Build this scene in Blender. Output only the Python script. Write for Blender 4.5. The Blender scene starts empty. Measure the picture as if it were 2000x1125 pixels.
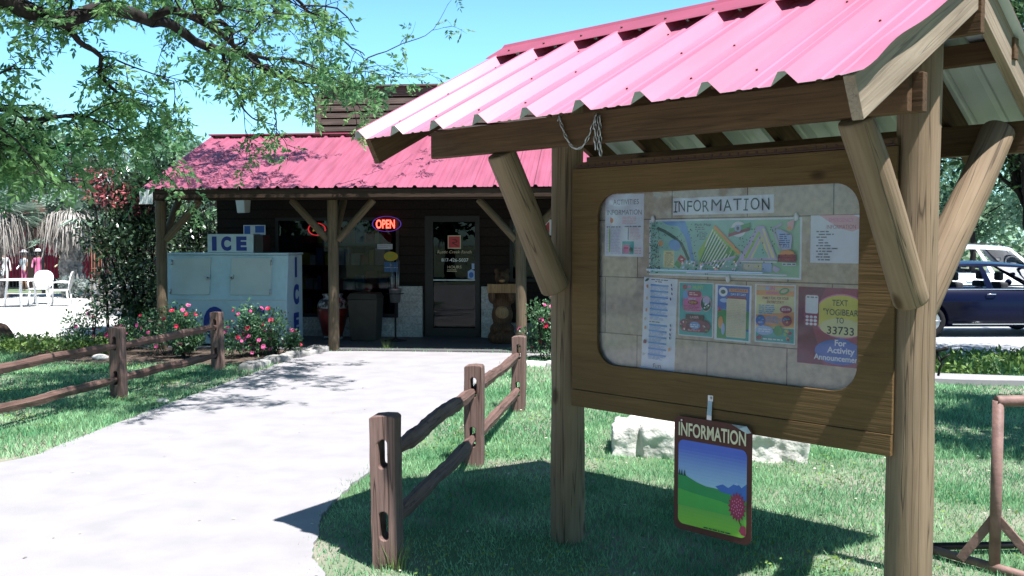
import bpy, bmesh, math, random
import numpy as np
from mathutils import Vector, Matrix, Euler, noise

random.seed(7)
RNG = np.random.default_rng(11)
SC = bpy.context.scene
COL = SC.collection
R = math.radians

# ------------------------------------------------------------------ camera, sky, sun, exposure
CAM_H, FPX = 1.65, 1850.0
PITCH = math.atan(87.5 / FPX)
cam_d = bpy.data.cameras.new('camera')
cam_d.sensor_width = 36.0
cam_d.lens = FPX / 2000.0 * 36.0
cam_d.clip_start, cam_d.clip_end = 0.05, 3000
cam = bpy.data.objects.new('camera', cam_d)
COL.objects.link(cam)
cam.location = (0, 0, CAM_H)
cam.rotation_euler = (math.pi / 2 - PITCH, 0, 0)
SC.camera = cam

SUN_DIR = Vector((0.288, -0.352, 1.0)).normalized()          # towards the sun
W = bpy.data.worlds.new('World')
SC.world = W
W.use_nodes = True
nt = W.node_tree
nt.nodes.clear()
wo = nt.nodes.new('ShaderNodeOutputWorld')
bg = nt.nodes.new('ShaderNodeBackground')
sky = nt.nodes.new('ShaderNodeTexSky')
sky.sky_type = 'NISHITA'
sky.sun_disc = False
sky.sun_elevation = math.asin(SUN_DIR.z)
sky.sun_rotation = math.atan2(SUN_DIR.x, SUN_DIR.y)
sky.air_density, sky.dust_density, sky.ozone_density = 1.0, 0.6, 1.0
tint = nt.nodes.new('ShaderNodeMix')
tint.data_type = 'RGBA'
tint.blend_type = 'MULTIPLY'
tint.inputs[0].default_value = 1.0
tint.inputs[7].default_value = (0.63, 1.01, 1.20, 1)
nt.links.new(sky.outputs[0], tint.inputs[6])
# zenith dimmed to lower the ambient light, low sky kept bright
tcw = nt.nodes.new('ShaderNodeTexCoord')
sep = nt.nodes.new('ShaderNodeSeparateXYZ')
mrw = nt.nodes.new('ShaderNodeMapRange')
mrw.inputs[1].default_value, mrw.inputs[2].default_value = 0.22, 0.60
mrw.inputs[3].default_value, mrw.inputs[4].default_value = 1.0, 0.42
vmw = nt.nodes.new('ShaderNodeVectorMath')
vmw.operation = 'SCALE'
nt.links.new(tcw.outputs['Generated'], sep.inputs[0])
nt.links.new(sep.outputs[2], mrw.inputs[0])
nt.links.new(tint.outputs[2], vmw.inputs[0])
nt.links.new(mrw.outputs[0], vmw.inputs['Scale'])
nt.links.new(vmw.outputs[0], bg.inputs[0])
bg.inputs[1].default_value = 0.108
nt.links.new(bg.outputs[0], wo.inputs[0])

sun_d = bpy.data.lights.new('sun', 'SUN')
sun_d.energy = 4.6
sun_d.angle = R(0.53)
sun_d.color = (1.0, 0.975, 0.95)
sun = bpy.data.objects.new('sun', sun_d)
COL.objects.link(sun)
sun.rotation_euler = SUN_DIR.to_track_quat('Z', 'Y').to_euler()
sun.location = (4, -6, 15)

SC.view_settings.view_transform = 'Standard'
SC.view_settings.look = 'None'
SC.view_settings.gamma = 1.0
SC.view_settings.use_curve_mapping = False
SC.view_settings.exposure = 1.25
SC.cycles.max_bounces = 6
SC.cycles.transparent_max_bounces = 8
SC.cycles.caustics_reflective = False
SC.cycles.caustics_refractive = False


def at(px, py, Y):
    """world point on the sight line of a place in the photo, Y metres ahead"""
    a = (px - 1000) / FPX
    b = (py - 562.5) / FPX
    c, s = math.cos(PITCH), math.sin(PITCH)
    d = Vector((a, c - b * s, -s - b * c))
    return d * (Y / d.y) + Vector((0, 0, CAM_H))


# ------------------------------------------------------------------ materials
MATS = {}


def mat(name, col, rough=0.75, spec=0.3, var=0.22, scale=6.0, stretch=(1, 1, 1), bump=0.15, bscale=None,
        col2=None, metal=0.0, coat=0.0, island=0.0, trans=0.0, detail=6.0, emit=None, estr=0.0, ramp=(0.3, 0.7)):
    if name in MATS:
        return MATS[name]
    m = bpy.data.materials.new(name)
    m.use_nodes = True
    t = m.node_tree
    N, L = t.nodes, t.links
    N.clear()
    out = N.new('ShaderNodeOutputMaterial')
    p = N.new('ShaderNodeBsdfPrincipled')
    p.inputs['Roughness'].default_value = rough
    p.inputs['Specular IOR Level'].default_value = spec
    p.inputs['Metallic'].default_value = metal
    p.inputs['Coat Weight'].default_value = coat
    tc = N.new('ShaderNodeTexCoord')
    mp = N.new('ShaderNodeMapping')
    mp.inputs['Scale'].default_value = stretch
    L.new(tc.outputs['Object'], mp.inputs[0])
    nz = N.new('ShaderNodeTexNoise')
    nz.inputs['Scale'].default_value = scale
    nz.inputs['Detail'].default_value = detail
    L.new(mp.outputs[0], nz.inputs[0])
    cr = N.new('ShaderNodeValToRGB')
    cr.color_ramp.elements[0].position, cr.color_ramp.elements[1].position = ramp
    a = [c * (1 - var) for c in col]
    b = list(col2) if col2 else [min(1, c * (1 + var)) for c in col]
    cr.color_ramp.elements[0].color = (*a, 1)
    cr.color_ramp.elements[1].color = (*b, 1)
    L.new(nz.outputs[0], cr.inputs[0])
    src = cr.outputs[0]
    if island:
        g = N.new('ShaderNodeNewGeometry')
        mr = N.new('ShaderNodeMapRange')
        mr.inputs[3].default_value = 1 - island
        mr.inputs[4].default_value = 1 + island
        L.new(g.outputs['Random Per Island'], mr.inputs[0])
        mx = N.new('ShaderNodeMix')
        mx.data_type = 'RGBA'
        mx.blend_type = 'MULTIPLY'
        mx.inputs[0].default_value = 1
        L.new(src, mx.inputs[6])
        L.new(mr.outputs[0], mx.inputs[7])
        src = mx.outputs[2]
    L.new(src, p.inputs['Base Color'])
    if bump:
        n2 = N.new('ShaderNodeTexNoise')
        n2.inputs['Scale'].default_value = bscale or scale * 4
        n2.inputs['Detail'].default_value = 4
        L.new(mp.outputs[0], n2.inputs[0])
        bp = N.new('ShaderNodeBump')
        bp.inputs['Strength'].default_value = bump
        bp.inputs['Distance'].default_value = 0.01
        L.new(n2.outputs[0], bp.inputs['Height'])
        L.new(bp.outputs[0], p.inputs['Normal'])
    if emit:
        p.inputs['Emission Color'].default_value = (*emit, 1)
        p.inputs['Emission Strength'].default_value = estr
    sh = p.outputs[0]
    if trans:
        tr = N.new('ShaderNodeBsdfTranslucent')
        L.new(src, tr.inputs[0])
        ms = N.new('ShaderNodeMixShader')
        ms.inputs[0].default_value = trans
        L.new(sh, ms.inputs[1])
        L.new(tr.outputs[0], ms.inputs[2])
        sh = ms.outputs[0]
    L.new(sh, out.inputs[0])
    MATS[name] = m
    return m


def glass_mat(name, tintc=(0.9, 0.95, 0.95), ior=1.5, rough=0.0, milky=0.0):
    """clear pane: see-through plus mirror by angle, with an optional faint film painted in for milky reflections"""
    m = bpy.data.materials.new(name)
    m.use_nodes = True
    N, L = m.node_tree.nodes, m.node_tree.links
    N.clear()
    out = N.new('ShaderNodeOutputMaterial')
    tr = N.new('ShaderNodeBsdfTransparent')
    tr.inputs[0].default_value = (*tintc, 1)
    gl = N.new('ShaderNodeBsdfGlossy')
    gl.inputs['Roughness'].default_value = rough
    fr = N.new('ShaderNodeFresnel')
    fr.inputs[0].default_value = ior
    mx = N.new('ShaderNodeMixShader')
    L.new(fr.outputs[0], mx.inputs[0])
    L.new(tr.outputs[0], mx.inputs[1])
    L.new(gl.outputs[0], mx.inputs[2])
    sh = mx.outputs[0]
    if milky:
        df = N.new('ShaderNodeBsdfDiffuse')
        df.inputs[0].default_value = (0.55, 0.6, 0.75, 1)  # pale blue diffuse layer stands in for soft reflections
        tc = N.new('ShaderNodeTexCoord')
        nz = N.new('ShaderNodeTexNoise')
        nz.inputs['Scale'].default_value = 5
        nz.inputs['Detail'].default_value = 8
        nz.inputs['Distortion'].default_value = 1.5
        L.new(tc.outputs['Object'], nz.inputs[0])
        mr = N.new('ShaderNodeMapRange')
        mr.inputs[1].default_value = 0.35
        mr.inputs[2].default_value = 0.75
        mr.inputs[3].default_value = milky * 0.5
        mr.inputs[4].default_value = milky * 1.6
        L.new(nz.outputs[0], mr.inputs[0])
        m2 = N.new('ShaderNodeMixShader')
        L.new(mr.outputs[0], m2.inputs[0])
        L.new(sh, m2.inputs[1])
        L.new(df.outputs[0], m2.inputs[2])
        sh = m2.outputs[0]
    L.new(sh, out.inputs[0])
    MATS[name] = m
    return m


def wood_mat(name, col, dark, rough=0.8, along='x', knots=True, scale=1.0, bump=0.5, crack=0.5):
    """weathered timber: long grain streaks, checks and knots along one local axis"""
    m = bpy.data.materials.new(name)
    m.use_nodes = True
    N, L = m.node_tree.nodes, m.node_tree.links
    N.clear()
    out = N.new('ShaderNodeOutputMaterial')
    p = N.new('ShaderNodeBsdfPrincipled')
    p.inputs['Roughness'].default_value = rough
    p.inputs['Specular IOR Level'].default_value = 0.25
    L.new(p.outputs[0], out.inputs[0])
    tc = N.new('ShaderNodeTexCoord')
    oi = N.new('ShaderNodeObjectInfo')
    ad = N.new('ShaderNodeVectorMath')
    ad.operation = 'ADD'
    sc = N.new('ShaderNodeVectorMath')
    sc.operation = 'SCALE'
    L.new(oi.outputs['Random'], sc.inputs[0])
    sc.inputs[0].default_value = (1, 1, 1)
    cb = N.new('ShaderNodeCombineXYZ')
    for i in range(3):
        L.new(oi.outputs['Random'], cb.inputs[i])
    L.new(cb.outputs[0], sc.inputs[0])
    sc.inputs['Scale'].default_value = 9.0
    L.new(tc.outputs['Object'], ad.inputs[0])
    L.new(sc.outputs[0], ad.inputs[1])

    def nz(sx, s, det=8, dist=0.0):
        mp = N.new('ShaderNodeMapping')
        v = {'x': (sx, 1, 1), 'z': (1, 1, sx)}[along]
        mp.inputs['Scale'].default_value = v
        L.new(ad.outputs[0], mp.inputs[0])
        n = N.new('ShaderNodeTexNoise')
        n.inputs['Scale'].default_value = s * scale
        n.inputs['Detail'].default_value = det
        n.inputs['Distortion'].default_value = dist
        L.new(mp.outputs[0], n.inputs[0])
        return n.outputs[0]
    grain = nz(0.045, 62, 10, 0.5)
    blot = nz(0.5, 3.5, 4)
    chk = nz(0.025, 22, 2, 0.2)
    r1 = N.new('ShaderNodeValToRGB')
    r1.color_ramp.elements[0].position, r1.color_ramp.elements[1].position = 0.36, 0.62
    r1.color_ramp.elements[0].color = (*dark, 1)
    r1.color_ramp.elements[1].color = (*col, 1)
    L.new(grain, r1.inputs[0])
    m1 = N.new('ShaderNodeMix')
    m1.data_type = 'RGBA'
    m1.blend_type = 'MULTIPLY'
    m1.inputs[0].default_value = 1
    mr = N.new('ShaderNodeMapRange')
    mr.inputs[1].default_value, mr.inputs[2].default_value = 0.3, 0.7
    mr.inputs[3].default_value, mr.inputs[4].default_value = 0.80, 1.15
    L.new(blot, mr.inputs[0])
    L.new(r1.outputs[0], m1.inputs[6])
    L.new(mr.outputs[0], m1.inputs[7])
    r2 = N.new('ShaderNodeValToRGB')                      # drying cracks
    r2.color_ramp.elements[0].position, r2.color_ramp.elements[1].position = 0.485, 0.5
    r2.color_ramp.elements[0].color = (1, 1, 1, 1)
    k = 1 - crack
    r2.color_ramp.elements[1].color = (k, k, k, 1)
    e = r2.color_ramp.elements.new(0.515)
    e.color = (1, 1, 1, 1)
    L.new(chk, r2.inputs[0])
    m2 = N.new('ShaderNodeMix')
    m2.data_type = 'RGBA'
    m2.blend_type = 'MULTIPLY'
    m2.inputs[0].default_value = 1
    L.new(m1.outputs[2], m2.inputs[6])
    L.new(r2.outputs[0], m2.inputs[7])
    src = m2.outputs[2]
    if knots:
        vo = N.new('ShaderNodeTexVoronoi')
        vo.inputs['Scale'].default_value = 3.2
        mp = N.new('ShaderNodeMapping')
        mp.inputs['Scale'].default_value = {'x': (0.55, 1, 1), 'z': (1, 1, 0.55)}[along]
        L.new(ad.outputs[0], mp.inputs[0])
        L.new(mp.outputs[0], vo.inputs[0])
        r3 = N.new('ShaderNodeValToRGB')
        r3.color_ramp.elements[0].position, r3.color_ramp.elements[1].position = 0.05, 0.10
        r3.color_ramp.elements[0].color = (0.35, 0.3, 0.25, 1)
        r3.color_ramp.elements[1].color = (1, 1, 1, 1)
        L.new(vo.outputs[0], r3.inputs[0])
        m3 = N.new('ShaderNodeMix')
        m3.data_type = 'RGBA'
        m3.blend_type = 'MULTIPLY'
        m3.inputs[0].default_value = 1
        L.new(src, m3.inputs[6])
        L.new(r3.outputs[0], m3.inputs[7])
        src = m3.outputs[2]
    L.new(src, p.inputs['Base Color'])
    bp = N.new('ShaderNodeBump')
    bp.inputs['Strength'].default_value = bump
    bp.inputs['Distance'].default_value = 0.006
    mm = N.new('ShaderNodeMath')
    mm.operation = 'MULTIPLY'
    L.new(grain, mm.inputs[0])
    L.new(r2.outputs[0], mm.inputs[1])
    L.new(mm.outputs[0], bp.inputs['Height'])
    L.new(bp.outputs[0], p.inputs['Normal'])
    MATS[name] = m
    return m


def brick_mat(name, c1, c2, mortar, w, h, msize=0.008, rough=0.85, bump=0.4, noise_amt=0.25, axis='xz', squash=1.0):
    m = bpy.data.materials.new(name)
    m.use_nodes = True
    N, L = m.node_tree.nodes, m.node_tree.links
    N.clear()
    out = N.new('ShaderNodeOutputMaterial')
    p = N.new('ShaderNodeBsdfPrincipled')
    p.inputs['Roughness'].default_value = rough
    p.inputs['Specular IOR Level'].default_value = 0.2
    L.new(p.outputs[0], out.inputs[0])
    tc = N.new('ShaderNodeTexCoord')
    sp = N.new('ShaderNodeSeparateXYZ')
    cb = N.new('ShaderNodeCombineXYZ')
    L.new(tc.outputs['Object'], sp.inputs[0])
    L.new(sp.outputs[0], cb.inputs[0])
    L.new(sp.outputs[2], cb.inputs[1])
    b = N.new('ShaderNodeTexBrick')
    b.inputs['Color1'].default_value = (*c1, 1)
    b.inputs['Color2'].default_value = (*c2, 1)
    b.inputs['Mortar'].default_value = (*mortar, 1)
    b.inputs['Scale'].default_value = 1
    b.inputs['Brick Width'].default_value = w
    b.inputs['Row Height'].default_value = h
    b.inputs['Mortar Size'].default_value = msize
    b.inputs['Mortar Smooth'].default_value = 0.2
    L.new(cb.outputs[0], b.inputs[0])
    n = N.new('ShaderNodeTexNoise')
    n.inputs['Scale'].default_value = 30
    n.inputs['Detail'].default_value = 8
    L.new(tc.outputs['Object'], n.inputs[0])
    mr = N.new('ShaderNodeMapRange')
    mr.inputs[1].default_value, mr.inputs[2].default_value = 0.3, 0.7
    mr.inputs[3].default_value, mr.inputs[4].default_value = 1 - noise_amt, 1 + noise_amt
    L.new(n.outputs[0], mr.inputs[0])
    mx = N.new('ShaderNodeMix')
    mx.data_type = 'RGBA'
    mx.blend_type = 'MULTIPLY'
    mx.inputs[0].default_value = 1
    L.new(b.outputs[0], mx.inputs[6])
    L.new(mr.outputs[0], mx.inputs[7])
    L.new(mx.outputs[2], p.inputs['Base Color'])
    bp = N.new('ShaderNodeBump')
    bp.inputs['Strength'].default_value = bump
    bp.inputs['Distance'].default_value = 0.01
    bp.invert = True
    L.new(b.outputs['Fac'], bp.inputs['Height'])
    L.new(bp.outputs[0], p.inputs['Normal'])
    MATS[name] = m
    return m


# timber
wood_mat('log_wood', (0.228, 0.168, 0.112), (0.188, 0.134, 0.086), bump=0.5, crack=0.65)
wood_mat('beam_wood', (0.108, 0.063, 0.033), (0.08, 0.045, 0.023), crack=0.3)
wood_mat('panel_wood', (0.132, 0.081, 0.034), (0.112, 0.067, 0.027), crack=0.2, bump=0.8)
wood_mat('barge_wood', (0.30, 0.245, 0.185), (0.235, 0.185, 0.135), crack=0.4)
wood_mat('fence_wood', (0.18, 0.108, 0.09), (0.115, 0.066, 0.055), crack=0.6, bump=0.7)
wood_mat('dark_wood', (0.05, 0.03, 0.02), (0.028, 0.017, 0.012), crack=0.3, knots=False)
wood_mat('porch_post_wood', (0.15, 0.112, 0.075), (0.10, 0.072, 0.045), crack=0.5)
wood_mat('slat_wood', (0.17, 0.135, 0.115), (0.10, 0.077, 0.066), crack=0.4)
wood_mat('carved_wood', (0.10, 0.055, 0.03), (0.05, 0.026, 0.014), along='z', crack=0.5, bump=0.9)
wood_mat('pale_carved_wood', (0.30, 0.19, 0.10), (0.2, 0.12, 0.06), along='z', crack=0.4)
mat('bark', (0.032, 0.026, 0.026), 0.9, 0.15, 0.5, 9, (1, 1, 0.3), 0.9, 25)
mat('pale_twig', (0.16, 0.13, 0.11), 0.9, 0.15, 0.3, 9, (1, 1, 0.3), 0.3)
# metal
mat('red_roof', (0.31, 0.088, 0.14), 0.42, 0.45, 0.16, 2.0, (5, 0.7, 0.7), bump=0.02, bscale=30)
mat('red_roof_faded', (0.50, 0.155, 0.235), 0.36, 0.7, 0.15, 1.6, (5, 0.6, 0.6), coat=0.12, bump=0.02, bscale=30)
mat('red_cap', (0.30, 0.072, 0.115), 0.45, 0.4, 0.1, 3, bump=0.03)
mat('galvanised', (0.50, 0.56, 0.58), 0.45, 0.4, 0.12, 4, bump=0.03)
mat('screw_dark', (0.06, 0.03, 0.03), 0.6, 0.3, 0.1, 30, bump=0)
mat('steel', (0.42, 0.43, 0.45), 0.35, 0.5, 0.15, 20, metal=0.85, bump=0.1)
mat('black_iron', (0.012, 0.012, 0.014), 0.5, 0.4, 0.2, 20, bump=0.1)
mat('rust_pipe', (0.20, 0.115, 0.10), 0.6, 0.35, 0.3, 9, bump=0.25, bscale=60, col2=(0.28, 0.17, 0.15))
mat('rust_orange', (0.26, 0.11, 0.07), 0.8, 0.2, 0.4, 9, bump=0.3)
mat('white_metal', (0.62, 0.66, 0.68), 0.5, 0.35, 0.06, 3, bump=0.02)
# setting
mat('glass_frame', (0.010, 0.009, 0.010), 0.5, 0.4, 0.2, 10, bump=0.05)
glass_mat('window_glass', (0.6, 0.66, 0.70), 1.32)
glass_mat('case_glass', (0.97, 0.98, 1.0), 1.35, 0.03, milky=0.055)
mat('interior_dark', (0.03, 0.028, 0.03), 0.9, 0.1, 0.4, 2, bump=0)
brick_mat('tile_board', (0.56, 0.46, 0.34), (0.51, 0.415, 0.305), (0.17, 0.12, 0.085), 0.42, 0.295, 0.003, bump=0.15, noise_amt=0.22)
brick_mat('stone_wall', (0.50, 0.49, 0.48), (0.36, 0.34, 0.33), (0.42, 0.42, 0.42), 0.26, 0.13, 0.012, bump=0.8, noise_amt=0.3)
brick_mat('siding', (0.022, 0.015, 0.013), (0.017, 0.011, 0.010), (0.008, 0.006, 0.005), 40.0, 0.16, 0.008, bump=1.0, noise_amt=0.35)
brick_mat('block_wall', (0.40, 0.36, 0.32), (0.35, 0.31, 0.28), (0.30, 0.28, 0.26), 0.4, 0.2, 0.01)
mat('white_plastic', (0.8, 0.8, 0.8), 0.35, 0.4, 0.03, 3, bump=0)
mat('limestone', (0.60, 0.575, 0.54), 0.9, 0.15, 0.3, 7, bump=1.0, bscale=30)
mat('flat_stone', (0.30, 0.29, 0.28), 0.9, 0.15, 0.4, 4, bump=0.6, bscale=20)
mat('brown_rock', (0.12, 0.075, 0.06), 0.9, 0.15, 0.4, 5, bump=0.6, bscale=20)
mat('red_cloth', (0.55, 0.03, 0.08), 0.8, 0.2, 0.2, 4)
mat('plain_black', (0.012, 0.012, 0.013), 0.6, 0.3, 0.1, 10, bump=0)
mat('ink_black', (0.02, 0.02, 0.025), 0.6, 0.3, 0.0, 10, bump=0)


# ------------------------------------------------------------------ mesh helpers
class MB:
    def __init__(s):
        s.v, s.f, s.m = [], [], []
        s.sm = []

    def add(s, vs, fs, mi=0, smooth=False):
        b = len(s.v)
        s.v += [tuple(x) for x in vs]
        for f in fs:
            s.f.append(tuple(i + b for i in f))
            s.m.append(mi)
            s.sm.append(smooth)

    def box(s, x0, y0, z0, x1, y1, z1, mi=0, M=None):
        vs = [Vector(p) for p in ((x0, y0, z0), (x1, y0, z0), (x1, y1, z0), (x0, y1, z0),
                                  (x0, y0, z1), (x1, y0, z1), (x1, y1, z1), (x0, y1, z1))]
        if M:
            vs = [M @ v for v in vs]
        s.add(vs, [(3, 2, 1, 0), (4, 5, 6, 7), (0, 1, 5, 4), (1, 2, 6, 5), (2, 3, 7, 6), (3, 0, 4, 7)], mi)

    def tube(s, pts, rad, n=8, mi=0, caps=True, smooth=True):
        pts = [Vector(p) for p in pts]
        if not hasattr(rad, '__len__'):
            rad = [rad] * len(pts)
        vs, fs = [], []
        ref = Vector((0, 0, 1))
        t0 = (pts[-1] - pts[0])
        if t0.length < 1e-6 or abs(t0.normalized().z) > 0.9:
            ref = Vector((1, 0, 0))
        for i, p in enumerate(pts):
            t = (pts[min(i + 1, len(pts) - 1)] - pts[max(i - 1, 0)])
            t = t.normalized() if t.length > 1e-7 else Vector((0, 0, 1))
            a = t.cross(ref)
            if a.length < 1e-4:
                a = t.cross(Vector((0, 1, 0)))
            a.normalize()
            b = t.cross(a)
            for k in range(n):
                w = 2 * math.pi * k / n
                vs.append(p + (a * math.cos(w) + b * math.sin(w)) * rad[i])
        for i in range(len(pts) - 1):
            for k in range(n):
                k2 = (k + 1) % n
                fs.append((i * n + k, (i + 1) * n + k, (i + 1) * n + k2, i * n + k2))
        s.add(vs, fs, mi, smooth)
        if caps:
            b = len(s.v) - len(vs)
            s.f.append(tuple(b + k for k in range(n)))
            s.f.append(tuple(b + (len(pts) - 1) * n + k for k in reversed(range(n))))
            s.m += [mi, mi]
            s.sm += [False, False]

    def lathe(s, prof, n=24, c=(0, 0, 0), mi=0, smooth=True):
        vs, fs = [], []
        for r, z in prof:
            for k in range(n):
                w = 2 * math.pi * k / n
                vs.append((c[0] + r * math.cos(w), c[1] + r * math.sin(w), c[2] + z))
        for i in range(len(prof) - 1):
            for k in range(n):
                k2 = (k + 1) % n
                fs.append((i * n + k, i * n + k2, (i + 1) * n + k2, (i + 1) * n + k))
        fs.append(tuple(reversed(range(n))))
        fs.append(tuple((len(prof) - 1) * n + k for k in range(n)))
        s.add(vs, fs, mi, smooth)

    def ball(s, c, r, mi=0, nu=12, nv=8):
        rx, ry, rz = r if hasattr(r, '__len__') else (r, r, r)
        vs, fs = [], []
        for j in range(nv + 1):
            ph = math.pi * j / nv
            for i in range(nu):
                th = 2 * math.pi * i / nu
                vs.append((c[0] + rx * math.sin(ph) * math.cos(th), c[1] + ry * math.sin(ph) * math.sin(th), c[2] + rz * math.cos(ph)))
        for j in range(nv):
            for i in range(nu):
                i2 = (i + 1) % nu
                fs.append((j * nu + i, (j + 1) * nu + i, (j + 1) * nu + i2, j * nu + i2))
        s.add(vs, fs, mi, True)

    def torus(s, M, R1, r, n=16, k=6, mi=0, sx=1.0, sy=1.0):
        vs, fs = [], []
        for i in range(n):
            a = 2 * math.pi * i / n
            for j in range(k):
                b = 2 * math.pi * j / k
                q = R1 + r * math.cos(b)
                vs.append(M @ Vector((q * math.cos(a) * sx, q * math.sin(a) * sy, r * math.sin(b))))
        for i in range(n):
            for j in range(k):
                fs.append((i * k + j, ((i + 1) % n) * k + j, ((i + 1) % n) * k + (j + 1) % k, i * k + (j + 1) % k))
        s.add(vs, fs, mi, True)

    def build(s, name, mats, parent=None, M=None, bevel=0):
        me = bpy.data.meshes.new(name)
        me.from_pydata(s.v, [], s.f)
        if not isinstance(mats, (list, tuple)):
            mats = [mats]
        for m in mats:
            me.materials.append(MATS[m] if isinstance(m, str) else m)
        me.polygons.foreach_set('material_index', s.m)
        me.polygons.foreach_set('use_smooth', s.sm)
        me.update()
        return link(name, me, parent, M, bevel)


def link(name, me, parent=None, M=None, bevel=0):
    o = bpy.data.objects.new(name, me)
    COL.objects.link(o)
    if parent is not None:
        o.parent = parent
    if M is not None:
        o.matrix_local = M
    if bevel:
        b = o.modifiers.new('bevel', 'BEVEL')
        b.width = bevel
        b.segments = 2
        b.limit_method = 'ANGLE'
    return o


def npmesh(name, V, F, mats, parent=None, mi=None, smooth=False):
    V = np.asarray(V, np.float32)
    F = np.asarray(F, np.int32)
    k = F.shape[1]
    me = bpy.data.meshes.new(name)
    me.vertices.add(len(V))
    me.vertices.foreach_set('co', V.ravel())
    me.loops.add(F.size)
    me.loops.foreach_set('vertex_index', F.ravel())
    me.polygons.add(len(F))
    me.polygons.foreach_set('loop_start', np.arange(0, F.size, k, dtype=np.int32))
    if not isinstance(mats, (list, tuple)):
        mats = [mats]
    for m in mats:
        me.materials.append(MATS[m])
    if mi is not None:
        me.polygons.foreach_set('material_index', np.asarray(mi, np.int32))
    if smooth:
        me.polygons.foreach_set('use_smooth', np.ones(len(F), bool))
    me.update(calc_edges=True)
    return link(name, me, parent)


def tag(o, label=None, cat=None, group=None, kind=None):
    if label:
        o['label'] = label
    if cat:
        o['category'] = cat
    if group:
        o['group'] = group
    if kind:
        o['kind'] = kind
    return o


def thing(name, label, cat, loc=(0, 0, 0), rotz=0.0, group=None):
    o = bpy.data.objects.new(name, None)
    o.empty_display_size = 0.2
    COL.objects.link(o)
    o.location = loc
    o.rotation_euler = (0, 0, rotz)
    return tag(o, label, cat, group)


def dup(root, loc=None, rotz=None, label=None, scale=None):
    r = root.copy()
    COL.objects.link(r)
    if loc is not None:
        r.location = loc
    if rotz is not None:
        r.rotation_euler = (0, 0, rotz)
    if scale:
        r.scale = (scale,) * 3
    if label:
        r['label'] = label
    for ch in list(root.children):
        c = ch.copy()
        COL.objects.link(c)
        c.parent = r
        for g in list(ch.children):
            d = g.copy()
            COL.objects.link(d)
            d.parent = c
    return r


def axis_M(p0, p1, up=(0, 0, 1)):
    """local x runs from p0 to p1"""
    p0, p1 = Vector(p0), Vector(p1)
    x = (p1 - p0).normalized()
    u = Vector(up)
    if abs(x.dot(u)) > 0.98:
        u = Vector((0, 1, 0))
    y = u.cross(x).normalized()
    z = x.cross(y)
    M = Matrix((x, y, z)).transposed().to_4x4()
    M.translation = p0
    return M, (p1 - p0).length


def beam(name, p0, p1, w, h, m, parent=None, up=(0, 0, 1), bevel=0.003, ztop=False):
    """a sawn board; w across (local y), h along local z, centred"""
    M, L = axis_M(p0, p1, up)
    b = MB()
    b.box(0, -w / 2, -h / 2, L, w / 2, h / 2)
    return b.build(name, m, parent, M, bevel)


def log(name, p0, p1, r0, r1, m, parent=None, n=20, rings=16, lump=0.035, seed=0):
    M, L = axis_M(p0, p1)
    vs, fs = [], []
    for i in range(rings + 1):
        t = i / rings
        for k in range(n):
            a = 2 * math.pi * k / n
            r = r0 + (r1 - r0) * t
            r *= 1 + lump * noise.noise(Vector((t * L * 2.2, math.cos(a) * 1.3 + seed * 7.1, math.sin(a) * 1.3)))
            r *= 1 + 0.4 * lump * noise.noise(Vector((t * L * 9, math.cos(a) * 3 + seed, math.sin(a) * 3)))
            if i in (0, rings):
                r *= 0.93
            wob = 0.006 * math.sin(t * 5 + seed)
            xx = t * L
            if i == 1:
                xx = 0.012
            if i == rings - 1:
                xx = L - 0.012
            vs.append((xx, r * math.cos(a) + wob, r * math.sin(a)))
    for i in range(rings):
        for k in range(n):
            k2 = (k + 1) % n
            fs.append((i * n + k, i * n + k2, (i + 1) * n + k2, (i + 1) * n + k))
    b = MB()
    b.add(vs, fs, 0, True)
    b.f += [tuple(reversed(range(n))), tuple(rings * n + k for k in range(n))]
    b.m += [0, 0]
    b.sm += [False, False]
    return b.build(name, m, parent, M)


def plate(outer, holes=(), y0=0.0, y1=0.02):
    """extrude a polygon with holes lying in local x/z from y0 (front, -y) back to y1; returns MB"""
    bm = bmesh.new()
    loops = []
    for lp in [outer] + list(holes):
        vs = [bm.verts.new((x, 0, z)) for x, z in lp]
        es = [bm.edges.new((vs[i], vs[(i + 1) % len(vs)])) for i in range(len(vs))]
        loops.append((vs, es))
    alle = [e for _, es in loops for e in es]
    bmesh.ops.triangle_fill(bm, edges=alle, use_beauty=True, use_dissolve=False)
    bm.verts.index_update()
    V = [v.co.copy() for v in bm.verts]
    F = [[v.index for v in f.verts] for f in bm.faces]
    nrm = {}
    out = MB()
    n = len(V)
    vs = [(v.x, y0, v.z) for v in V] + [(v.x, y1, v.z) for v in V]
    fs = []
    for f in F:
        a, b, c = V[f[0]], V[f[1]], V[f[2]]
        flip = (b - a).cross(c - a).y > 0
        ff = list(reversed(f)) if flip else list(f)
        fs.append(tuple(ff))
        fs.append(tuple(i + n for i in reversed(ff)))
    base = 0
    for li, (lv, _) in enumerate(loops):
        k = len(lv)
        pts = [(v.co.x, v.co.z) for v in lv]
        area = sum(pts[i][0] * pts[(i + 1) % k][1] - pts[(i + 1) % k][0] * pts[i][1] for i in range(k))
        ccw = area > 0
        if li > 0:
            ccw = not ccw
        ids = [v.index for v in lv]
        for i in range(k):
            a, b = ids[i], ids[(i + 1) % k]
            fs.append((b, a, a + n, b + n) if ccw else (a, b, b + n, a + n))
    bm.free()
    out.add(vs, fs)
    return out


def rrect(x0, z0, x1, z1, r, n=8):
    pts = []
    for cx, cz, a0 in ((x1 - r, z0 + r, -90), (x1 - r, z1 - r, 0), (x0 + r, z1 - r, 90), (x0 + r, z0 + r, 180)):
        for i in range(n + 1):
            a = R(a0 + 90 * i / n)
            pts.append((cx + r * math.cos(a), cz + r * math.sin(a)))
    return pts


def rect(x0, z0, x1, z1):
    return [(x0, z0), (x1, z0), (x1, z1), (x0, z1)]


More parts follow.
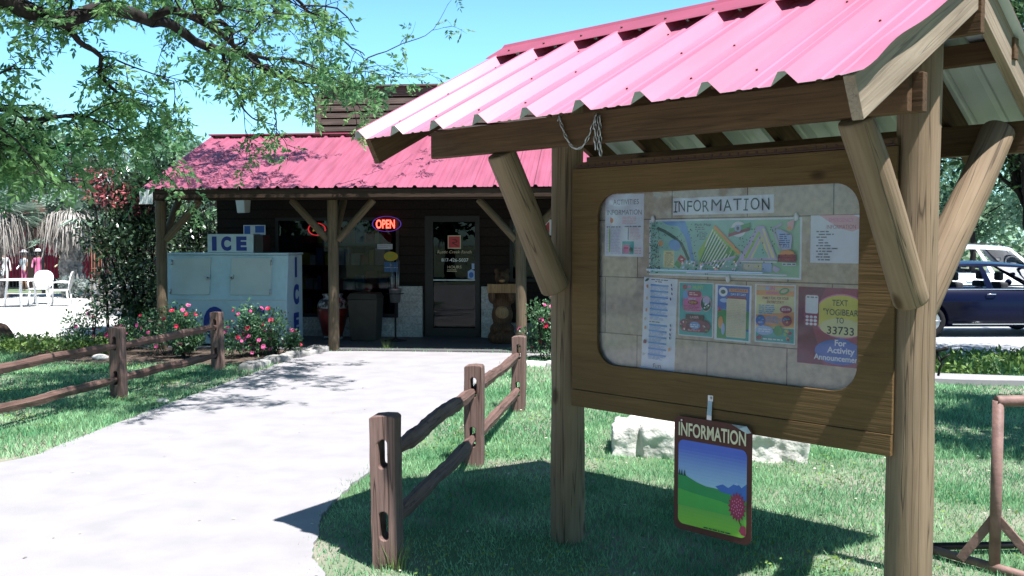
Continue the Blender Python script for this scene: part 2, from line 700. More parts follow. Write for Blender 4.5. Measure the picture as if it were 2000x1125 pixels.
def ellipse(cx, cz, rx, rz, n=24, rot=0.0):
    c, s = math.cos(rot), math.sin(rot)
    return [(cx + rx * math.cos(2 * math.pi * i / n) * c - rz * math.sin(2 * math.pi * i / n) * s,
             cz + rx * math.cos(2 * math.pi * i / n) * s + rz * math.sin(2 * math.pi * i / n) * c) for i in range(n)]


def evaluated(o):
    dg = bpy.context.evaluated_depsgraph_get()
    dg.update()
    return bpy.data.meshes.new_from_object(o.evaluated_get(dg))


def remeshed(name, mb, voxel, m, parent=None, smooth_it=2, disp=0.0, dscale=6.0, mats=None, M=None):
    """fuse overlapping lumps to one continuous surface"""
    o = mb.build('tmp', m)
    r = o.modifiers.new('r', 'REMESH')
    r.mode = 'VOXEL'
    r.voxel_size = voxel
    s = o.modifiers.new('s', 'SMOOTH')
    s.iterations = smooth_it
    me = evaluated(o)
    bpy.data.objects.remove(o)
    if disp:
        for v in me.vertices:
            c = v.co
            n = v.normal
            d = noise.fractal(c * dscale, 1.0, 2.0, 4) * disp
            v.co = c + n * d
    me.polygons.foreach_set('use_smooth', [True] * len(me.polygons))
    if not me.materials:
        me.materials.append(MATS[m])
    me.name = name
    return link(name, me, parent, M)


def text_tris(txt, size=1.0, bold=0.0, shear=0.0, spacing=1.0):
    """letters as flat triangles in x/z, baseline z=0, centred on x; returns verts, faces, width"""
    cu = bpy.data.curves.new('t', 'FONT')
    cu.body = txt
    cu.size = size
    cu.offset = bold
    cu.shear = shear
    cu.space_character = spacing
    cu.resolution_u = 4
    o = bpy.data.objects.new('t', cu)
    COL.objects.link(o)
    me = bpy.data.meshes.new_from_object(o)
    bpy.data.objects.remove(o)
    bpy.data.curves.remove(cu)
    vs = [(v.co.x, v.co.y) for v in me.vertices]
    fs = [tuple(p.vertices) for p in me.polygons]
    bpy.data.meshes.remove(me)
    if not vs:
        return [], [], 0
    x0, x1 = min(v[0] for v in vs), max(v[0] for v in vs)
    cx = (x0 + x1) / 2
    return [(v[0] - cx, v[1]) for v in vs], fs, x1 - x0


class Print:
    """a printed sheet in local x/z (front = -y); inks are thin layers a fraction of a millimetre proud"""

    def __init__(s, step=0.0003):
        s.mb = MB()
        s.mats = []
        s.k = 0
        s.step = step

    def mi(s, m):
        if m not in s.mats:
            s.mats.append(m)
        return s.mats.index(m)

    def poly(s, pts, m, same=False):
        if not same:
            s.k += 1
        y = -s.k * s.step
        area = sum(pts[i][0] * pts[(i + 1) % len(pts)][1] - pts[(i + 1) % len(pts)][0] * pts[i][1] for i in range(len(pts)))
        if area < 0:
            pts = pts[::-1]
        s.mb.add([(x, y, z) for x, z in pts], [tuple(range(len(pts)))], s.mi(m))

    def rect(s, x0, z0, x1, z1, m, same=False):
        s.poly(rect(x0, z0, x1, z1), m, same)

    def base(s, x0, z0, x1, z1, m, t=0.0012):
        s.mb.box(x0, 0, z0, x1, t, z1, s.mi(m))

    def text(s, txt, cx, z, h, m, width=None, bold=0.0, rot=0.0, wob=0.0, shear=0.0, same=False):
        """cap height h; width squeezes or stretches the whole line"""
        if not same:
            s.k += 1
        size = h / 0.69
        y = -s.k * s.step
        vs, fs, w = text_tris(txt, size, bold * size, shear)
        if not vs:
            return
        sx = (width / w) if width else 1.0
        c, sn = math.cos(rot), math.sin(rot)
        o = []
        for a, b in vs:
            a *= sx
            if wob:
                b += wob * h * math.sin(a / h * 2.3 + 1.0)
                a += wob * h * 0.5 * math.sin(b / h * 3 + a / h * 1.7)
            o.append((cx + a * c - b * sn, y, z + a * sn + b * c))
        s.mb.add(o, fs, s.mi(m))

    def greek(s, x0, z0, x1, z1, rows, m, fill=0.5, rng=random, words=True):
        """body copy too small to read: rows of short strokes"""
        s.k += 1
        dh = (z1 - z0) / rows
        for i in range(rows):
            zz = z1 - (i + 1) * dh + dh * (1 - fill) / 2
            x = x0
            end = x0 + (x1 - x0) * rng.uniform(0.55, 1.0)
            while x < end:
                w = rng.uniform(0.008, 0.03) if words else end - x
                s.rect(x, zz, min(x + w, x1), zz + dh * fill, m, same=True)
                x += w + 0.005

    def build(s, name, parent=None, M=None):
        return s.mb.build(name, s.mats, parent, M)


def flat(name, col, rough=0.6, spec=0.25, var=0.05):
    mat(name, col, rough, spec, var, 12, bump=0)
    return name


flat('paper_white', (0.78, 0.82, 0.90), var=0.03)
flat('ink_grey', (0.16, 0.17, 0.22))
flat('ink_dark', (0.03, 0.035, 0.05))
flat('ink_red', (0.52, 0.06, 0.08))
flat('ink_pink', (0.72, 0.20, 0.42))
flat('ink_palepink', (0.80, 0.45, 0.48))
flat('ink_blue', (0.07, 0.16, 0.52))
flat('ink_sky', (0.16, 0.36, 0.72))
flat('ink_paleblue', (0.38, 0.52, 0.80))
flat('ink_navy', (0.03, 0.05, 0.22))
flat('ink_teal', (0.07, 0.42, 0.40))
flat('ink_mapgreen', (0.32, 0.60, 0.52))
flat('ink_mapgreen_warm', (0.33, 0.58, 0.38))
flat('ink_green', (0.10, 0.34, 0.12))
flat('ink_lime', (0.36, 0.60, 0.14))
flat('ink_darkgreen', (0.03, 0.10, 0.07))
flat('ink_yellow', (0.76, 0.68, 0.10))
flat('ink_paleyellow', (0.74, 0.70, 0.36))
flat('ink_orange', (0.78, 0.36, 0.14))
flat('ink_tan', (0.60, 0.52, 0.36))
flat('ink_cream', (0.70, 0.63, 0.45))
flat('ink_maroon', (0.19, 0.025, 0.06))
flat('ink_crimson', (0.34, 0.05, 0.10))
flat('ink_brown', (0.10, 0.035, 0.03))
flat('ink_lilac', (0.55, 0.50, 0.72))
flat('ink_white', (0.82, 0.83, 0.86))
flat('freezer_blue', (0.02, 0.045, 0.27), 0.4)
flat('freezer_white', (0.42, 0.57, 0.68), 0.35, 0.4, 0.05)


# ------------------------------------------------------------------ foliage helpers
def unit(a):
    return a / np.maximum(np.linalg.norm(a, axis=1, keepdims=True), 1e-9)


def leaf_quads(p, d, L, Wd, nrm=None):
    n = len(p)
    if nrm is None:
        nrm = RNG.normal(size=(n, 3))
    side = unit(np.cross(d, nrm))
    L = np.broadcast_to(np.asarray(L, float), (n,))[:, None]
    Wd = np.broadcast_to(np.asarray(Wd, float), (n,))[:, None]
    V = np.empty((n, 4, 3))
    V[:, 0] = p
    V[:, 1] = p + d * L * 0.45 + side * Wd / 2
    V[:, 2] = p + d * L
    V[:, 3] = p + d * L * 0.45 - side * Wd / 2
    return V.reshape(-1, 3), np.arange(n * 4).reshape(-1, 4)


def compound(p, d, L, leaflet=0.07, width=0.02, pairs=4, sag=0.2):
    """feather-shaped leaves: p base, d direction, L stalk length"""
    n = len(p)
    up = np.tile([0, 0, 1.0], (n, 1)) + RNG.normal(scale=0.45, size=(n, 3))
    side = unit(np.cross(d, up))
    P, D, S = [], [], []
    for i in range(pairs):
        t = 0.3 + 0.6 * i / max(1, pairs - 1)
        for sg in (-1, 1):
            q = p + d * (L * t)[:, None]
            q[:, 2] -= 0.25 * L * t * t
            dd = unit(d * 0.55 + side * sg + np.array([0, 0, -sag]) + RNG.normal(scale=0.22, size=(n, 3)))
            P.append(q)
            D.append(dd)
            S.append(np.full(n, leaflet) * RNG.uniform(0.75, 1.2, n))
    q = p + d * (L * 0.97)[:, None]
    q[:, 2] -= 0.25 * L
    P.append(q)
    D.append(unit(d + np.array([0, 0, -sag])))
    S.append(np.full(n, leaflet * 1.1))
    P, D, S = np.concatenate(P), np.concatenate(D), np.concatenate(S)
    return leaf_quads(P, D, S, S * width / leaflet)


def blob_leaves(centres, radii, per, L, Wd, droop=0.0, shell=0.55):
    """leaf quads through the volume of several soft clumps"""
    P, D = [], []
    for c, r in zip(centres, radii):
        k = max(4, int(per * RNG.uniform(0.7, 1.3)))
        v = unit(RNG.normal(size=(k, 3)))
        rr = RNG.uniform(0, 1, k) ** shell
        rad = np.asarray(r if hasattr(r, '__len__') else (r, r, r))
        P.append(np.asarray(c) + v * rad * rr[:, None] * RNG.uniform(0.75, 1.15, (k, 1)))
        D.append(unit(v * 0.8 + RNG.normal(scale=0.7, size=(k, 3)) + np.array([0, 0, 0.15 - droop])))
    P, D = np.concatenate(P), np.concatenate(D)
    s = RNG.uniform(0.65, 1.25, len(P))
    nrm = unit(np.tile([0, 0, 1.0], (len(P), 1)) + RNG.normal(scale=0.7, size=(len(P), 3)))
    return leaf_quads(P, D, L * s, Wd * s, nrm)


def leafmat(name, a, b, rough=0.5, spec=0.35, trans=0.3, island=0.35):
    return mat(name, a, rough, spec, 0.0, 1.4, bump=0, col2=b, island=island, trans=trans, ramp=(0.35, 0.65))


leafmat('pecan_leaf', (0.085, 0.245, 0.105), (0.27, 0.46, 0.18), trans=0.58, spec=0.45)
leafmat('far_leaf', (0.12, 0.24, 0.15), (0.24, 0.36, 0.22), trans=0.3)
leafmat('grey_leaf', (0.19, 0.24, 0.22), (0.30, 0.34, 0.32), trans=0.2)
leafmat('dark_leaf', (0.035, 0.085, 0.04), (0.085, 0.17, 0.06), trans=0.25)
leafmat('photinia_leaf', (0.022, 0.050, 0.026), (0.045, 0.085, 0.035), rough=0.28, spec=0.75, trans=0.1, island=0.5)
leafmat('photinia_red', (0.26, 0.035, 0.06), (0.42, 0.13, 0.14), rough=0.4, trans=0.25)
leafmat('rose_leaf', (0.05, 0.125, 0.06), (0.10, 0.20, 0.085), rough=0.42, spec=0.5, trans=0.2, island=0.5)
leafmat('ground_leaf', (0.10, 0.19, 0.05), (0.20, 0.30, 0.07), trans=0.25)
leafmat('grass_blade', (0.11, 0.31, 0.145), (0.31, 0.53, 0.29), rough=0.6, spec=0.25, trans=0.3, island=0.45)
leafmat('tuft_blade', (0.12, 0.22, 0.06), (0.22, 0.30, 0.11), trans=0.3)
leafmat('palm_green', (0.24, 0.36, 0.28), (0.40, 0.50, 0.42), rough=0.45, spec=0.5, trans=0.2)
leafmat('palm_dead', (0.26, 0.235, 0.21), (0.40, 0.37, 0.34), trans=0.15)
leafmat('petal_pink', (0.70, 0.09, 0.28), (0.78, 0.20, 0.42), trans=0.3)
leafmat('petal_red', (0.55, 0.02, 0.06), (0.65, 0.05, 0.12), trans=0.25)


# ================================================================== the setting
def sstep(t):
    t = np.clip(t, 0, 1)
    return t * t * (3 - 2 * t)


def drop(x, y):
    """the lawn falls a little towards the road on the right"""
    return -0.22 * sstep((np.asarray(x, float) - 2.9) / 3.0) * sstep((np.asarray(y, float) - 9.0) / 5.0)


def inside(px, py, poly):
    px, py = np.asarray(px), np.asarray(py)
    r = np.zeros(px.shape, bool)
    n = len(poly)
    for i in range(n):
        x0, y0 = poly[i]
        x1, y1 = poly[(i + 1) % n]
        c = ((y0 > py) != (y1 > py)) & (px < (x1 - x0) * (py - y0) / (y1 - y0 + 1e-12) + x0)
        r ^= c
    return r


def smooth_poly(pts, n=5):
    out = []
    k = len(pts)
    for i in range(k):
        p0, p1, p2, p3 = [Vector((*pts[(i + j) % k], 0)) for j in (-1, 0, 1, 2)]
        for s in range(n):
            t = s / n
            q = 0.5 * ((2 * p1) + (p2 - p0) * t + (2 * p0 - 5 * p1 + 4 * p2 - p3) * t * t + (3 * p1 - p0 - 3 * p2 + p3) * t ** 3)
            out.append((q.x, q.y))
    return out


# ground: one sheet to the horizon
gx = np.concatenate([[-1500, -400, -120, -60], np.linspace(-40, 20, 121), [40, 80, 200, 600, 1500]])
gy = np.concatenate([[-600, -100, -40, -20], np.linspace(-8, 44, 105), [60, 100, 250, 700, 1800]])
GX, GY = np.meshgrid(gx, gy)
GZ = drop(GX, GY) - 0.012
nx_ = len(gx)
idx = np.arange(GX.size).reshape(GX.shape)
F = np.stack([idx[:-1, :-1], idx[:-1, 1:], idx[1:, 1:], idx[1:, :-1]], -1).reshape(-1, 4)
gm = mat('lawn_soil', (0.10, 0.17, 0.085), 0.95, 0.1, 0.0, 1.1, bump=0.5, bscale=30, col2=(0.25, 0.235, 0.19), ramp=(0.42, 0.62), detail=10)
ground = npmesh('ground', np.stack([GX, GY, GZ], -1).reshape(-1, 3), F, ['lawn_soil'], smooth=True)
tag(ground, kind='structure')

PATH = [(-9, 4.2), (-5.2, 6.35), (-3.84, 7.04), (-3.66, 8.1), (-3.56, 9.3), (-3.42, 10.6), (-3.3, 11.7), (-3.16, 13.1), (-2.9, 14.35),
        (0.5, 14.05), (0.1, 13.6), (-0.12, 12.6), (-0.42, 10.6), (-0.66, 8.6), (-0.88, 7.3), (-1.02, 6.75), (-1.115, 6.3), (-1.12, 5.5),
        (-1.08, 5.06), (-0.92, 4.6), (-0.5, 3.9), (0.1, 3.0), (1.2, 1.0), (1.6, -3), (-9, -3)]


def sheet(name, poly, z, m, thick=0.03):
    bm = bmesh.new()
    vs = [bm.verts.new((x, y, z)) for x, y in poly]
    f = bm.faces.new(vs)
    if f.normal.z < 0:
        f.normal_flip()
    r = bmesh.ops.extrude_face_region(bm, geom=[f])
    for v in r['geom']:
        if isinstance(v, bmesh.types.BMVert):
            v.co.z -= thick
    bmesh.ops.recalc_face_normals(bm, faces=bm.faces)
    me = bpy.data.meshes.new(name)
    bm.to_mesh(me)
    bm.free()
    me.materials.append(MATS[m])
    return tag(link(name, me), kind='structure')


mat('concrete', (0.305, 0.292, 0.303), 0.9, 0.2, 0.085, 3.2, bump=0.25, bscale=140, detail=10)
mat('gravel', (0.50, 0.49, 0.47), 0.95, 0.15, 0.18, 14, bump=0.8, bscale=60, detail=8)
mat('asphalt', (0.36, 0.37, 0.385), 0.9, 0.2, 0.12, 6, bump=0.4, bscale=90, detail=8)
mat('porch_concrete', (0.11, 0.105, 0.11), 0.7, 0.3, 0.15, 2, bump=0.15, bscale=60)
mat('pool_water', (0.20, 0.50, 0.62), 0.05, 0.5, 0.1, 3, bump=0.2)
mat('mulch', (0.10, 0.075, 0.06), 0.95, 0.1, 0.4, 20, bump=0.9, bscale=50)
PP = smooth_poly(PATH, 26)
PP = [(x + 0.035 * noise.noise(Vector((x * 3.1, y * 3.1, 0))) + 0.018 * noise.noise(Vector((x * 14, y * 14, 5))),
       y + 0.03 * noise.noise(Vector((x * 3.1, y * 3.1, 9)))) for x, y in PP]
sheet('path', PP, 0.006, 'concrete')
sheet('patio', [(-60, 15.6), (-13, 15.2), (-8.6, 16.3), (-7.3, 17.2), (-7.6, 20), (-8.6, 26), (-9.2, 29.6), (-14, 31.2), (-60, 31.2)], 0.0, 'gravel')
sheet('pool_water', [(-45, 27.4), (-15.4, 27.4), (-15.4, 30.6), (-45, 30.6)], 0.012, 'pool_water')
sheet('road', [(5.6, 15.6), (90, 15.4), (120, 60), (5.6, 60)], -0.215, 'asphalt')
# the kerb path crossing the lawn on the right, a shallow arc
arc = []
for i in range(17):
    a = i / 16
    x = 4.2 + 6 * a
    arc.append((x, 12.55 - 0.9 * a + 1.2 * (a - 0.35) ** 2))
poly3 = arc + [(x, y - 0.42) for x, y in reversed(arc)]
kb = MB()
top = [(x, y, float(drop(x, y)) + 0.06) for x, y in poly3]
bot = [(x, y, float(drop(x, y)) - 0.05) for x, y in poly3]
n3 = len(poly3)
kb.add(top + bot, [tuple(range(n3))[::-1], tuple(range(n3, 2 * n3))] + [(i, (i + 1) % n3, (i + 1) % n3 + n3, i + n3) for i in range(n3)])
tag(kb.build('kerb_path', 'concrete'), kind='structure')
# planting bed soil by the porch
sheet('planting_bed', smooth_poly([(-6.9, 13.2), (-3.45, 12.75), (-3.05, 13.6), (-2.95, 14.55), (-5.5, 15.0), (-7.4, 15.6)], 3), 0.003, 'mulch', 0.02)

# ---- lawn grass: short blades, stuff
PATHS = smooth_poly(PATH, 4)
BED = [(-6.9, 13.2), (-3.45, 12.75), (-3.05, 13.6), (-2.95, 14.55), (-5.5, 15.0), (-7.4, 15.6)]
PATIO = [(-60, 15.6), (-13, 15.2), (-8.6, 16.3), (-7.3, 17.2), (-7.6, 20), (-60, 31)]


def blades(n, x0, x1, y0, y1, h, w, clump=0.38, seed=0):
    x = RNG.uniform(x0, x1, n)
    y = RNG.uniform(y0, y1, n)
    # thin spots
    den = np.array([noise.noise(Vector((a * 0.9 + seed, b * 0.9, 0.3))) + 0.5 * noise.noise(Vector((a * 3.1, b * 3.1 + seed, 1.7)))
                    for a, b in zip(x, y)])
    keep = (den > RNG.uniform(-1.0, clump, n) - 0.30) & ~inside(x + RNG.normal(0, 0.05, n), y + RNG.normal(0, 0.07, n), PATHS) & ~inside(x, y, BED) & ~inside(x, y, PATIO)
    keep &= (np.abs(x) < 0.60 * y + 0.6)
    x, y, den = x[keep], y[keep], den[keep]
    n = len(x)
    z = drop(x, y) - 0.012
    hh = h * RNG.uniform(0.5, 1.35, n) * (0.8 + 0.4 * np.clip(den, -0.5, 1))
    ang = RNG.uniform(0, 2 * np.pi, n)
    lean = RNG.uniform(0.1, 0.9, n)
    a2 = RNG.uniform(0, 2 * np.pi, n)
    b = np.stack([x, y, z], 1)
    s = np.stack([np.cos(ang), np.sin(ang), np.zeros(n)], 1) * (w * RNG.uniform(0.7, 1.3, n))[:, None]
    tip = b + np.stack([np.cos(a2) * lean * hh, np.sin(a2) * lean * hh, hh], 1)
    return np.stack([b - s / 2, b + s / 2, tip], 1)


chunks = [blades(150000, -2.5, 4.2, 3.3, 7.6, 0.042, 0.0055),
          blades(110000, -6.5, 5.2, 7.2, 10.5, 0.05, 0.009, seed=3),
          blades(80000, -8, 8, 10.3, 14.6, 0.055, 0.013, seed=5),
          blades(20000, -12, -4, 12, 16, 0.05, 0.015, seed=6),
          blades(30000, 4.5, 11, 13.5, 15.6, 0.10, 0.02, seed=9)]
G = np.concatenate(chunks)
lawn = npmesh('lawn_grass', G.reshape(-1, 3), np.arange(len(G) * 3).reshape(-1, 3), ['grass_blade'])
tag(lawn, kind='stuff')

# low leafy ground cover by the patio on the left, stuff
n = 5200
x = RNG.uniform(-10.5, -5.9, n)
y = 14.0 + RNG.uniform(0, 1.5, n) - 0.10 * (x + 8)
d = unit(RNG.normal(size=(n, 3)) * [1, 1, 0.5] + [0, 0, 0.5])
V, Fq = leaf_quads(np.stack([x, y, RNG.uniform(0.0, 0.17, n)], 1), d, RNG.uniform(0.05, 0.10, n), RNG.uniform(0.03, 0.05, n),
                   unit(np.tile([0, 0, 1.0], (n, 1)) + RNG.normal(scale=.5, size=(n, 3))))
tag(npmesh('ground_cover', V, Fq, ['ground_leaf']), kind='stuff')
# verge cover on the far right strip
n = 5000
x = RNG.uniform(5.0, 11, n)
y = RNG.uniform(13.0, 15.5, n)
V, Fq = leaf_quads(np.stack([x, y, drop(x, y) + RNG.uniform(0.0, 0.14, n)], 1), unit(RNG.normal(size=(n, 3)) + [0, 0, .6]),
                   RNG.uniform(0.06, 0.12, n), RNG.uniform(0.03, 0.06, n))
tag(npmesh('verge_cover', V, Fq, ['ground_leaf']), kind='stuff')
# fallen leaves and blossom fluff on lawn and path, stuff
mat('litter', (0.55, 0.50, 0.40), 0.9, 0.1, 0.3, 40, bump=0, island=0.5)
n = 750
x = RNG.uniform(-4, 4.5, n)
y = RNG.uniform(3.4, 13.5, n)
on = inside(x, y, PATHS)
kp = ~on | (RNG.uniform(0, 1, n) < 0.30)
x, y, on = x[kp], y[kp], on[kp]
n = len(x)
V, Fq = leaf_quads(np.stack([x, y, np.where(on, 0.010, drop(x, y) + RNG.uniform(0.012, 0.035, n))], 1),
                   unit(RNG.normal(size=(n, 3)) * [1, 1, 0.12]), RNG.uniform(0.012, 0.035, n), RNG.uniform(0.008, 0.018, n),
                   unit(np.tile([0, 0, 1.0], (n, 1)) + RNG.normal(scale=.25, size=(n, 3))))
tag(npmesh('leaf_litter', V, Fq, ['litter']), kind='stuff')

# clover and other broad-leaved weeds in patches through the lawn, stuff
P_, D_ = [], []
for i in range(95):
    cx_, cy_ = RNG.uniform(-1.0, 3.6), RNG.uniform(3.6, 9.5)
    if i > 60:
        cx_, cy_ = RNG.uniform(-6.5, -3.7), RNG.uniform(7.0, 12.8)
    k_ = int(RNG.uniform(15, 70))
    sp = RNG.uniform(0.06, 0.22)
    P_.append(np.stack([RNG.normal(cx_, sp, k_), RNG.normal(cy_, sp, k_), RNG.uniform(0.015, 0.05, k_)], 1))
P_ = np.concatenate(P_)
P_ = P_[~inside(P_[:, 0], P_[:, 1], PATHS)]
P_[:, 2] += drop(P_[:, 0], P_[:, 1])
n = len(P_)
V, Fq = leaf_quads(P_, unit(RNG.normal(size=(n, 3)) * [1, 1, 0.35]), RNG.uniform(0.012, 0.035, n), RNG.uniform(0.010, 0.022, n),
                   unit(np.tile([0, 0, 1.0], (n, 1)) + RNG.normal(scale=.4, size=(n, 3))))
tag(npmesh('lawn_weeds', V, Fq, ['ground_leaf']), kind='stuff')

# tall tuft at the near fence post and one by the left post
for nm, cx, cy, k, hh, lb in (('grass_tuft', -0.60, 4.74, 60, 0.13, 'tuft of long pale grass at the foot of the nearest fence post'),
                              ('grass_tuft', -1.93, 14.62, 50, 0.16, 'small grass tuft at the foot of the middle porch post')):
    V, Fv = [], []
    for i in range(k):
        a = random.uniform(0, 6.28)
        r = random.uniform(0.0, 0.09)
        bx, by = cx + r * math.cos(a), cy + r * math.sin(a) * 0.7
        h = hh * random.uniform(0.4, 1.5)
        ln = random.uniform(0.1, 0.7) * h
        t = Vector((math.sin(a), -math.cos(a), 0)) * 0.003
        for s in range(3):
            q0, q1 = s / 3, (s + 1) / 3
            P0 = Vector((bx + math.cos(a) * ln * q0 ** 2, by + math.sin(a) * ln * q0 ** 2, h * q0))
            P1 = Vector((bx + math.cos(a) * ln * q1 ** 2, by + math.sin(a) * ln * q1 ** 2, h * q1))
            b0 = len(V)
            V += [P0 - t * (1 - q0), P0 + t * (1 - q0), P1 + t * (1.02 - q1), P1 - t * (1.02 - q1)]
            Fv.append((b0, b0 + 1, b0 + 2, b0 + 3))
    o = npmesh(nm, [tuple(v) for v in V], Fv, ['tuft_blade'])
    tag(o, lb, 'grass tuft')

# ================================================================== information kiosk
KO = Vector((0.98, 4.57, 0))
KROT = R(-45)
KM = Matrix.Translation(KO) @ Matrix.Rotation(KROT, 4, 'Z')
kiosk = thing('notice_shelter', 'timber information shelter with pink red metal roof on log posts', 'notice shelter', KO, KROT)

RZ, RS = 2.735, 0.525                 # ridge height, slope (rise per metre)
EF, EB = 1.08, 1.20                   # front and back eave distance


def roof_z(y):
    return RZ - RS * abs(y)


def rib_profile(x0, x1, pitch, hr, top=0.028, foot=0.062):
    """metal sheet section across the roof: tall ribs, two small stiffeners in every pan"""
    pts = []
    x = x0
    k = 0
    while x < x1 - 1e-6:
        c = x + foot / 2
        pts += [(x, 0), (c - top / 2, hr), (c + top / 2, hr), (x + foot, 0)]
        for f in (0.38, 0.70):
            m = x + foot + (pitch - foot) * f
            pts += [(m - 0.014, 0), (m - 0.006, 0.004), (m + 0.006, 0.004), (m + 0.014, 0)]
        x += pitch
        k += 1
    out = [(a, h) for a, h in pts if a <= x1]
    out.append((x1, 0))
    return out


def roof_sheet(name, x0, x1, pitch, hr, y_eave, z_eave, y_top, z_top, mats, parent, steps=6, bend=None, screws=True, foot=0.062, top=0.028):
    prof = rib_profile(x0, x1, pitch, hr, top, foot)
    b = MB()
    n = len(prof)
    T = 0.0015
    V1, V2 = [], []
    sl = Vector((0, y_top - y_eave, z_top - z_eave))
    nrm = Vector((0, -(z_top - z_eave), (y_top - y_eave)))
    if nrm.z < 0:
        nrm = -nrm
    nrm.normalize()
    for i in range(steps + 1):
        t = i / steps
        base = Vector((0, y_eave, z_eave)) + sl * t
        for j, (x, h) in enumerate(prof):
            lift = bend(x, t) if bend else 0.0
            p = base + Vector((x, 0, 0)) + nrm * (h + lift)
            V1.append(p + nrm * T)
            V2.append(p)
    f1, f2 = [], []
    front = (y_top - y_eave) > 0
    for i in range(steps):
        for j in range(n - 1):
            q = (i * n + j, i * n + j + 1, (i + 1) * n + j + 1, (i + 1) * n + j)
            f1.append(q if front else q[::-1])
            f2.append(q[::-1] if front else q)
    b.add(V1, f1, 0)
    b.add(V2, f2, 1)
    N1 = len(V1)
    for j in range(n - 1):                                     # cut edges at eave and top
        for i, fl in ((0, front), (steps, not front)):
            q = (i * n + j, N1 + i * n + j, N1 + i * n + j + 1, i * n + j + 1)
            b.f.append(q if fl else q[::-1])
            b.m.append(1)
            b.sm.append(False)
    for i in range(steps):
        for j, fl in ((0, False), (n - 1, True)):
            q = (i * n + j, (i + 1) * n + j, N1 + (i + 1) * n + j, N1 + i * n + j)
            b.f.append(q if fl else q[::-1])
            b.m.append(0)
            b.sm.append(False)
    if screws:
        rr = random.Random(3)
        for t in (0.18, 0.5, 0.82):
            x = x0 + foot + 0.03
            while x < x1 - 0.05:
                if rr.random() < 0.75:
                    p = Vector((x + rr.uniform(-.015, .015), y_eave, z_eave)) + sl * (t + rr.uniform(-.012, .012)) + nrm * (T + 0.0005)
                    b.tube([p, p + nrm * 0.005], 0.0052, 6, 2)
                x += pitch
        mats = list(mats) + ['screw_dark']
    return b.build(name, mats, parent)


def bendk(x, t):
    e = max(0.0, (x - 1.10) / 0.12)
    return 0.022 * e * math.exp(-((t - 0.22) / 0.16) ** 2) + 0.012 * e * math.exp(-((t - 0.0) / 0.05) ** 2)


XL, XR = -1.43, 1.225
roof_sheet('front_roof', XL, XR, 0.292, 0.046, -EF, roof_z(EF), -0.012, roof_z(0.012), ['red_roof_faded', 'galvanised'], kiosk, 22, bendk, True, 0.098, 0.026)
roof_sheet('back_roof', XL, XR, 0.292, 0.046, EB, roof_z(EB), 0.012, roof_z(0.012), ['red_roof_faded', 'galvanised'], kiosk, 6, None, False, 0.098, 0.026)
# ridge cap
b = MB()
T = 0.002
pr = []
for y, dz in ((-0.15, 0.050), (-0.135, 0.054), (-0.02, 0.060), (0, 0.072), (0.02, 0.060), (0.135, 0.054), (0.15, 0.050)):
    pr.append((y, roof_z(y) + dz))
vs = [(x, y, z) for x in (XL - 0.02, XR + 0.02) for y, z in pr] + [(x, y, z - T) for x in (XL - 0.02, XR + 0.02) for y, z in pr]
n = len(pr)
fs = []
for j in range(n - 1):
    fs.append((j + 1, j, n + j, n + j + 1)[::-1])
    fs.append((2 * n + j, 2 * n + j + 1, 3 * n + j + 1, 3 * n + j)[::-1])
for k in (0, 1):
    for j in range(n - 1):
        fs.append((k * n + j, k * n + j + 1, 2 * n + k * n + j + 1, 2 * n + k * n + j))
fs.append((0, n, 3 * n, 2 * n))
fs.append((n - 1, 2 * n - 1, 4 * n - 1, 3 * n - 1))
b.add(vs, fs)

for i in range(10):
    x = XL + 0.12 + i * 0.27
    for y in (-0.10, 0.10):
        b.tube([(x, y, roof_z(y) + 0.054), (x, y * 1.02, roof_z(y) + 0.063)], 0.006, 6, 1)
b.build('ridge_cap', ['red_cap', 'screw_dark'], kiosk)

# posts
PR = 0.093
for sx, sd in ((-0.95, 1), (0.95, 2)):
    log('post', (sx, 0, -0.3), (sx + (0.012 if sx > 0 else 0.0), 0, 2.46), PR * 1.06, PR * 0.89, 'log_wood', kiosk, 28, 46, 0.05, sd)
# beams: doubled boards in front, one behind, ridge
beam('front_beam', (-1.484, -0.512, 2.183), (1.187, -0.512, 2.183), 0.038, 0.14, 'beam_wood', kiosk)
beam('front_beam', (-1.44, -0.552, 2.183), (1.150, -0.552, 2.183), 0.038, 0.14, 'beam_wood', kiosk)
beam('back_beam', (-1.40, 0.72, 2.125), (1.45, 0.72, 2.125), 0.075, 0.14, 'beam_wood', kiosk)
beam('ridge_beam', (-1.40, 0, 2.535), (1.20, 0, 2.535), 0.04, 0.14, 'beam_wood', kiosk)
beam('purlin', (-1.38, 0.40, roof_z(0.40) - 0.062), (1.20, 0.40, roof_z(0.40) - 0.062), 0.05, 0.09, 'beam_wood', kiosk)
# rafters and the two bargeboards
c = math.sqrt(1 + RS * RS)
dep = 0.132


def rafter(name, x, w, m, yf, yb, off=0.0):
    global dep
    for s, ye in ((-1, yf), (1, yb)):
        z0 = RZ - 0.006 - dep / 2 * c - off
        ybase = 0.021 * s
        p0 = (x, ye * s, z0 - RS * ye)
        p1 = (x, ybase, z0 - RS * abs(ybase))
        beam(name, p0, p1, w, dep, m, kiosk)


for x in (-0.96, -0.52, -0.08, 0.36, 0.80):
    rafter('rafter', x, 0.04, 'beam_wood', 0.60, 1.08)
rafter('bargeboard', XL + 0.055, 0.04, 'beam_wood', 1.01, 1.12, 0.012)
dep = 0.15
rafter('bargeboard', XR - 0.057, 0.04, 'barge_wood', 1.03, 1.16, -0.004)
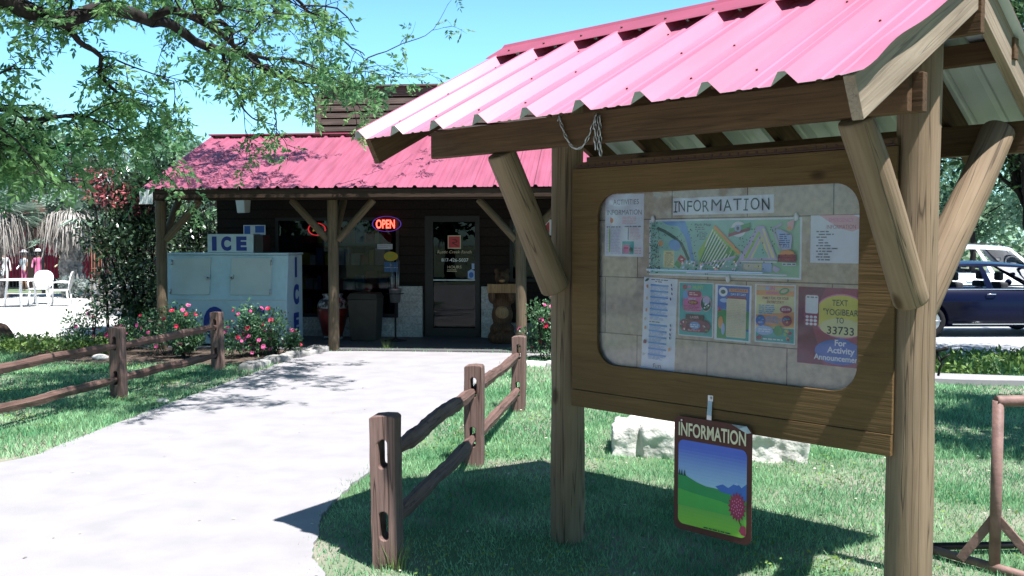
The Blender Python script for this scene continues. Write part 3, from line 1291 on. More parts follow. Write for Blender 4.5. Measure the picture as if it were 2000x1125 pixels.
# log braces
log('brace', (-0.925, -0.125, 1.40), (-0.955, -0.512, 2.112), 0.079, 0.075, 'log_wood', kiosk, 24, 20, 0.04, 4)
log('brace', (1.000, -0.125, 1.415), (0.935, -0.512, 2.112), 0.070, 0.068, 'log_wood', kiosk, 24, 20, 0.04, 5)
log('brace', (-0.95, 0.10, 1.47), (-0.98, 0.70, 2.13), 0.075, 0.07, 'log_wood', kiosk, 20, 14, 0.04, 6)
log('brace', (0.955, 0.05, 1.37), (1.055, 0.640, 2.155), 0.077, 0.072, 'log_wood', kiosk, 24, 18, 0.04, 7)

# display case
HX0, HX1, HZ0, HZ1 = -0.650, 0.765, 1.018, 1.905
case = plate(rect(-0.824, 0.868, 0.918, 2.043), [rrect(HX0, HZ0, HX1, HZ1, 0.115, 10)], -0.106, -0.088)
case.build('display_frame', 'panel_wood', kiosk, None, 0.002)
b = MB()                                                        # box carcass behind the frame
for x0, z0, x1, z1 in ((-0.82, 0.872, 0.848, 0.90), (-0.82, 2.010, 0.848, 2.038), (-0.82, 0.90, -0.79, 2.010), (0.82, 0.90, 0.848, 2.010)):
    b.box(x0, -0.0865, z0, x1, 0.02, z1)
b.build('case_box', 'beam_wood', kiosk)
b = MB()
b.box(-0.7898, -0.062, 0.9002, 0.8198, -0.045, 2.0098)
b.build('tile_backing', 'tile_board', kiosk)
b = MB()
b.box(-0.7, -0.0855, 0.95, 0.80, -0.0825, 1.95)
b.build('glass_pane', 'case_glass', kiosk)
# top batten with a long hinge, lower board
b = MB()
b.box(-0.80, -0.098, 2.0455, 0.915, -0.02, 2.078)
b.build('top_batten', 'beam_wood', kiosk, None, 0.003)
b = MB()
for i in range(36):
    x = -0.77 + i * 0.0475
    b.tube([(x, -0.0985, 2.061), (x, -0.1015, 2.061)], 0.006, 8)
b.box(-0.795, -0.1035, 2.046, 0.91, -0.0990, 2.052)
b.build('hinge', 'screw_dark', kiosk)
beam('lower_board', (-0.826, -0.096, 0.820), (0.916, -0.096, 0.820), 0.024, 0.090, 'panel_wood', kiosk)

# ---------------------------------------------------------------- papers behind the glass
PY = -0.0636


def put(pr, name, label, cat, x, z, tilt=0.0, group=None):
    o = pr.build(name)
    o.matrix_world = KM @ Matrix.Translation((x, PY, z)) @ Matrix.Rotation(R(tilt), 4, 'Y')
    return tag(o, label, cat, group)


rr = random.Random(5)
# header strip
p = Print()
p.base(-0.275, 0, 0.275, 0.083, 'paper_white')
for i, (ch, xx, ww) in enumerate(zip('INFORMATION', (-0.258, -0.221, -0.177, -0.132, -0.083, -0.026, 0.037, 0.089, 0.134, 0.182, 0.237),
                                 (0.018, 0.037, 0.029, 0.044, 0.035, 0.056, 0.046, 0.044, 0.018, 0.045, 0.038))):
    if ch == 'I':
        for q in (rect(xx - 0.0028, 0.013, xx + 0.0028, 0.068), rect(xx - 0.012, 0.062, xx + 0.012, 0.068), rect(xx - 0.012, 0.013, xx + 0.012, 0.019)):
            p.poly([(a + (c2 - 0.04) * 0.06, c2) for a, c2 in q], 'ink_dark')
    else:
        p.text(ch, xx, 0.013 + (0.003 if i % 2 else 0), 0.055, 'ink_dark', ww, 0.0, R((-3, 2, -2, 1, 3, -2, 2, 0, -2, 1, 3)[i]), 0.0)
put(p, 'paper_strip', 'white paper strip lettered INFORMATION above the park map', 'paper strip', 0.071, 1.787, 0.0)

# activities sheet
p = Print()
w, h = 0.250, 0.320
p.base(0, 0, w, h, 'paper_white')
p.text('ACTIVITIES', 0.135, 0.267, 0.026, 'ink_grey', 0.165, -0.002, wob=0.03)
p.text('INFORMATION', 0.125, 0.214, 0.026, 'ink_grey', 0.225, -0.002, wob=0.03)
p.poly(ellipse(0.045, 0.185, 0.010, 0.014), 'ink_orange')
p.rect(0.036, 0.180, 0.040, 0.202, 'ink_red')
p.greek(0.115, 0.165, 0.205, 0.206, 5, 'ink_palepink', 0.4, rr)
p.greek(0.012, 0.148, 0.115, 0.156, 1, 'ink_grey', 0.8, rr)
p.greek(0.13, 0.150, 0.235, 0.158, 1, 'ink_grey', 0.8, rr)
p.greek(0.012, 0.012, 0.028, 0.145, 16, 'ink_lilac', 0.35, rr)
p.rect(0.029, 0.02, 0.037, 0.145, 'ink_lime')
p.greek(0.042, 0.012, 0.108, 0.145, 17, 'ink_lilac', 0.35, rr)
p.rect(0.153, 0.085, 0.158, 0.148, 'ink_grey')
p.greek(0.165, 0.085, 0.235, 0.148, 9, 'ink_palepink', 0.35, rr)
p.rect(0.118, 0.012, 0.192, 0.078, 'ink_teal')
p.rect(0.124, 0.016, 0.164, 0.060, 'ink_pink')
p.poly(ellipse(0.176, 0.034, 0.012, 0.014), 'ink_darkgreen')
p.rect(0.130, 0.040, 0.158, 0.048, 'ink_red')
p.greek(0.198, 0.012, 0.240, 0.05, 3, 'ink_palepink', 0.4, rr)
put(p, 'paper_sheet', 'white sheet headed ACTIVITIES INFORMATION in the top left of the glazed case', 'notice', -0.634, 1.583, 0.6)

# park map
p = Print()
w, h = 0.83, 0.276
p.base(0, 0, w, h, 'paper_white')
p.rect(0.008, 0.008, w - 0.008, h - 0.008, 'ink_mapgreen')
p.poly([(0.52, 0.009), (0.821, 0.009), (0.821, 0.267), (0.60, 0.267)], 'ink_mapgreen_warm')
river = [(0.075, 0.267), (0.215, 0.267), (0.245, 0.19), (0.262, 0.11), (0.270, 0.075), (0.252, 0.075), (0.235, 0.13), (0.215, 0.19), (0.175, 0.24), (0.11, 0.250)]
p.poly(river[:4] + river[4:6] + river[6:], 'ink_sky')
road = [(0.048, 0.235), (0.10, 0.215), (0.155, 0.185), (0.195, 0.155), (0.215, 0.120), (0.238, 0.078)]
up = [(x + 0.005, z + 0.007) for x, z in road]
dn = [(x - 0.005, z - 0.006) for x, z in road]
p.poly(up + dn[::-1], 'ink_darkgreen')
p.poly(ellipse(0.155, 0.150, 0.036, 0.026, rot=-0.35), 'ink_sky')
p.poly(ellipse(0.070, 0.158, 0.016, 0.014), 'ink_orange')
p.rect(0.09, 0.04, 0.152, 0.122, 'ink_paleyellow')
p.greek(0.096, 0.045, 0.146, 0.105, 11, 'ink_brown', 0.3, rr)
p.rect(0.104, 0.109, 0.138, 0.113, 'ink_brown')
p.poly([(0.190, 0.104), (0.222, 0.084), (0.202, 0.058), (0.172, 0.080)], 'ink_red')
p.poly([(0.171, 0.078), (0.200, 0.057), (0.184, 0.034), (0.154, 0.055)], 'ink_green')
p.rect(0.192, 0.078, 0.206, 0.084, 'ink_white')
p.text('Park Map', 0.318, 0.243, 0.011, 'ink_dark', 0.09)
p.greek(0.275, 0.222, 0.365, 0.240, 2, 'ink_grey', 0.4, rr)
p.greek(0.300, 0.175, 0.345, 0.216, 6, 'ink_grey', 0.4, rr)
# rows of pitches: the big diamond
p.poly([(0.385, 0.245), (0.525, 0.115), (0.505, 0.100), (0.300, 0.060), (0.295, 0.12)], 'ink_lime')
p.poly([(0.387, 0.247), (0.527, 0.118), (0.519, 0.106), (0.378, 0.234)], 'ink_orange')
for i in range(10):
    f = i / 9
    x0, z0 = 0.376 + 0.105 * f, 0.226 - 0.106 * f
    dx, dz = -0.086 * (0.95 - 0.25 * abs(f - 0.2)), -0.160 * (0.95 - 0.45 * f)
    if i == 0:
        dz *= 0.55
        dx *= 0.55
    t = 0.0028
    p.poly([(x0 - t, z0 + t * .6), (x0 + t, z0 - t * .6), (x0 + dx + t, z0 + dz - t * .6), (x0 + dx - t, z0 + dz + t * .6)], 'ink_white', same=i > 0)
for i in range(9):
    f = (i + 0.5) / 9
    x0, z0 = 0.372 + 0.103 * f, 0.216 - 0.106 * f
    dx, dz = -0.080 * (0.95 - 0.25 * abs(f - 0.2)), -0.150 * (0.95 - 0.45 * f)
    t = 0.0034
    p.poly([(x0 - t, z0 + t * .6), (x0 + t, z0 - t * .6), (x0 + dx + t, z0 + dz - t * .6), (x0 + dx - t, z0 + dz + t * .6)], 'ink_green', same=i > 0)
for k in range(3):
    x0, z0 = 0.462 + 0.022 * k, 0.148 - 0.020 * k
    p.poly([(x0, z0), (x0 + 0.014, z0 - 0.013), (x0 - 0.004, z0 - 0.042), (x0 - 0.018, z0 - 0.03)], 'ink_green', same=k > 0)
p.poly([(0.300, 0.060), (0.306, 0.055), (0.48, 0.085), (0.51, 0.100), (0.505, 0.105), (0.42, 0.082)], 'ink_lilac')
# the round badge with its banner, in plain colours
p.poly(ellipse(0.515, 0.225, 0.040, 0.036, 24), 'ink_white')
p.poly([(0.462, 0.205), (0.575, 0.232), (0.578, 0.256), (0.466, 0.228)], 'ink_green')
p.poly([(0.461, 0.189), (0.575, 0.219), (0.575, 0.232), (0.462, 0.205)], 'ink_crimson')
p.poly(ellipse(0.512, 0.229, 0.018, 0.017, 16), 'ink_paleblue')
p.poly(ellipse(0.512, 0.229, 0.008, 0.009, 12), 'ink_brown')
# triangle of pitches
p.poly([(0.612, 0.240), (0.650, 0.240), (0.718, 0.085), (0.515, 0.080)], 'ink_lilac')
for i in range(3):
    a = 0.016 + i * 0.026
    p.poly([(0.612 + a * .55, 0.232 - a), (0.622 + a * .55, 0.226 - a), (0.541 + a * 1.25, 0.090), (0.526 + a * 1.25, 0.090)], 'ink_paleyellow' if i % 2 else 'ink_lime', same=i > 0)
for i in range(2):
    a = i * 0.026
    p.poly([(0.638 - a * .3, 0.228 - a), (0.649 - a * .3, 0.226 - a), (0.706 - a, 0.094), (0.690 - a, 0.094)], 'ink_paleyellow', same=i > 0)
p.poly([(0.632, 0.168), (0.676, 0.096), (0.590, 0.092)], 'ink_mapgreen')
p.rect(0.510, 0.072, 0.715, 0.079, 'ink_white')
p.rect(0.545, 0.035, 0.640, 0.068, 'ink_paleyellow')
p.rect(0.642, 0.028, 0.690, 0.070, 'ink_paleblue')
p.greek(0.520, 0.030, 0.640, 0.070, 6, 'ink_lilac', 0.5, rr)
p.poly([(0.70, 0.062), (0.735, 0.045), (0.715, 0.028), (0.695, 0.040)], 'ink_lilac')
p.poly([(0.688, 0.228), (0.738, 0.252), (0.742, 0.246), (0.700, 0.222), (0.738, 0.130), (0.730, 0.130)], 'ink_lilac')
p.poly([(0.705, 0.225), (0.735, 0.222), (0.790, 0.196), (0.785, 0.135), (0.742, 0.130)], 'ink_lilac')
p.poly([(0.712, 0.220), (0.735, 0.216), (0.783, 0.193), (0.779, 0.140), (0.747, 0.136)], 'ink_paleblue')
p.greek(0.728, 0.150, 0.778, 0.205, 6, 'ink_navy', 0.5, rr)
p.text('302', 0.760, 0.142, 0.016, 'ink_navy', 0.036)
p.poly([(0.765, 0.255), (0.800, 0.265), (0.795, 0.225), (0.768, 0.215)], 'ink_palepink')
p.poly(ellipse(0.776, 0.226, 0.012, 0.010, 12), 'ink_orange')
p.rect(0.722, 0.078, 0.812, 0.110, 'ink_maroon')
p.poly([(0.728, 0.110), (0.806, 0.110), (0.795, 0.126), (0.767, 0.131), (0.738, 0.126)], 'ink_orange')
p.text('HOME', 0.767, 0.099, 0.013, 'ink_red', 0.062, 0.02)
p.text('COMFY', 0.767, 0.082, 0.013, 'ink_red', 0.078, 0.02)
p.rect(0.745, 0.062, 0.812, 0.073, 'ink_white')
p.greek(0.748, 0.064, 0.810, 0.071, 1, 'ink_navy', 0.7, rr)
# trees dotted over the map, small buildings, bottom road
for i in range(330):
    x, z = rr.uniform(0.012, 0.30), rr.uniform(0.02, 0.262)
    if rr.random() < 0.5:
        x = rr.uniform(0.012, 0.075)
    if 0.087 < x < 0.155 and 0.035 < z < 0.125 or (x - 0.155) ** 2 + ((z - 0.15) * 1.3) ** 2 < 0.0017:
        continue
    if inside(np.array([x]), np.array([z]), river)[0]:
        continue
    if 0.08 < x < 0.24 and z < 0.19 - 0.3 * (x - 0.08) and rr.random() < 0.85:
        continue
    r = rr.uniform(0.0018, 0.0035)
    p.poly(ellipse(x, z, r, r * 1.2, 6), 'ink_darkgreen', same=i > 0)
for i in range(90):
    x = rr.uniform(0.5, 0.72)
    z = rr.uniform(0.03, 0.235)
    on_edge = abs((x - 0.632) / 0.115) > (0.25 - z) / 0.17 * 0.9
    if not on_edge or z > 0.11 and abs(x - 0.632) > 0.115:
        if rr.random() < 0.8:
            continue
    p.poly(ellipse(x, z, 0.003, 0.0034, 6), 'ink_darkgreen', same=i > 0)
for i in range(70):
    x, z = rr.uniform(0.20, 0.53), rr.uniform(0.03, 0.075)
    r = rr.uniform(0.0025, 0.006)
    mname = rr.choice(['ink_lilac', 'ink_paleblue', 'ink_darkgreen', 'ink_white', 'ink_lilac', 'ink_palepink'])
    p.poly(ellipse(x, z, r * 1.3, r * .8, 5, rr.random()), mname)
p.rect(0.010, 0.024, 0.66, 0.030, 'ink_paleblue')
p.rect(0.25, 0.017, 0.78, 0.021, 'ink_lilac')
for x in (0.02, 0.03, 0.07, 0.075, 0.08, 0.36, 0.37):
    p.poly(ellipse(x, 0.014, 0.004, 0.003, 6), 'ink_darkgreen')
    p.poly(ellipse(x, 0.038, 0.004, 0.003, 6), 'ink_darkgreen')
put(p, 'park_map', 'wide blue green park map with rows of camping pitches, centre of the glazed case', 'map', -0.346, 1.491, 0.15)

# emergency sheet
p = Print()
w, h = 0.24, 0.206
p.base(0, 0, w, h, 'paper_white')
p.poly([(0.04, 0.206), (0.19, 0.206), (0.24, 0.185), (0.24, 0.155), (0.19, 0.135), (0.13, 0.150)], 'ink_palepink')
p.text('EMERGENCY', 0.140, 0.176, 0.017, 'ink_pink', 0.110, -0.002)
p.text('INFORMATION', 0.140, 0.147, 0.017, 'ink_crimson', 0.130, -0.002)
for i, (ln, ind) in enumerate(((0.10, 0), (0.07, 1), (0.05, 0), (0.035, 1), (0.045, 1), (0.08, 0), (0.16, 1), (0.09, 0), (0.06, 1), (0.09, 0), (0.055, 1))):
    z = 0.132 - i * 0.0122
    p.greek(0.028 + ind * 0.010, z, 0.028 + ind * 0.010 + ln, z + 0.007, 1, 'ink_grey', 0.75, rr)
put(p, 'paper_sheet', 'white sheet headed EMERGENCY INFORMATION in the top right of the case', 'notice', 0.526, 1.565, 0.2)

# long schedule
p = Print()
w, h = 0.203, 0.465
p.base(0, 0, w, h, 'paper_white')
p.greek(0.045, 0.452, 0.150, 0.459, 1, 'ink_grey', 0.7, rr)
p.greek(0.07, 0.442, 0.13, 0.449, 1, 'ink_grey', 0.7, rr)
for blk, (z1, nr) in enumerate(((0.432, 6), (0.232, 6))):
    for i in range(nr):
        z = z1 - i * 0.030
        p.rect(0.042, z - 0.009, 0.152, z, 'ink_sky', same=i > 0)
        p.greek(0.044, z - 0.029, 0.150, z - 0.010, 3, 'ink_paleblue', 0.55, rr)
p.greek(0.045, 0.240, 0.150, 0.247, 1, 'ink_grey', 0.7, rr)
p.poly(ellipse(0.022, 0.452, 0.014, 0.006, 10, 0.5), 'ink_darkgreen')
for z in (0.42, 0.36, 0.30, 0.255, 0.21):
    p.poly(ellipse(0.022 + rr.uniform(-.004, .004), z, 0.006, 0.010, 8, rr.uniform(-.4, .4)), rr.choice(['ink_tan', 'ink_brown', 'ink_orange']))
p.poly([(0.012, 0.142), (0.022, 0.152), (0.034, 0.142), (0.030, 0.130), (0.014, 0.130)], 'ink_crimson')
for z in (0.435, 0.415, 0.392, 0.366, 0.235, 0.213, 0.19, 0.172):
    p.poly(ellipse(0.176 + rr.uniform(-.005, .005), z, 0.004, 0.008, 8, 0.3), 'ink_navy')
p.poly(ellipse(0.175, 0.115, 0.008, 0.010, 10), 'ink_orange')
p.greek(0.012, 0.07, 0.032, 0.082, 2, 'ink_tan', 0.6, rr)
p.text('fun', 0.105, 0.015, 0.022, 'ink_grey', 0.05)
p.rect(0, 0, w, 0.012, 'ink_paleblue')
put(p, 'paper_sheet', 'tall narrow white timetable with blue bands, lower left of the case', 'notice', -0.392, 1.015, 2.0)

# green pink poster
p = Print()
w, h = 0.197, 0.262
p.base(0, 0, w, h, 'paper_white')
p.rect(0.004, 0.004, w - 0.004, h - 0.004, 'ink_teal')
p.poly(ellipse(0.035, 0.238, 0.014, 0.012), 'ink_crimson')
p.poly(ellipse(0.062, 0.240, 0.009, 0.008), 'ink_pink')
p.text('HUNT', 0.112, 0.230, 0.018, 'ink_lime', 0.062, 0.03)
p.poly(rrect(0.026, 0.120, 0.135, 0.222, 0.02, 4), 'ink_pink')
p.poly(ellipse(0.040, 0.20, 0.016, 0.02), 'ink_sky')
p.poly(rrect(0.052, 0.192, 0.130, 0.222, 0.012, 4), 'ink_crimson')
p.greek(0.062, 0.198, 0.122, 0.216, 2, 'ink_palepink', 0.65, rr)
p.greek(0.058, 0.176, 0.10, 0.188, 1, 'ink_lilac', 0.6, rr)
p.poly(ellipse(0.085, 0.165, 0.030, 0.011), 'ink_crimson')
p.text('NEW', 0.085, 0.160, 0.010, 'ink_yellow', 0.042, 0.02)
p.greek(0.030, 0.124, 0.132, 0.152, 4, 'ink_crimson', 0.35, rr)
p.poly(ellipse(0.158, 0.163, 0.031, 0.038), 'ink_palepink')
p.poly(ellipse(0.158, 0.163, 0.028, 0.035), 'ink_darkgreen')
p.poly(ellipse(0.160, 0.178, 0.020, 0.019), 'ink_lilac')
for i in range(9):
    p.poly(ellipse(0.158 + rr.uniform(-.018, .018), 0.150 + rr.uniform(-.014, .014), 0.005, 0.005, 6), rr.choice(['ink_white', 'ink_teal', 'ink_green']))
p.rect(0.046, 0.082, 0.150, 0.106, 'ink_brown')
p.text('LASER', 0.098, 0.088, 0.012, 'ink_palepink', 0.05, 0.02)
p.poly(ellipse(0.038, 0.052, 0.027, 0.030), 'ink_crimson')
p.poly(ellipse(0.160, 0.052, 0.027, 0.030), 'ink_maroon')
p.poly(rrect(0.052, 0.022, 0.152, 0.082, 0.008, 3), 'ink_maroon')
p.poly(ellipse(0.100, 0.054, 0.030, 0.018), 'ink_sky')
p.greek(0.075, 0.044, 0.125, 0.062, 2, 'ink_white', 0.5, rr)
p.greek(0.060, 0.026, 0.145, 0.036, 2, 'ink_palepink', 0.5, rr)
for i in range(10):
    for cx in (0.036, 0.163):
        p.poly(ellipse(cx + rr.uniform(-.017, .017), 0.052 + rr.uniform(-.02, .02), 0.004, 0.005, 6), rr.choice(['ink_palepink', 'ink_white', 'ink_green', 'ink_brown']))
put(p, 'poster', 'teal poster with pink panels and round photos, left of the three small posters', 'poster', -0.165, 1.199, 0.3)

# blue poster with beige table
p = Print()
w, h = 0.195, 0.265
p.base(0, 0, w, h, 'paper_white')
p.rect(0.014, 0.008, w - 0.010, h - 0.006, 'ink_blue')
p.poly([(0.014, 0.06), (0.185, 0.06), (0.185, 0.145), (0.14, 0.15), (0.014, 0.145)], 'ink_green')
p.poly([(0.014, 0.008), (0.185, 0.008), (0.185, 0.05), (0.014, 0.07)], 'ink_teal')
p.poly([(0.014, 0.11), (0.045, 0.145), (0.065, 0.125), (0.065, 0.008), (0.014, 0.008)], 'ink_green')
p.poly([(0.016, 0.135), (0.026, 0.162), (0.036, 0.140)], 'ink_red')
p.poly(ellipse(0.050, 0.190, 0.022, 0.010), 'ink_paleblue')
p.poly(ellipse(0.045, 0.230, 0.024, 0.022), 'ink_white')
p.poly(ellipse(0.045, 0.230, 0.013, 0.010), 'ink_darkgreen')
p.rect(0.078, 0.232, 0.178, 0.247, 'ink_orange')
p.text('SCHEDULE', 0.128, 0.2355, 0.009, 'ink_crimson', 0.085, 0.01)
p.text('DAY BY DAY', 0.128, 0.216, 0.010, 'ink_white', 0.080, 0.01)
p.rect(0.066, 0.200, 0.170, 0.211, 'ink_crimson')
p.poly(rrect(0.066, 0.018, 0.172, 0.200, 0.008, 3), 'ink_cream')
p.greek(0.070, 0.024, 0.168, 0.196, 22, 'ink_tan', 0.4, rr)
p.poly(ellipse(0.036, 0.085, 0.013, 0.03), 'ink_orange')
p.poly(ellipse(0.050, 0.055, 0.010, 0.028), 'ink_paleblue')
put(p, 'poster', 'blue poster with a beige timetable panel, middle of the three small posters', 'poster', 0.040, 1.192, 0.8)

# yellow poster
p = Print()
w, h = 0.202, 0.266
p.base(0, 0, w, h, 'paper_white')
p.rect(0.006, 0.005, w - 0.005, h - 0.005, 'ink_paleyellow')
p.rect(0.006, 0.215, w - 0.005, h - 0.005, 'ink_orange')
p.rect(0.006, 0.238, w - 0.005, h - 0.012, 'ink_tan')
p.poly([(0.006, 0.075), (0.197, 0.075), (0.197, 0.145), (0.006, 0.125)], 'ink_orange')
p.poly([(0.006, 0.005), (0.197, 0.005), (0.197, 0.07), (0.006, 0.06)], 'ink_teal')
p.text('FUN', 0.078, 0.240, 0.016, 'ink_pink', 0.045, 0.03)
p.text('wristband', 0.092, 0.222, 0.014, 'ink_pink', 0.075, 0.02)
p.rect(0.055, 0.240, 0.072, 0.254, 'ink_paleblue')
tor = ellipse(0.147, 0.236, 0.026, 0.015, 20, 0.3)
p.poly(tor, 'ink_green')
p.poly(ellipse(0.147, 0.238, 0.018, 0.008, 20, 0.3), 'ink_tan')
p.text('FAMILY FUN, FOR YOUR', 0.104, 0.198, 0.012, 'ink_crimson', 0.130, 0.012, shear=0.25)
p.text('ENTIRE STAY!', 0.104, 0.180, 0.012, 'ink_crimson', 0.085, 0.012, shear=0.25)
p.greek(0.022, 0.130, 0.108, 0.174, 5, 'ink_sky', 0.5, rr)
p.greek(0.060, 0.090, 0.145, 0.122, 4, 'ink_sky', 0.5, rr)
p.poly(ellipse(0.158, 0.155, 0.030, 0.017), 'ink_crimson')
p.text('$20.99', 0.158, 0.150, 0.010, 'ink_white', 0.042, 0.01)
for cx, cz, r in ((0.032, 0.100, 0.025), (0.165, 0.105, 0.024)):
    p.poly(ellipse(cx, cz, r, r), 'ink_crimson' if cx > .1 else 'ink_blue')
    for i in range(8):
        p.poly(ellipse(cx + rr.uniform(-.014, .014), cz + rr.uniform(-.014, .014), 0.006, 0.004, 6), rr.choice(['ink_sky', 'ink_brown', 'ink_teal', 'ink_orange']))
p.poly(ellipse(0.055, 0.056, 0.045, 0.022), 'ink_paleblue')
p.greek(0.025, 0.046, 0.085, 0.066, 2, 'ink_white', 0.5, rr)
p.poly(ellipse(0.125, 0.058, 0.022, 0.024), 'ink_green')
for i in range(8):
    p.poly(ellipse(0.172 + rr.uniform(-.014, .014), 0.045 + rr.uniform(-.025, .03), 0.008, 0.007, 6), rr.choice(['ink_lime', 'ink_orange', 'ink_crimson', 'ink_green']))
p.greek(0.050, 0.014, 0.15, 0.022, 1, 'ink_white', 0.7, rr)
p.poly(ellipse(0.030, 0.022, 0.014, 0.010), 'ink_crimson')
put(p, 'poster', 'orange yellow poster offering FAMILY FUN, right of the three small posters', 'poster', 0.257, 1.198, 0.0)

# dark red text-message poster
p = Print()
w, h = 0.312, 0.338
p.base(0, 0, w, h, 'ink_crimson')
p.poly([(0.002, 0.002), (0.125, 0.002), (0.060, 0.20), (0.130, 0.336), (0.002, 0.336)], 'ink_maroon')
p.poly(ellipse(0.205, 0.218, 0.130, 0.096, 36), 'ink_pink')
p.poly(ellipse(0.205, 0.218, 0.124, 0.090, 36), 'ink_yellow')
p.poly([q for q in ellipse(0.205, 0.168, 0.10, 0.040, 28)], 'ink_paleyellow')
p.text('TEXT', 0.195, 0.262, 0.026, 'ink_dark', 0.072, 0.004, wob=0.03)
p.text('"YOGIBEAR"', 0.203, 0.221, 0.026, 'ink_dark', 0.168, 0.004, wob=0.03)
p.text('TO', 0.196, 0.187, 0.024, 'ink_dark', 0.036, 0.004, wob=0.03)
p.text('33733', 0.200, 0.139, 0.033, 'ink_dark', 0.122, 0.012, wob=0.02)
p.poly(rrect(0.030, 0.168, 0.100, 0.308, 0.010, 4), 'ink_crimson')
p.poly(rrect(0.036, 0.222, 0.096, 0.302, 0.008, 4), 'ink_white')
p.greek(0.042, 0.290, 0.092, 0.297, 1, 'ink_grey', 0.8, rr)
for i in range(3):
    for j in range(3):
        p.poly(ellipse(0.046 + i * 0.019, 0.207 - j * 0.0155, 0.008, 0.0062, 10), 'ink_white', same=(i + j) > 0)
p.poly(ellipse(0.195, 0.062, 0.110, 0.054, 36), 'ink_blue')
p.poly(ellipse(0.205, 0.090, 0.055, 0.032, 24), 'ink_blue')
p.text('For', 0.203, 0.090, 0.025, 'ink_white', 0.052, 0.025)
p.text('Activity', 0.205, 0.058, 0.025, 'ink_white', 0.125, 0.025)
p.text('Announcements', 0.196, 0.024, 0.024, 'ink_white', 0.228, 0.022)
put(p, 'poster', 'dark red poster with a phone and yellow oval reading TEXT, lower right of the case', 'poster', 0.470, 1.121, 0.5)

# white plastic clips on the map edge
for i, (x, z, lb) in enumerate(((-0.318, 1.770, 'white plastic clip on the top left corner of the park map'),
                                (0.461, 1.766, 'white plastic clip on the top right corner of the park map'),
                                (0.118, 1.484, 'white plastic clip on the lower edge of the park map'))):
    b = MB()
    b.ball((0, -0.006, 0), (0.0125, 0.008, 0.019), 0, 12, 8)
    b.tube([(0, -0.003, -0.012), (0, -0.003, 0.012)], 0.006, 8)
    o = b.build('clip', 'white_plastic')
    o.matrix_world = KM @ Matrix.Translation((x, PY - 0.002, z))
    tag(o, lb, 'clip', 'clips holding the park map')

# ---------------------------------------------------------------- hanging information sign
sign = thing('information_sign', 'small hanging metal sign lettered INFORMATION over a meadow picture', 'sign', KM @ Vector((0.078, -0.130, 0.262)), KROT)
b = plate(rrect(-0.215, 0, 0.212, 0.553, 0.035, 6), [], 0.0, 0.003)
b.build('sign_panel', 'ink_brown', sign)
p = Print(0.0004)
p.k = 1
pic = rrect(-0.190, 0.030, 0.187, 0.440, 0.030, 6)


def clip_poly(pts, z0=None, z1=None):
    def cut(ps, val, keep_above):
        out = []
        for i in range(len(ps)):
            a, c2 = ps[i], ps[(i + 1) % len(ps)]
            ia = (a[1] >= val) == keep_above
            ic = (c2[1] >= val) == keep_above
            if ia:
                out.append(a)
            if ia != ic:
                t = (val - a[1]) / (c2[1] - a[1])
                out.append((a[0] + t * (c2[0] - a[0]), val))
        return out
    if z0 is not None:
        pts = cut(pts, z0, True)
    if z1 is not None:
        pts = cut(pts, z1, False)
    return pts


flat('sign_sky_deep', (0.09, 0.17, 0.62))
flat('sign_sky', (0.14, 0.33, 0.72))
flat('sign_sky_pale', (0.34, 0.56, 0.76))
flat('sign_green', (0.05, 0.30, 0.10))
flat('sign_green_mid', (0.10, 0.42, 0.09))
flat('sign_green_light', (0.20, 0.52, 0.07))
NB = 26
for i in range(NB):                                            # printed bands from deep blue to lime
    z0 = 0.030 + 0.41 * i / NB
    z1 = 0.030 + 0.41 * (i + 1) / NB
    f = (i + 0.5) / NB

    def mixc(a, c2, t):
        t = max(0, min(1, t))
        return tuple(u + (v - u) * t for u, v in zip(a, c2))
    if f > 0.5:
        colr = mixc((0.36, 0.56, 0.76), (0.08, 0.14, 0.60), (f - 0.5) / 0.42)
    else:
        colr = mixc((0.26, 0.56, 0.06), (0.04, 0.27, 0.11), f / 0.5)
    nm = flat('sign_band_%d' % i, colr, 0.45, 0.35, 0.02)
    p.poly(clip_poly(pic, z0 - 0.0002, z1 + 0.0002), nm, same=i > 0)
p.poly([(0.02, 0.245), (0.06, 0.262), (0.090, 0.250), (0.135, 0.285), (0.160, 0.262), (0.187, 0.285), (0.187, 0.205), (0.05, 0.225)], 'ink_blue')
p.poly([(0.120, 0.272), (0.135, 0.285), (0.147, 0.274), (0.136, 0.270)], 'ink_paleblue')
p.poly([(-0.190, 0.265), (-0.15, 0.270), (-0.08, 0.245), (0.02, 0.225), (0.10, 0.222), (0.187, 0.195), (0.187, 0.15), (-0.19, 0.15)], 'sign_green')
p.poly([(-0.190, 0.20), (-0.10, 0.190), (0.05, 0.180), (0.187, 0.160), (0.187, 0.12), (-0.19, 0.12)], 'sign_green_mid')
for x in (-0.182, -0.168, -0.152):
    p.poly([(x - 0.007, 0.266), (x + 0.007, 0.266), (x, 0.298)], 'ink_darkgreen', same=x > -0.18)
bush = []
for i in range(34):
    a = 2 * math.pi * i / 34
    r = (0.062 if i % 2 else 0.046)
    bush.append((0.140 + r * math.cos(a) * 0.82, 0.170 + r * 1.15 * math.sin(a)))
bush = [(min(x, 0.187), z) for x, z in bush]
p.poly(bush, 'ink_crimson')
for i in range(26):
    a = i * 2.4
    r = 0.040 * math.sqrt(i / 26)
    x = 0.140 + r * math.cos(a) * .8
    p.poly(ellipse(min(x, 0.18), 0.170 + r * 1.1 * math.sin(a), 0.003, 0.004, 6), 'ink_pink', same=i > 0)
p.poly([(0.146, 0.110), (0.150, 0.110), (0.176, 0.062), (0.172, 0.062)], 'ink_brown')
p.poly([(0.150, 0.060), (0.160, 0.085), (0.178, 0.09), (0.187, 0.08), (0.187, 0.042), (0.165, 0.045)], 'ink_crimson')
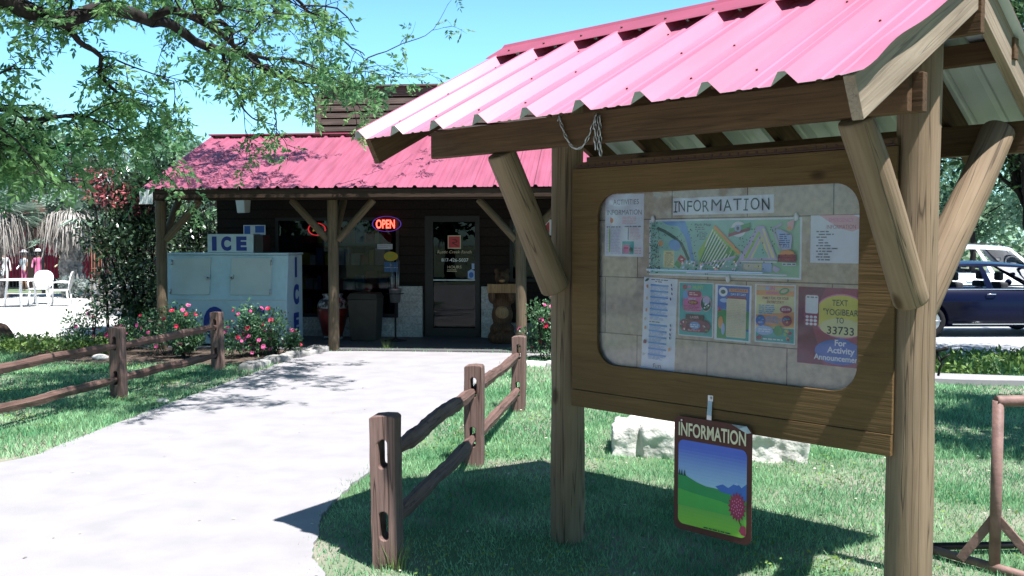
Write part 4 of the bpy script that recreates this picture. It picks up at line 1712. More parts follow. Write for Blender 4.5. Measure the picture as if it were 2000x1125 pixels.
p.text('INFORMATION', -0.002, 0.462, 0.062, 'ink_cream', 0.370, 0.022)
p.greek(-0.04, 0.034, 0.13, 0.041, 1, 'ink_darkgreen', 0.8, rr)
p.build('sign_face', sign)
b = MB()                                                       # curled bright corner of the laminate
b.add([(0.105, -0.004, 0.552), (0.185, -0.004, 0.5525), (0.209, -0.004, 0.525), (0.195, -0.016, 0.522), (0.150, -0.014, 0.538)], [(0, 4, 3, 2, 1), (0, 1, 2, 3, 4)])
b.build('curled_corner', 'galvanised', sign)
b = MB()
b.box(-0.034, 0.0035, 0.54, -0.008, 0.0060, 0.575)
b.add([(-0.034, 0.0035, 0.575), (-0.008, 0.0035, 0.575), (-0.014, 0.018, 0.64), (-0.038, 0.018, 0.64), (-0.034, 0.0060, 0.575), (-0.008, 0.0060, 0.575), (-0.014, 0.0205, 0.64), (-0.038, 0.0205, 0.64)],
      [(0, 1, 2, 3), (7, 6, 5, 4), (0, 3, 7, 4), (2, 1, 5, 6)])
b.box(-0.040, 0.0205, 0.640, -0.012, 0.0235, 0.668)
b.tube([(-0.026, 0.014, 0.655), (-0.026, 0.0205, 0.655)], 0.006, 8)
b.build('hanger_strap', 'steel', sign)
for x in (-0.17, 0.17):
    b = MB()
    b.tube([(x, -0.007, 0.535), (x, 0.0, 0.535)], 0.005, 8)
    b.build('rivet', 'steel', sign)

# ---------------------------------------------------------------- loose chain hooked over the front beam
b = MB()


def chain(pts, link_l=0.040, flip0=0):
    P = [Vector(q) for q in pts]
    seg = [(P[i + 1] - P[i]).length for i in range(len(P) - 1)]
    tot = sum(seg)
    pitch = link_l * 0.74
    k = int(tot / pitch)
    for i in range(k):
        d = (i + 0.5) * pitch
        j = 0
        while j < len(seg) - 1 and d > seg[j]:
            d -= seg[j]
            j += 1
        t = (P[j + 1] - P[j]).normalized()
        c2 = P[j] + t * d
        u = Vector((0, -1, 0)) if (i + flip0) % 2 else Vector((0.75, -0.65, 0.0))
        y = (u - t * u.dot(t)).normalized()
        z = t.cross(y)
        M = Matrix((t, y, z)).transposed().to_4x4()
        M.translation = c2
        b.torus(M, 0.0095, 0.0030, 14, 6, 0, 1.72, 0.95)


cy = -0.585
cat = []
for i in range(17):
    t = i / 16
    cat.append((-0.487 + 0.222 * t, cy, 2.232 - 0.145 * (1 - (2 * t - 1.05) ** 2) if t < 1 else 2.225))
chain(cat)
chain([(-0.262, cy - 0.006, 2.225), (-0.258, cy - 0.006, 2.065)])
chain([(-0.250, cy + 0.006, 2.225), (-0.247, cy + 0.004, 2.05)], flip0=1)
chain([(-0.238, cy, 2.225), (-0.232, cy, 2.06), (-0.243, cy, 2.02)])
for x in (-0.487, -0.255):
    b.tube([(x, cy + 0.02, 2.235), (x, cy - 0.004, 2.240), (x, cy - 0.01, 2.224)], 0.003, 6)
o = b.build('chain', 'steel')
o.matrix_world = KM.copy()
tag(o, 'loose steel chain looped over the front beam of the shelter', 'chain')


# ================================================================== split rail fences
def fence_post(parent, x, y, h, ang, w=0.135, d=0.125, holes=(0.19, 0.56), seed=0, ground_z=0.0):
    rnd = random.Random(seed)
    hh = []
    for hz in holes:
        c = hz + 0.02
        rx, rz = 0.022, 0.075
        pts = []
        for i in range(8):
            a = math.pi * i / 7
            pts.append((rx * math.cos(a), c + rz - rx + rx * math.sin(a)))
        for i in range(8):
            a = math.pi + math.pi * i / 7
            pts.append((rx * math.cos(a), c - rz + rx + rx * math.sin(a)))
        k_ = rnd.uniform(0.9, 1.1)
        hh.append([(px * k_ + 0.003 * math.sin(pz * 60 + seed), pz) for px, pz in pts])
    n = 9
    outer = []
    for i in range(n + 1):
        outer.append((w / 2 + rnd.uniform(-.003, .003), -0.2 + (h + 0.2 - 0.012) * i / n))
    outer += [(w / 2 - 0.014, h + rnd.uniform(-0.004, 0.002)), (0, h + 0.002), (-w / 2 + 0.014, h + rnd.uniform(-.006, 0))]
    for i in range(n, -1, -1):
        outer.append((-w / 2 + rnd.uniform(-.003, .003), -0.2 + (h + 0.2 - 0.012) * i / n))
    b = plate(outer, hh, -d / 2, d / 2)
    M = Matrix.Translation((x, y, ground_z)) @ Matrix.Rotation(ang, 4, 'Z') @ Matrix.Rotation(R(rnd.uniform(-1, 1)), 4, 'Y')
    return b.build('post', 'fence_post_wood', parent, M, 0.006)


wood_mat('fence_post_wood', (0.21, 0.135, 0.117), (0.14, 0.086, 0.073), along='z', crack=0.75, bump=0.8)


def split_rail(parent, p0, p1, seed, size=0.047):
    """hand-split rail: uneven five-sided section, tapering to its ends, slightly wavy"""
    rnd = random.Random(seed)
    M, L = axis_M(p0, p1)
    prof = [(1.0, 0.15), (0.55, 0.95), (-0.45, 0.9), (-1.0, 0.1), (-0.7, -0.85), (0.6, -0.9)]
    n = len(prof)
    rings = 40
    vs, fs = [], []
    ph = rnd.uniform(0, 6)
    for i in range(rings + 1):
        t = i / rings
        tp = min(1.0, 0.5 + 3.2 * min(t, 1 - t))
        wz = 0.006 * math.sin(t * 5.2 + ph) * math.sin(math.pi * t) + 0.003 * math.sin(t * 17 + ph)
        wy = 0.008 * math.sin(t * 4.1 + ph * 2) * math.sin(math.pi * t)
        for k, (a, c2) in enumerate(prof):
            j = 1 + 0.20 * noise.noise(Vector((t * L * 2.5, k * 3.1, seed))) + 0.16 * noise.noise(Vector((t * L * 9, k * 5.3, seed + 4)))
            vs.append((t * L, a * size * 0.72 * tp * j + wy, c2 * size * tp * j + wz))
    for i in range(rings):
        for k in range(n):
            k2 = (k + 1) % n
            fs.append((i * n + k, i * n + k2, (i + 1) * n + k2, (i + 1) * n + k))
    b = MB()
    b.add(vs, fs, 0)
    b.f += [tuple(reversed(range(n))), tuple(rings * n + k for k in range(n))]
    b.m += [0, 0]
    b.sm += [False, False]
    return b.build('rail', 'fence_wood', parent, M)


def fence(label, posts, heights, ends=(None, None)):
    t = thing('split_rail_fence', label, 'fence', (posts[0][0], posts[0][1], 0), 0)
    o = Vector((posts[0][0], posts[0][1], 0))
    loc = [Vector((x, y, 0)) - o for x, y in posts]
    for i, q in enumerate(loc):
        a = (loc[min(i + 1, len(loc) - 1)] - loc[max(i - 1, 0)])
        ang = math.atan2(a.y, a.x) - math.pi / 2
        fence_post(t, q.x, q.y, heights[i], ang, seed=i + int(o.x * 10))
    full = ([Vector(ends[0]) - o] if ends[0] else []) + loc + ([Vector(ends[1]) - o] if ends[1] else [])
    sd = 1
    for i in range(len(full) - 1):
        d = (full[i + 1] - full[i]).normalized()
        for hz in (0.185, 0.555):
            a = full[i] + d * 0.015 + Vector((0, 0, hz))
            c2 = full[i + 1] + d * 0.02 + Vector((0, 0, hz + (0.012 if sd % 2 else -0.01)))
            if i == 0 and not ends[0]:
                a = full[i] + d * 0.05 + Vector((0, 0, hz))
            split_rail(t, a, c2, sd * 3 + int(o.x * 7))
            sd += 1
    return t


fence('brown split rail fence running from the near post along the right edge of the path', [(-0.64, 4.817), (-0.283, 7.037), (0.063, 9.335)], (0.775, 0.745, 0.735))
fence('brown split rail fence across the lawn left of the path by the rose bushes', [(-3.87, 12.41), (-4.225, 10.12), (-4.60, 7.75), (-4.98, 5.4)], (0.75, 0.75, 0.75, 0.75))

# ================================================================== rocks
def rock(name, label, cat, lumps, loc, m, voxel=0.03, disp=0.05, ds=4.0, rotz=0.0, group=None, sm=2):
    b = MB()
    for c2, r in lumps:
        b.ball(c2, r, 0, 16, 10)
    o = remeshed(name, b, voxel, m, None, sm, disp, ds)
    o.location = loc
    o.rotation_euler = (0, 0, rotz)
    return tag(o, label, cat, group)


def slab_rock(name, label, L, D, H, loc, rotz, m, seed, voxel=0.022, disp=0.03, ds=5.0, group=None, cat='rock'):
    b = MB()
    rnd = random.Random(seed)
    n = 12
    for i in range(n):
        x = -L / 2 + L * (i + 0.5) / n
        e = 1 - 0.22 * abs(2 * (i + .5) / n - 1) ** 3
        b.box(x - L / n * 0.75, -D / 2 * e * rnd.uniform(.85, 1.05), -0.05, x + L / n * 0.75, D / 2 * e * rnd.uniform(.85, 1.05), H * rnd.uniform(0.86, 1.0) * (0.8 + 0.2 * e))
    o = remeshed(name, b, voxel, m, None, 3, disp, ds)
    o.location = loc
    o.rotation_euler = (0, 0, rotz)
    return tag(o, label, cat, group)


slab_rock('limestone_block', 'long pale limestone block lying on the grass behind the hanging sign', 1.42, 0.62, 0.27, (1.55, 7.46, -0.02), R(-10), 'limestone', 2, 0.018, 0.032, 5.5)
rock('boulder', 'round brown boulder at the edge of the gravel patio', 'boulder', [((0, 0, 0.12), (0.30, 0.26, 0.24)), ((0.1, 0.0, 0.10), (0.26, 0.22, 0.18))], (-8.55, 15.55, 0), 'brown_rock', 0.03, 0.03, 4)
for i, (x, y, s, lb) in enumerate(((-5.86, 13.42, 0.085, 'small pale stone in the bed between the two left fence posts'),
                                   (-6.35, 13.9, 0.06, 'smaller pale stone just left of the bed stone'),
                                   (-7.1, 15.2, 0.13, 'grey stone on the edge of the gravel by the dark bush'),
                                   (-3.62, 9.75, 0.05, 'flat pale stone in the grass right of the second left fence post'))):
    rock('stone', lb, 'stone', [((0, 0, s * .3), (s * 1.5, s, s * .6))], (x, y, 0), 'limestone', s * .22, s * .12, 8, i)
# flat edging stones along the bed by the porch
ed = [(-3.42, 12.55, 0.62, 0.24, 82), (-3.28, 13.22, 0.60, 0.26, 78), (-3.10, 13.86, 0.62, 0.30, 74), (-2.93, 14.42, 0.50, 0.30, 80)]
lbs = ('nearest', 'second', 'third', 'farthest')
for i, (x, y, L, D, a) in enumerate(ed):
    slab_rock('edging_stone', '%s of the four flat grey edging stones left of the path' % lbs[i], L, D, 0.085, (x, y, 0), R(a), 'flat_stone', i, 0.02, 0.02, 6, 'edging stones of the rose bed', 'edging stone')
for i, (x, y, lb) in enumerate(((0.22, 12.72, 'pale edging stone of the right rose bed nearest the path'), (0.72, 12.66, 'pale edging stone of the right rose bed beside the shelter post'))):
    slab_rock('edging_stone', lb, 0.50, 0.14, 0.07, (x, y, 0), R(-4), 'limestone', i + 9, 0.018, 0.01, 6, 'edging stones of the right bed', 'edging stone')

# ================================================================== pipe rack in the right foreground
rk = thing('pipe_rack', 'brown painted pipe rack with splayed feet on the lawn at the right edge', 'pipe rack', (2.43, 4.70, 0))
b = MB()
b.tube([(0, 0, 0.0), (0, 0, 0.865)], 0.027, 16)
b.build('upright', 'rust_pipe', rk)
b = MB()
b.tube([(-0.012, 0.0, 0.862), (0.0, 0.0, 0.862), (1.7, 0.10, 0.868)], [0.026, 0.029, 0.027], 16)
b.build('top_pipe', 'rust_pipe', rk)
b = MB()
b.tube([(1.7, 0.10, 0.0), (1.7, 0.10, 0.868)], 0.027, 16)
b.build('upright', 'rust_pipe', rk)
for xo, yo in ((0, 0), (1.7, 0.10)):
    for sx, sy in ((-0.13, 0.09), (0.18, -0.16)):
        beam('strut', (xo, yo, 0.28), (xo + sx, yo + sy, 0.03), 0.012, 0.045, 'rust_pipe', rk)
    b = MB()
    b.tube([(xo - 0.20, yo + 0.28, 0.022), (xo + 0.17, yo - 0.26, 0.022)], 0.022, 12)
    b.build('foot_pipe', 'rust_pipe', rk)
b = MB()
b.tube([(-0.20, 0.28, 0.035), (1.5, 0.37, 0.035)], 0.020, 12)
b.build('ground_pipe', 'black_iron', rk)

# ================================================================== the store
SO = Vector((-2.737, 14.49, 0))
SROT = R(-5.7)
SM = Matrix.Translation(SO) @ Matrix.Rotation(SROT, 4, 'Z')
store = thing('store', 'dark timber store with red metal porch roof on log posts', 'store', SO, SROT)
WY = 2.10                                              # front wall plane
XW0, XW1 = -2.72, 6.6
# porch slab (part of the ground works, but moves with nothing): structure
b = MB()
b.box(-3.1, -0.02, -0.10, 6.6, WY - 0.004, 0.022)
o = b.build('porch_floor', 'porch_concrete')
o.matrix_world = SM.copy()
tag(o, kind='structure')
# front wall with openings
WH = 3.46
DX0, DX1 = 1.02, 1.985
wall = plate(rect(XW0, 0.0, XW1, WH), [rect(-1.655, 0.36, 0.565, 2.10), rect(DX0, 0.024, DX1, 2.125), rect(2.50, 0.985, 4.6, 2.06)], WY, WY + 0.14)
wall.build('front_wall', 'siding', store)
b = MB()
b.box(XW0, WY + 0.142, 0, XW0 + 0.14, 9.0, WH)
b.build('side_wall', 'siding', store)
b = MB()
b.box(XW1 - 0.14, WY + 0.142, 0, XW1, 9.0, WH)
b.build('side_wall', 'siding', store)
b = MB()
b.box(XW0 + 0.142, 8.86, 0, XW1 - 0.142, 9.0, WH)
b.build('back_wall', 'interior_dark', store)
b = MB()
b.box(XW0 - 0.05, WY + 0.02, WH + 0.002, XW1, 9.1, WH + 0.10)
b.build('flat_roof', 'dark_wood', store)
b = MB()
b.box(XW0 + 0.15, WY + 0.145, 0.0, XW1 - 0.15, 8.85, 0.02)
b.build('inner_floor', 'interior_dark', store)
# stone base
b = MB()
b.box(-1.66, WY - 0.085, 0.023, 0.56, WY - 0.003, 0.350)
b.build('stone_base', 'stone_wall', store)
b = MB()
b.box(0.565, WY - 0.105, 0.023, 0.985, WY - 0.003, 0.905)
b.build('stone_base', 'stone_wall', store)
b = MB()
b.box(2.02, WY - 0.105, 0.023, 2.30, WY - 0.003, 0.905)
b.build('stone_base', 'stone_wall', store)
b = MB()
b.box(2.302, WY - 0.085, 0.023, 6.5, WY - 0.003, 0.28)
b.build('stone_base', 'stone_wall', store)


def window(x0, z0, x1, z1, mull=()):
    f = plate(rect(x0, z0, x1, z1), [rect(x0 + 0.055, z0 + 0.055, x1 - 0.055, z1 - 0.055)], WY - 0.012, WY + 0.05)
    w = f.build('window', 'glass_frame', store)
    b = MB()
    b.box(x0 + 0.052, WY + 0.020, z0 + 0.052, x1 - 0.052, WY + 0.026, z1 - 0.052)
    b.build('pane', 'window_glass', w)
    for mx in mull:
        b = MB()
        b.box(mx - 0.025, WY - 0.010, z0 + 0.056, mx + 0.025, WY + 0.018, z1 - 0.056)
        b.build('mullion', 'glass_frame', w)
    return w


window(-1.654, 0.361, 0.564, 2.099, (-0.55,))
window(2.501, 0.986, 4.599, 2.059, (3.28,))
# door
f = plate(rect(DX0 + 0.002, 0.026, DX1 - 0.002, 2.123), [rect(DX0 + 0.145, 0.175, DX1 - 0.085, 2.02)], WY - 0.02, WY + 0.04)
door = f.build('door', 'glass_frame', store)
b = MB()
b.box(DX0 + 0.142, WY + 0.012, 0.172, DX1 - 0.082, WY + 0.018, 2.023)
b.build('pane', 'window_glass', door)
b = MB()
b.box(DX0 + 0.146, WY - 0.012, 1.00, DX1 - 0.086, WY + 0.008, 1.022)
b.build('push_bar', 'white_metal', door)
p = Print(0.0004)
cx = 1.535
p.rect(cx - 0.115, 1.555, cx + 0.115, 1.785, 'ink_tan')
p.rect(cx - 0.098, 1.572, cx + 0.098, 1.768, 'ink_red')
p.poly([(cx - 0.06, 1.715), (cx + 0.02, 1.722), (cx + 0.06, 1.69), (cx + 0.045, 1.66), (cx - 0.01, 1.655), (cx + 0.075, 1.60), (cx + 0.05, 1.598), (cx - 0.05, 1.655), (cx - 0.03, 1.672), (cx + 0.03, 1.672), (cx + 0.03, 1.69), (cx, 1.705)], 'ink_brown')
p.text('Rustic Creek Ranch', cx, 1.475, 0.050, 'ink_tan', 0.60, 0.0, shear=0.2)
p.text('817-426-5037', cx + 0.01, 1.330, 0.058, 'ink_white', 0.47, 0.004)
p.text('HOURS', cx, 1.215, 0.046, 'ink_tan', 0.25, 0.006)
p.greek(cx - 0.13, 1.15, cx + 0.13, 1.20, 2, 'ink_tan', 0.5, rr)
M = Matrix.Translation((0, WY + 0.0115, 0))
p.build('door_lettering', door, M)
p = Print(0.0004)
p.poly([(1.77, 1.04), (1.89, 1.02), (1.89, 1.17), (1.83, 1.20), (1.77, 1.16)], 'ink_paleblue')
p.poly(ellipse(1.83, 1.10, 0.04, 0.05), 'ink_blue')
p.rect(1.84, 1.20, 1.885, 1.30, 'ink_paleblue')
p.build('door_sticker', door, M)
# posts with braces
for x, sd in ((-2.74, 11), (0.0, 12), (2.885, 13), (5.7, 14)):
    log('porch_post', (x, 0, -0.1), (x, 0, 2.31), 0.083, 0.078, 'porch_post_wood', store, 18, 22, 0.05, sd)
    for s in (-1, 1):
        if (x > 5 and s > 0) or (x < -2 and s < 0):
            continue
        log('porch_brace', (x + s * 0.075, 0, 1.70), (x + s * 0.64, 0, 2.31), 0.058, 0.055, 'porch_post_wood', store, 12, 8, 0.04, sd + s)
    log('porch_brace', (x, 0.075, 1.70), (x, 0.64, 2.33), 0.058, 0.055, 'porch_post_wood', store, 12, 8, 0.04, sd + 5)
beam('porch_beam', (-2.80, 0, 2.39), (6.5, 0, 2.39), 0.15, 0.15, 'dark_wood', store)
beam('fascia', (-2.76, -0.485, 2.385), (6.55, -0.485, 2.385), 0.035, 0.125, 'dark_wood', store)
# porch roof
PZ0, PZ1, PY0, PY1 = 2.462, 3.51, -0.53, 2.03
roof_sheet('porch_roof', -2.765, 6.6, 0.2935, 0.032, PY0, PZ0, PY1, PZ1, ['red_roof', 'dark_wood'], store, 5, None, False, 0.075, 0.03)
k = (PZ1 - PZ0) / (PY1 - PY0)
for i in range(9):
    x = -2.72 + i * 1.15
    beam('porch_rafter', (x, PY0 + 0.06, PZ0 + 0.06 * k - 0.075), (x, PY1 - 0.02, PZ1 - 0.02 * k - 0.075), 0.05, 0.13, 'dark_wood', store)
b = MB()
b.box(-2.78, PY1 - 0.11, PZ1 + 0.022, 6.6, PY1 + 0.05, PZ1 + 0.045)
b.build('roof_flashing', 'red_cap', store)
b = MB()
b.box(-2.80, PY0 + 0.002, 2.235, -2.605, PY0 + 0.012, 2.452)
for i in range(3):
    b.box(-2.80 + i * 0.065, PY0 - 0.008, 2.235, -2.785 + i * 0.065, PY0 + 0.0015, 2.452)
b.build('end_trim', 'white_metal', store)
# slatted parapet on the roof
par = MB()
zs = 3.50
PXL = -0.955
b = MB()
b.box(PXL, 2.20, 3.40, PXL + 0.10, 2.30, 4.30)
b.build('parapet_post', 'slat_wood', store)
hs = [0.10, 0.115, 0.12, 0.115, 0.12, 0.13, 0.19]
z = 3.50
for i, h in enumerate(hs):
    beam('parapet_slat', (PXL + 0.105, 2.235 + 0.012 * (i % 2), z + h / 2), (6.5, 2.235 + 0.012 * (i % 2), z + h / 2), 0.03, h - 0.028, 'slat_wood', store)
    z += h
b = MB()
b.box(PXL + 0.02, 2.30, 3.50, 6.5, 2.33, 4.28)
b.build('parapet_backing', 'dark_wood', store)
b = MB()
b.box(PXL + 0.005, 2.17, z - 0.012, 6.5, 2.34, z + 0.018)
b.build('parapet_cap', 'slat_wood', store)


def sput(o, x, y, z, rot=0.0):
    o.matrix_world = SM @ Matrix.Translation((x, y, z)) @ Matrix.Rotation(rot, 4, 'Z')
    return o


# things seen through the shop windows: a display shelf with goods
t = thing('display_shelf', 'shelf of coloured goods standing inside behind the left shop window', 'shelf', SM @ Vector((-0.6, 3.0, 0.02)), SROT)
b = MB()
for z in (0.3, 0.75, 1.2, 1.6):
    b.box(-0.9, -0.2, z, 0.95, 0.2, z + 0.03)
b.box(-0.95, -0.2, 0, -0.905, 0.2, 1.8)
b.box(0.955, -0.2, 0, 1.0, 0.2, 1.8)
b.build('shelf_unit', 'dark_wood', t)
flat('goods_red', (0.30, 0.02, 0.03))
flat('goods_blue', (0.05, 0.12, 0.28))
flat('goods_yellow', (0.40, 0.30, 0.03))
flat('goods_white', (0.40, 0.42, 0.48))
b = MB()
r2 = random.Random(21)
for z in (0.33, 0.78, 1.23, 1.63):
    x = -0.85
    while x < 0.85:
        w = r2.uniform(0.06, 0.22)
        b.box(x, -0.17, z + 0.001, x + w, 0.1, z + r2.uniform(0.12, 0.34), r2.randrange(4))
        x += w + r2.uniform(0.0, 0.05)
b.build('goods', ['goods_red', 'goods_blue', 'goods_yellow', 'goods_white'], t)

# neon signs in the window
mat('neon_red', (0.6, 0.05, 0.03), 0.5, var=0, bump=0, emit=(1.0, 0.055, 0.035), estr=3.2)
mat('neon_dim', (0.3, 0.02, 0.02), 0.5, var=0, bump=0, emit=(1.0, 0.04, 0.05), estr=0.22)
mat('neon_violet', (0.1, 0.05, 0.25), 0.5, var=0, bump=0, emit=(0.16, 0.08, 0.75), estr=0.16)
mat('neon_amber', (0.3, 0.2, 0.05), 0.5, var=0, bump=0, emit=(0.7, 0.45, 0.08), estr=0.18)
t = thing('neon_sign', 'lit red OPEN neon sign with a violet ring in the left shop window', 'neon sign', SM @ Vector((0.335, WY - 0.05, 1.985)), SROT)
p = Print(0.0)
p.text('OPEN', 0, -0.075, 0.145, 'neon_red', 0.33, 0.012)
vs = p.mb
# give the letters depth
bmv = MB()
nv = len(vs.v)
bmv.add([(x, -0.012, z) for x, y, z in vs.v] + [(x, 0.0, z) for x, y, z in vs.v], [f for f in vs.f] + [tuple(i + nv for i in reversed(f)) for f in vs.f])
bmv.build('letters', 'neon_red', t)
b = MB()
M = Matrix.Rotation(R(90), 4, 'X')
b.torus(Matrix.Translation((0.02, 0.008, 0.0)) @ M, 0.155, 0.005, 40, 6, 0, 1.62, 0.85)
b.build('ring', 'neon_violet', t)
t = thing('neon_sign', 'dim round red neon sign behind the left brace in the left shop window', 'neon sign', SM @ Vector((-0.895, WY - 0.03, 1.895)), SROT)
b = MB()
b.torus(M, 0.105, 0.008, 36, 6, 0, 1.45, 1.0)
b.build('ring', 'neon_dim', t)
p = Print(0.0)
p.text('beer', 0, -0.035, 0.055, 'neon_amber', 0.15, 0.02, shear=0.3)
p.build('letters', t)
# papers on the glass
p = Print(0.0004)
p.base(-0.135, -0.045, 0.135, 0.045, 'goods_white')
p.greek(-0.12, -0.03, 0.12, 0.03, 2, 'ink_grey', 0.3, rr)
tag(sput(p.build('window_notice'), 0.315, WY - 0.0165, 1.59), 'small white notice strip on the left shop window under the neon sign', 'notice')
p = Print(0.0004)
p.poly(ellipse(0, 0, 0.125, 0.082), 'goods_yellow')
p.greek(-0.07, -0.02, 0.07, 0.03, 2, 'ink_green', 0.5, rr)
p.rect(-0.12, -0.27, 0.13, -0.10, 'goods_blue')
p.text('24', 0, -0.17, 0.04, 'goods_white', 0.05)
p.rect(-0.12, -0.20, 0.13, -0.188, 'goods_white')
tag(sput(p.build('window_sticker'), 0.42, WY - 0.0165, 1.42), 'yellow oval and blue sticker on the right part of the left shop window', 'sticker')
p = Print(0.0004)
p.base(-0.29, -0.105, 0.29, 0.105, 'paper_white')
p.text('INSIDE', 0.02, -0.07, 0.135, 'ink_red', 0.52, 0.02)
tag(sput(p.build('window_sign'), 2.985, WY - 0.0165, 1.625), 'white window sign with red letters INSIDE, half hidden by the right porch post', 'sign')
p = Print(0.0004)
p.base(-0.29, -0.135, 0.29, 0.135, 'paper_white')
p.text('ATM', 0.0, -0.085, 0.17, 'ink_red', 0.40, 0.02)
tag(sput(p.build('window_sign'), 2.985, WY - 0.0165, 1.92), 'white window sign with red letters above the INSIDE sign', 'sign')

# ---------------------------------------------------------------- ice freezer
FX0, FX1 = -2.98, -0.86
fz = thing('ice_freezer', 'white two door ice freezer lettered ICE under the porch', 'ice freezer', SM @ Vector((FX0, 0.36, 0.022)), SROT)
FW = FX1 - FX0
prof = [(0.02, 0.02), (0.78, 0.02), (0.78, 1.44), (0.10, 1.44), (0.0, 0.72)]      # (depth, height) side outline
b = MB()
nn = len(prof)
b.add([(0, y, z) for y, z in prof] + [(FW, y, z) for y, z in prof], [tuple(range(nn)), tuple(range(nn, 2 * nn))[::-1]] + [((i + 1) % nn, i, i + nn, (i + 1) % nn + nn) for i in range(nn)])
b.build('body', 'freezer_white', fz, None, 0.012)
b = MB()
b.box(-0.015, 0.07, 1.445, FW + 0.015, 0.80, 1.475)
b.build('top_trim', 'freezer_white', fz, None, 0.006)
ang = math.atan2(0.10, 0.72)
FM = Matrix.Translation((0, -0.003, 0.72)) @ Matrix.Rotation(-ang, 4, 'X')         # the sloping upper front
for nm, x0, x1, hinge in (('freezer_door', 0.205, 0.855, 0), ('freezer_door', 1.20, 1.865, 1)):
    b = MB()
    b.box(x0, -0.026, 0.085, x1, -0.001, 0.685)
    d_ = b.build(nm, 'freezer_door_grey' if 'freezer_door_grey' in MATS else mat('freezer_door_grey', (0.47, 0.53, 0.56), 0.4, 0.4, 0.08, 3, bump=0.03), fz, FM, 0.006)
    hx = x1 - 0.02 if hinge == 0 else x0 + 0.02
    b = MB()
    b.box(hx - 0.03, -0.055, 0.335, hx + 0.03, -0.027, 0.405)
    b.tube([(hx, -0.055, 0.36), (hx, -0.085, 0.345), (hx, -0.085, 0.31)], 0.014, 8)
    b.build('latch', 'steel', d_)
    ox = x0 + 0.01 if hinge == 0 else x1 - 0.01
    b = MB()
    for z in (0.14, 0.60):
        b.tube([(ox, -0.032, z - 0.04), (ox, -0.032, z + 0.04)], 0.013, 8)
    b.build('hinge', 'steel', d_)
b = MB()
b.box(0.01, -0.012, 0.722, FW - 0.01, 0.02, 0.732)
b.build('seam_trim', 'steel', fz)


def letters(txt, x, z, h, w, parent, M, name='lettering', sp=None):
    p = Print(0.0)
    p.text(txt, x, z, h, 'freezer_blue', w, 0.06)
    bm2 = MB()
    nv = len(p.mb.v)
    bm2.add([(a, -0.006, c2) for a, _, c2 in p.mb.v] + [(a, 0.0, c2) for a, _, c2 in p.mb.v], list(p.mb.f) + [tuple(i + nv for i in reversed(f)) for f in p.mb.f])
    return bm2.build(name, 'freezer_blue', parent, M)


LM = Matrix.Translation((0, 0.014, 0))
for ch, x, w in (('I', 0.255, 0.10), ('C', 0.90, 0.30), ('E', 1.615, 0.28)):
    letters(ch, x, 0.14, 0.44, w, fz, Matrix.Translation((0, 0.0, 0)) @ Matrix.Translation((0, 0.0, 0.0)))
SIDE = Matrix.Translation((FW + 0.001, 0.0, 0)) @ Matrix.Rotation(R(90), 4, 'Z')
for ch, z, w in (('I', 1.10, 0.09), ('C', 0.66, 0.26), ('E', 0.20, 0.24)):
    letters(ch, 0.45, z, 0.28, w, fz, SIDE)
b = MB()
b.box(0.79, 0.10, 1.477, 1.545, 0.42, 1.775)
sb = b.build('sign_box', 'freezer_white', fz, None, 0.006)
for ch, x, w in (('I', 0.905, 0.075), ('C', 1.10, 0.165), ('E', 1.355, 0.17)):
    letters(ch, x, 1.525, 0.195, w, sb, Matrix.Translation((0, 0.098, 0)))
b = MB()
b.box(1.56, 0.12, 1.477, 1.70, 0.45, 1.76)
b.build('compressor_grille', 'black_iron', fz)

# sign above the freezer, loudspeaker
p = Print(0.0006)
p.base(-0.20, -0.13, 0.20, 0.13, 'paper_white', 0.01)
p.rect(-0.185, -0.075, -0.075, 0.115, 'ink_blue')
p.rect(0.015, -0.005, 0.18, 0.115, 'ink_blue')
p.rect(0.02, -0.075, 0.18, -0.02, 'ink_paleblue')
p.text('TACO', 0.02, -0.118, 0.035, 'ink_crimson', 0.22, 0.01)
tag(sput(p.build('wall_sign'), -2.03, WY - 0.02, 1.84), 'small blue and white wall sign above the ice freezer', 'sign')
t = thing('loudspeaker', 'white box loudspeaker hung under the porch roof above the freezer', 'loudspeaker', SM @ Vector((-2.10, 1.75, 2.30)), SROT - 0.35)
b = MB()
b.add([(-0.10, -0.09, 0.13), (0.10, -0.09, 0.13), (0.085, -0.06, -0.13), (-0.085, -0.06, -0.13), (-0.09, 0.1, 0.12), (0.09, 0.1, 0.12), (0.075, 0.09, -0.12), (-0.075, 0.09, -0.12)],
      [(0, 3, 2, 1), (4, 5, 6, 7), (0, 1, 5, 4), (1, 2, 6, 5), (2, 3, 7, 6), (3, 0, 4, 7)])
b.build('cabinet', 'white_metal', t, None, 0.012)
b = MB()
b.tube([(0, 0.05, 0.12), (0, 0.05, 0.30), (0, 0.20, 0.34)], 0.014, 8)
b.build('bracket', 'black_iron', t)

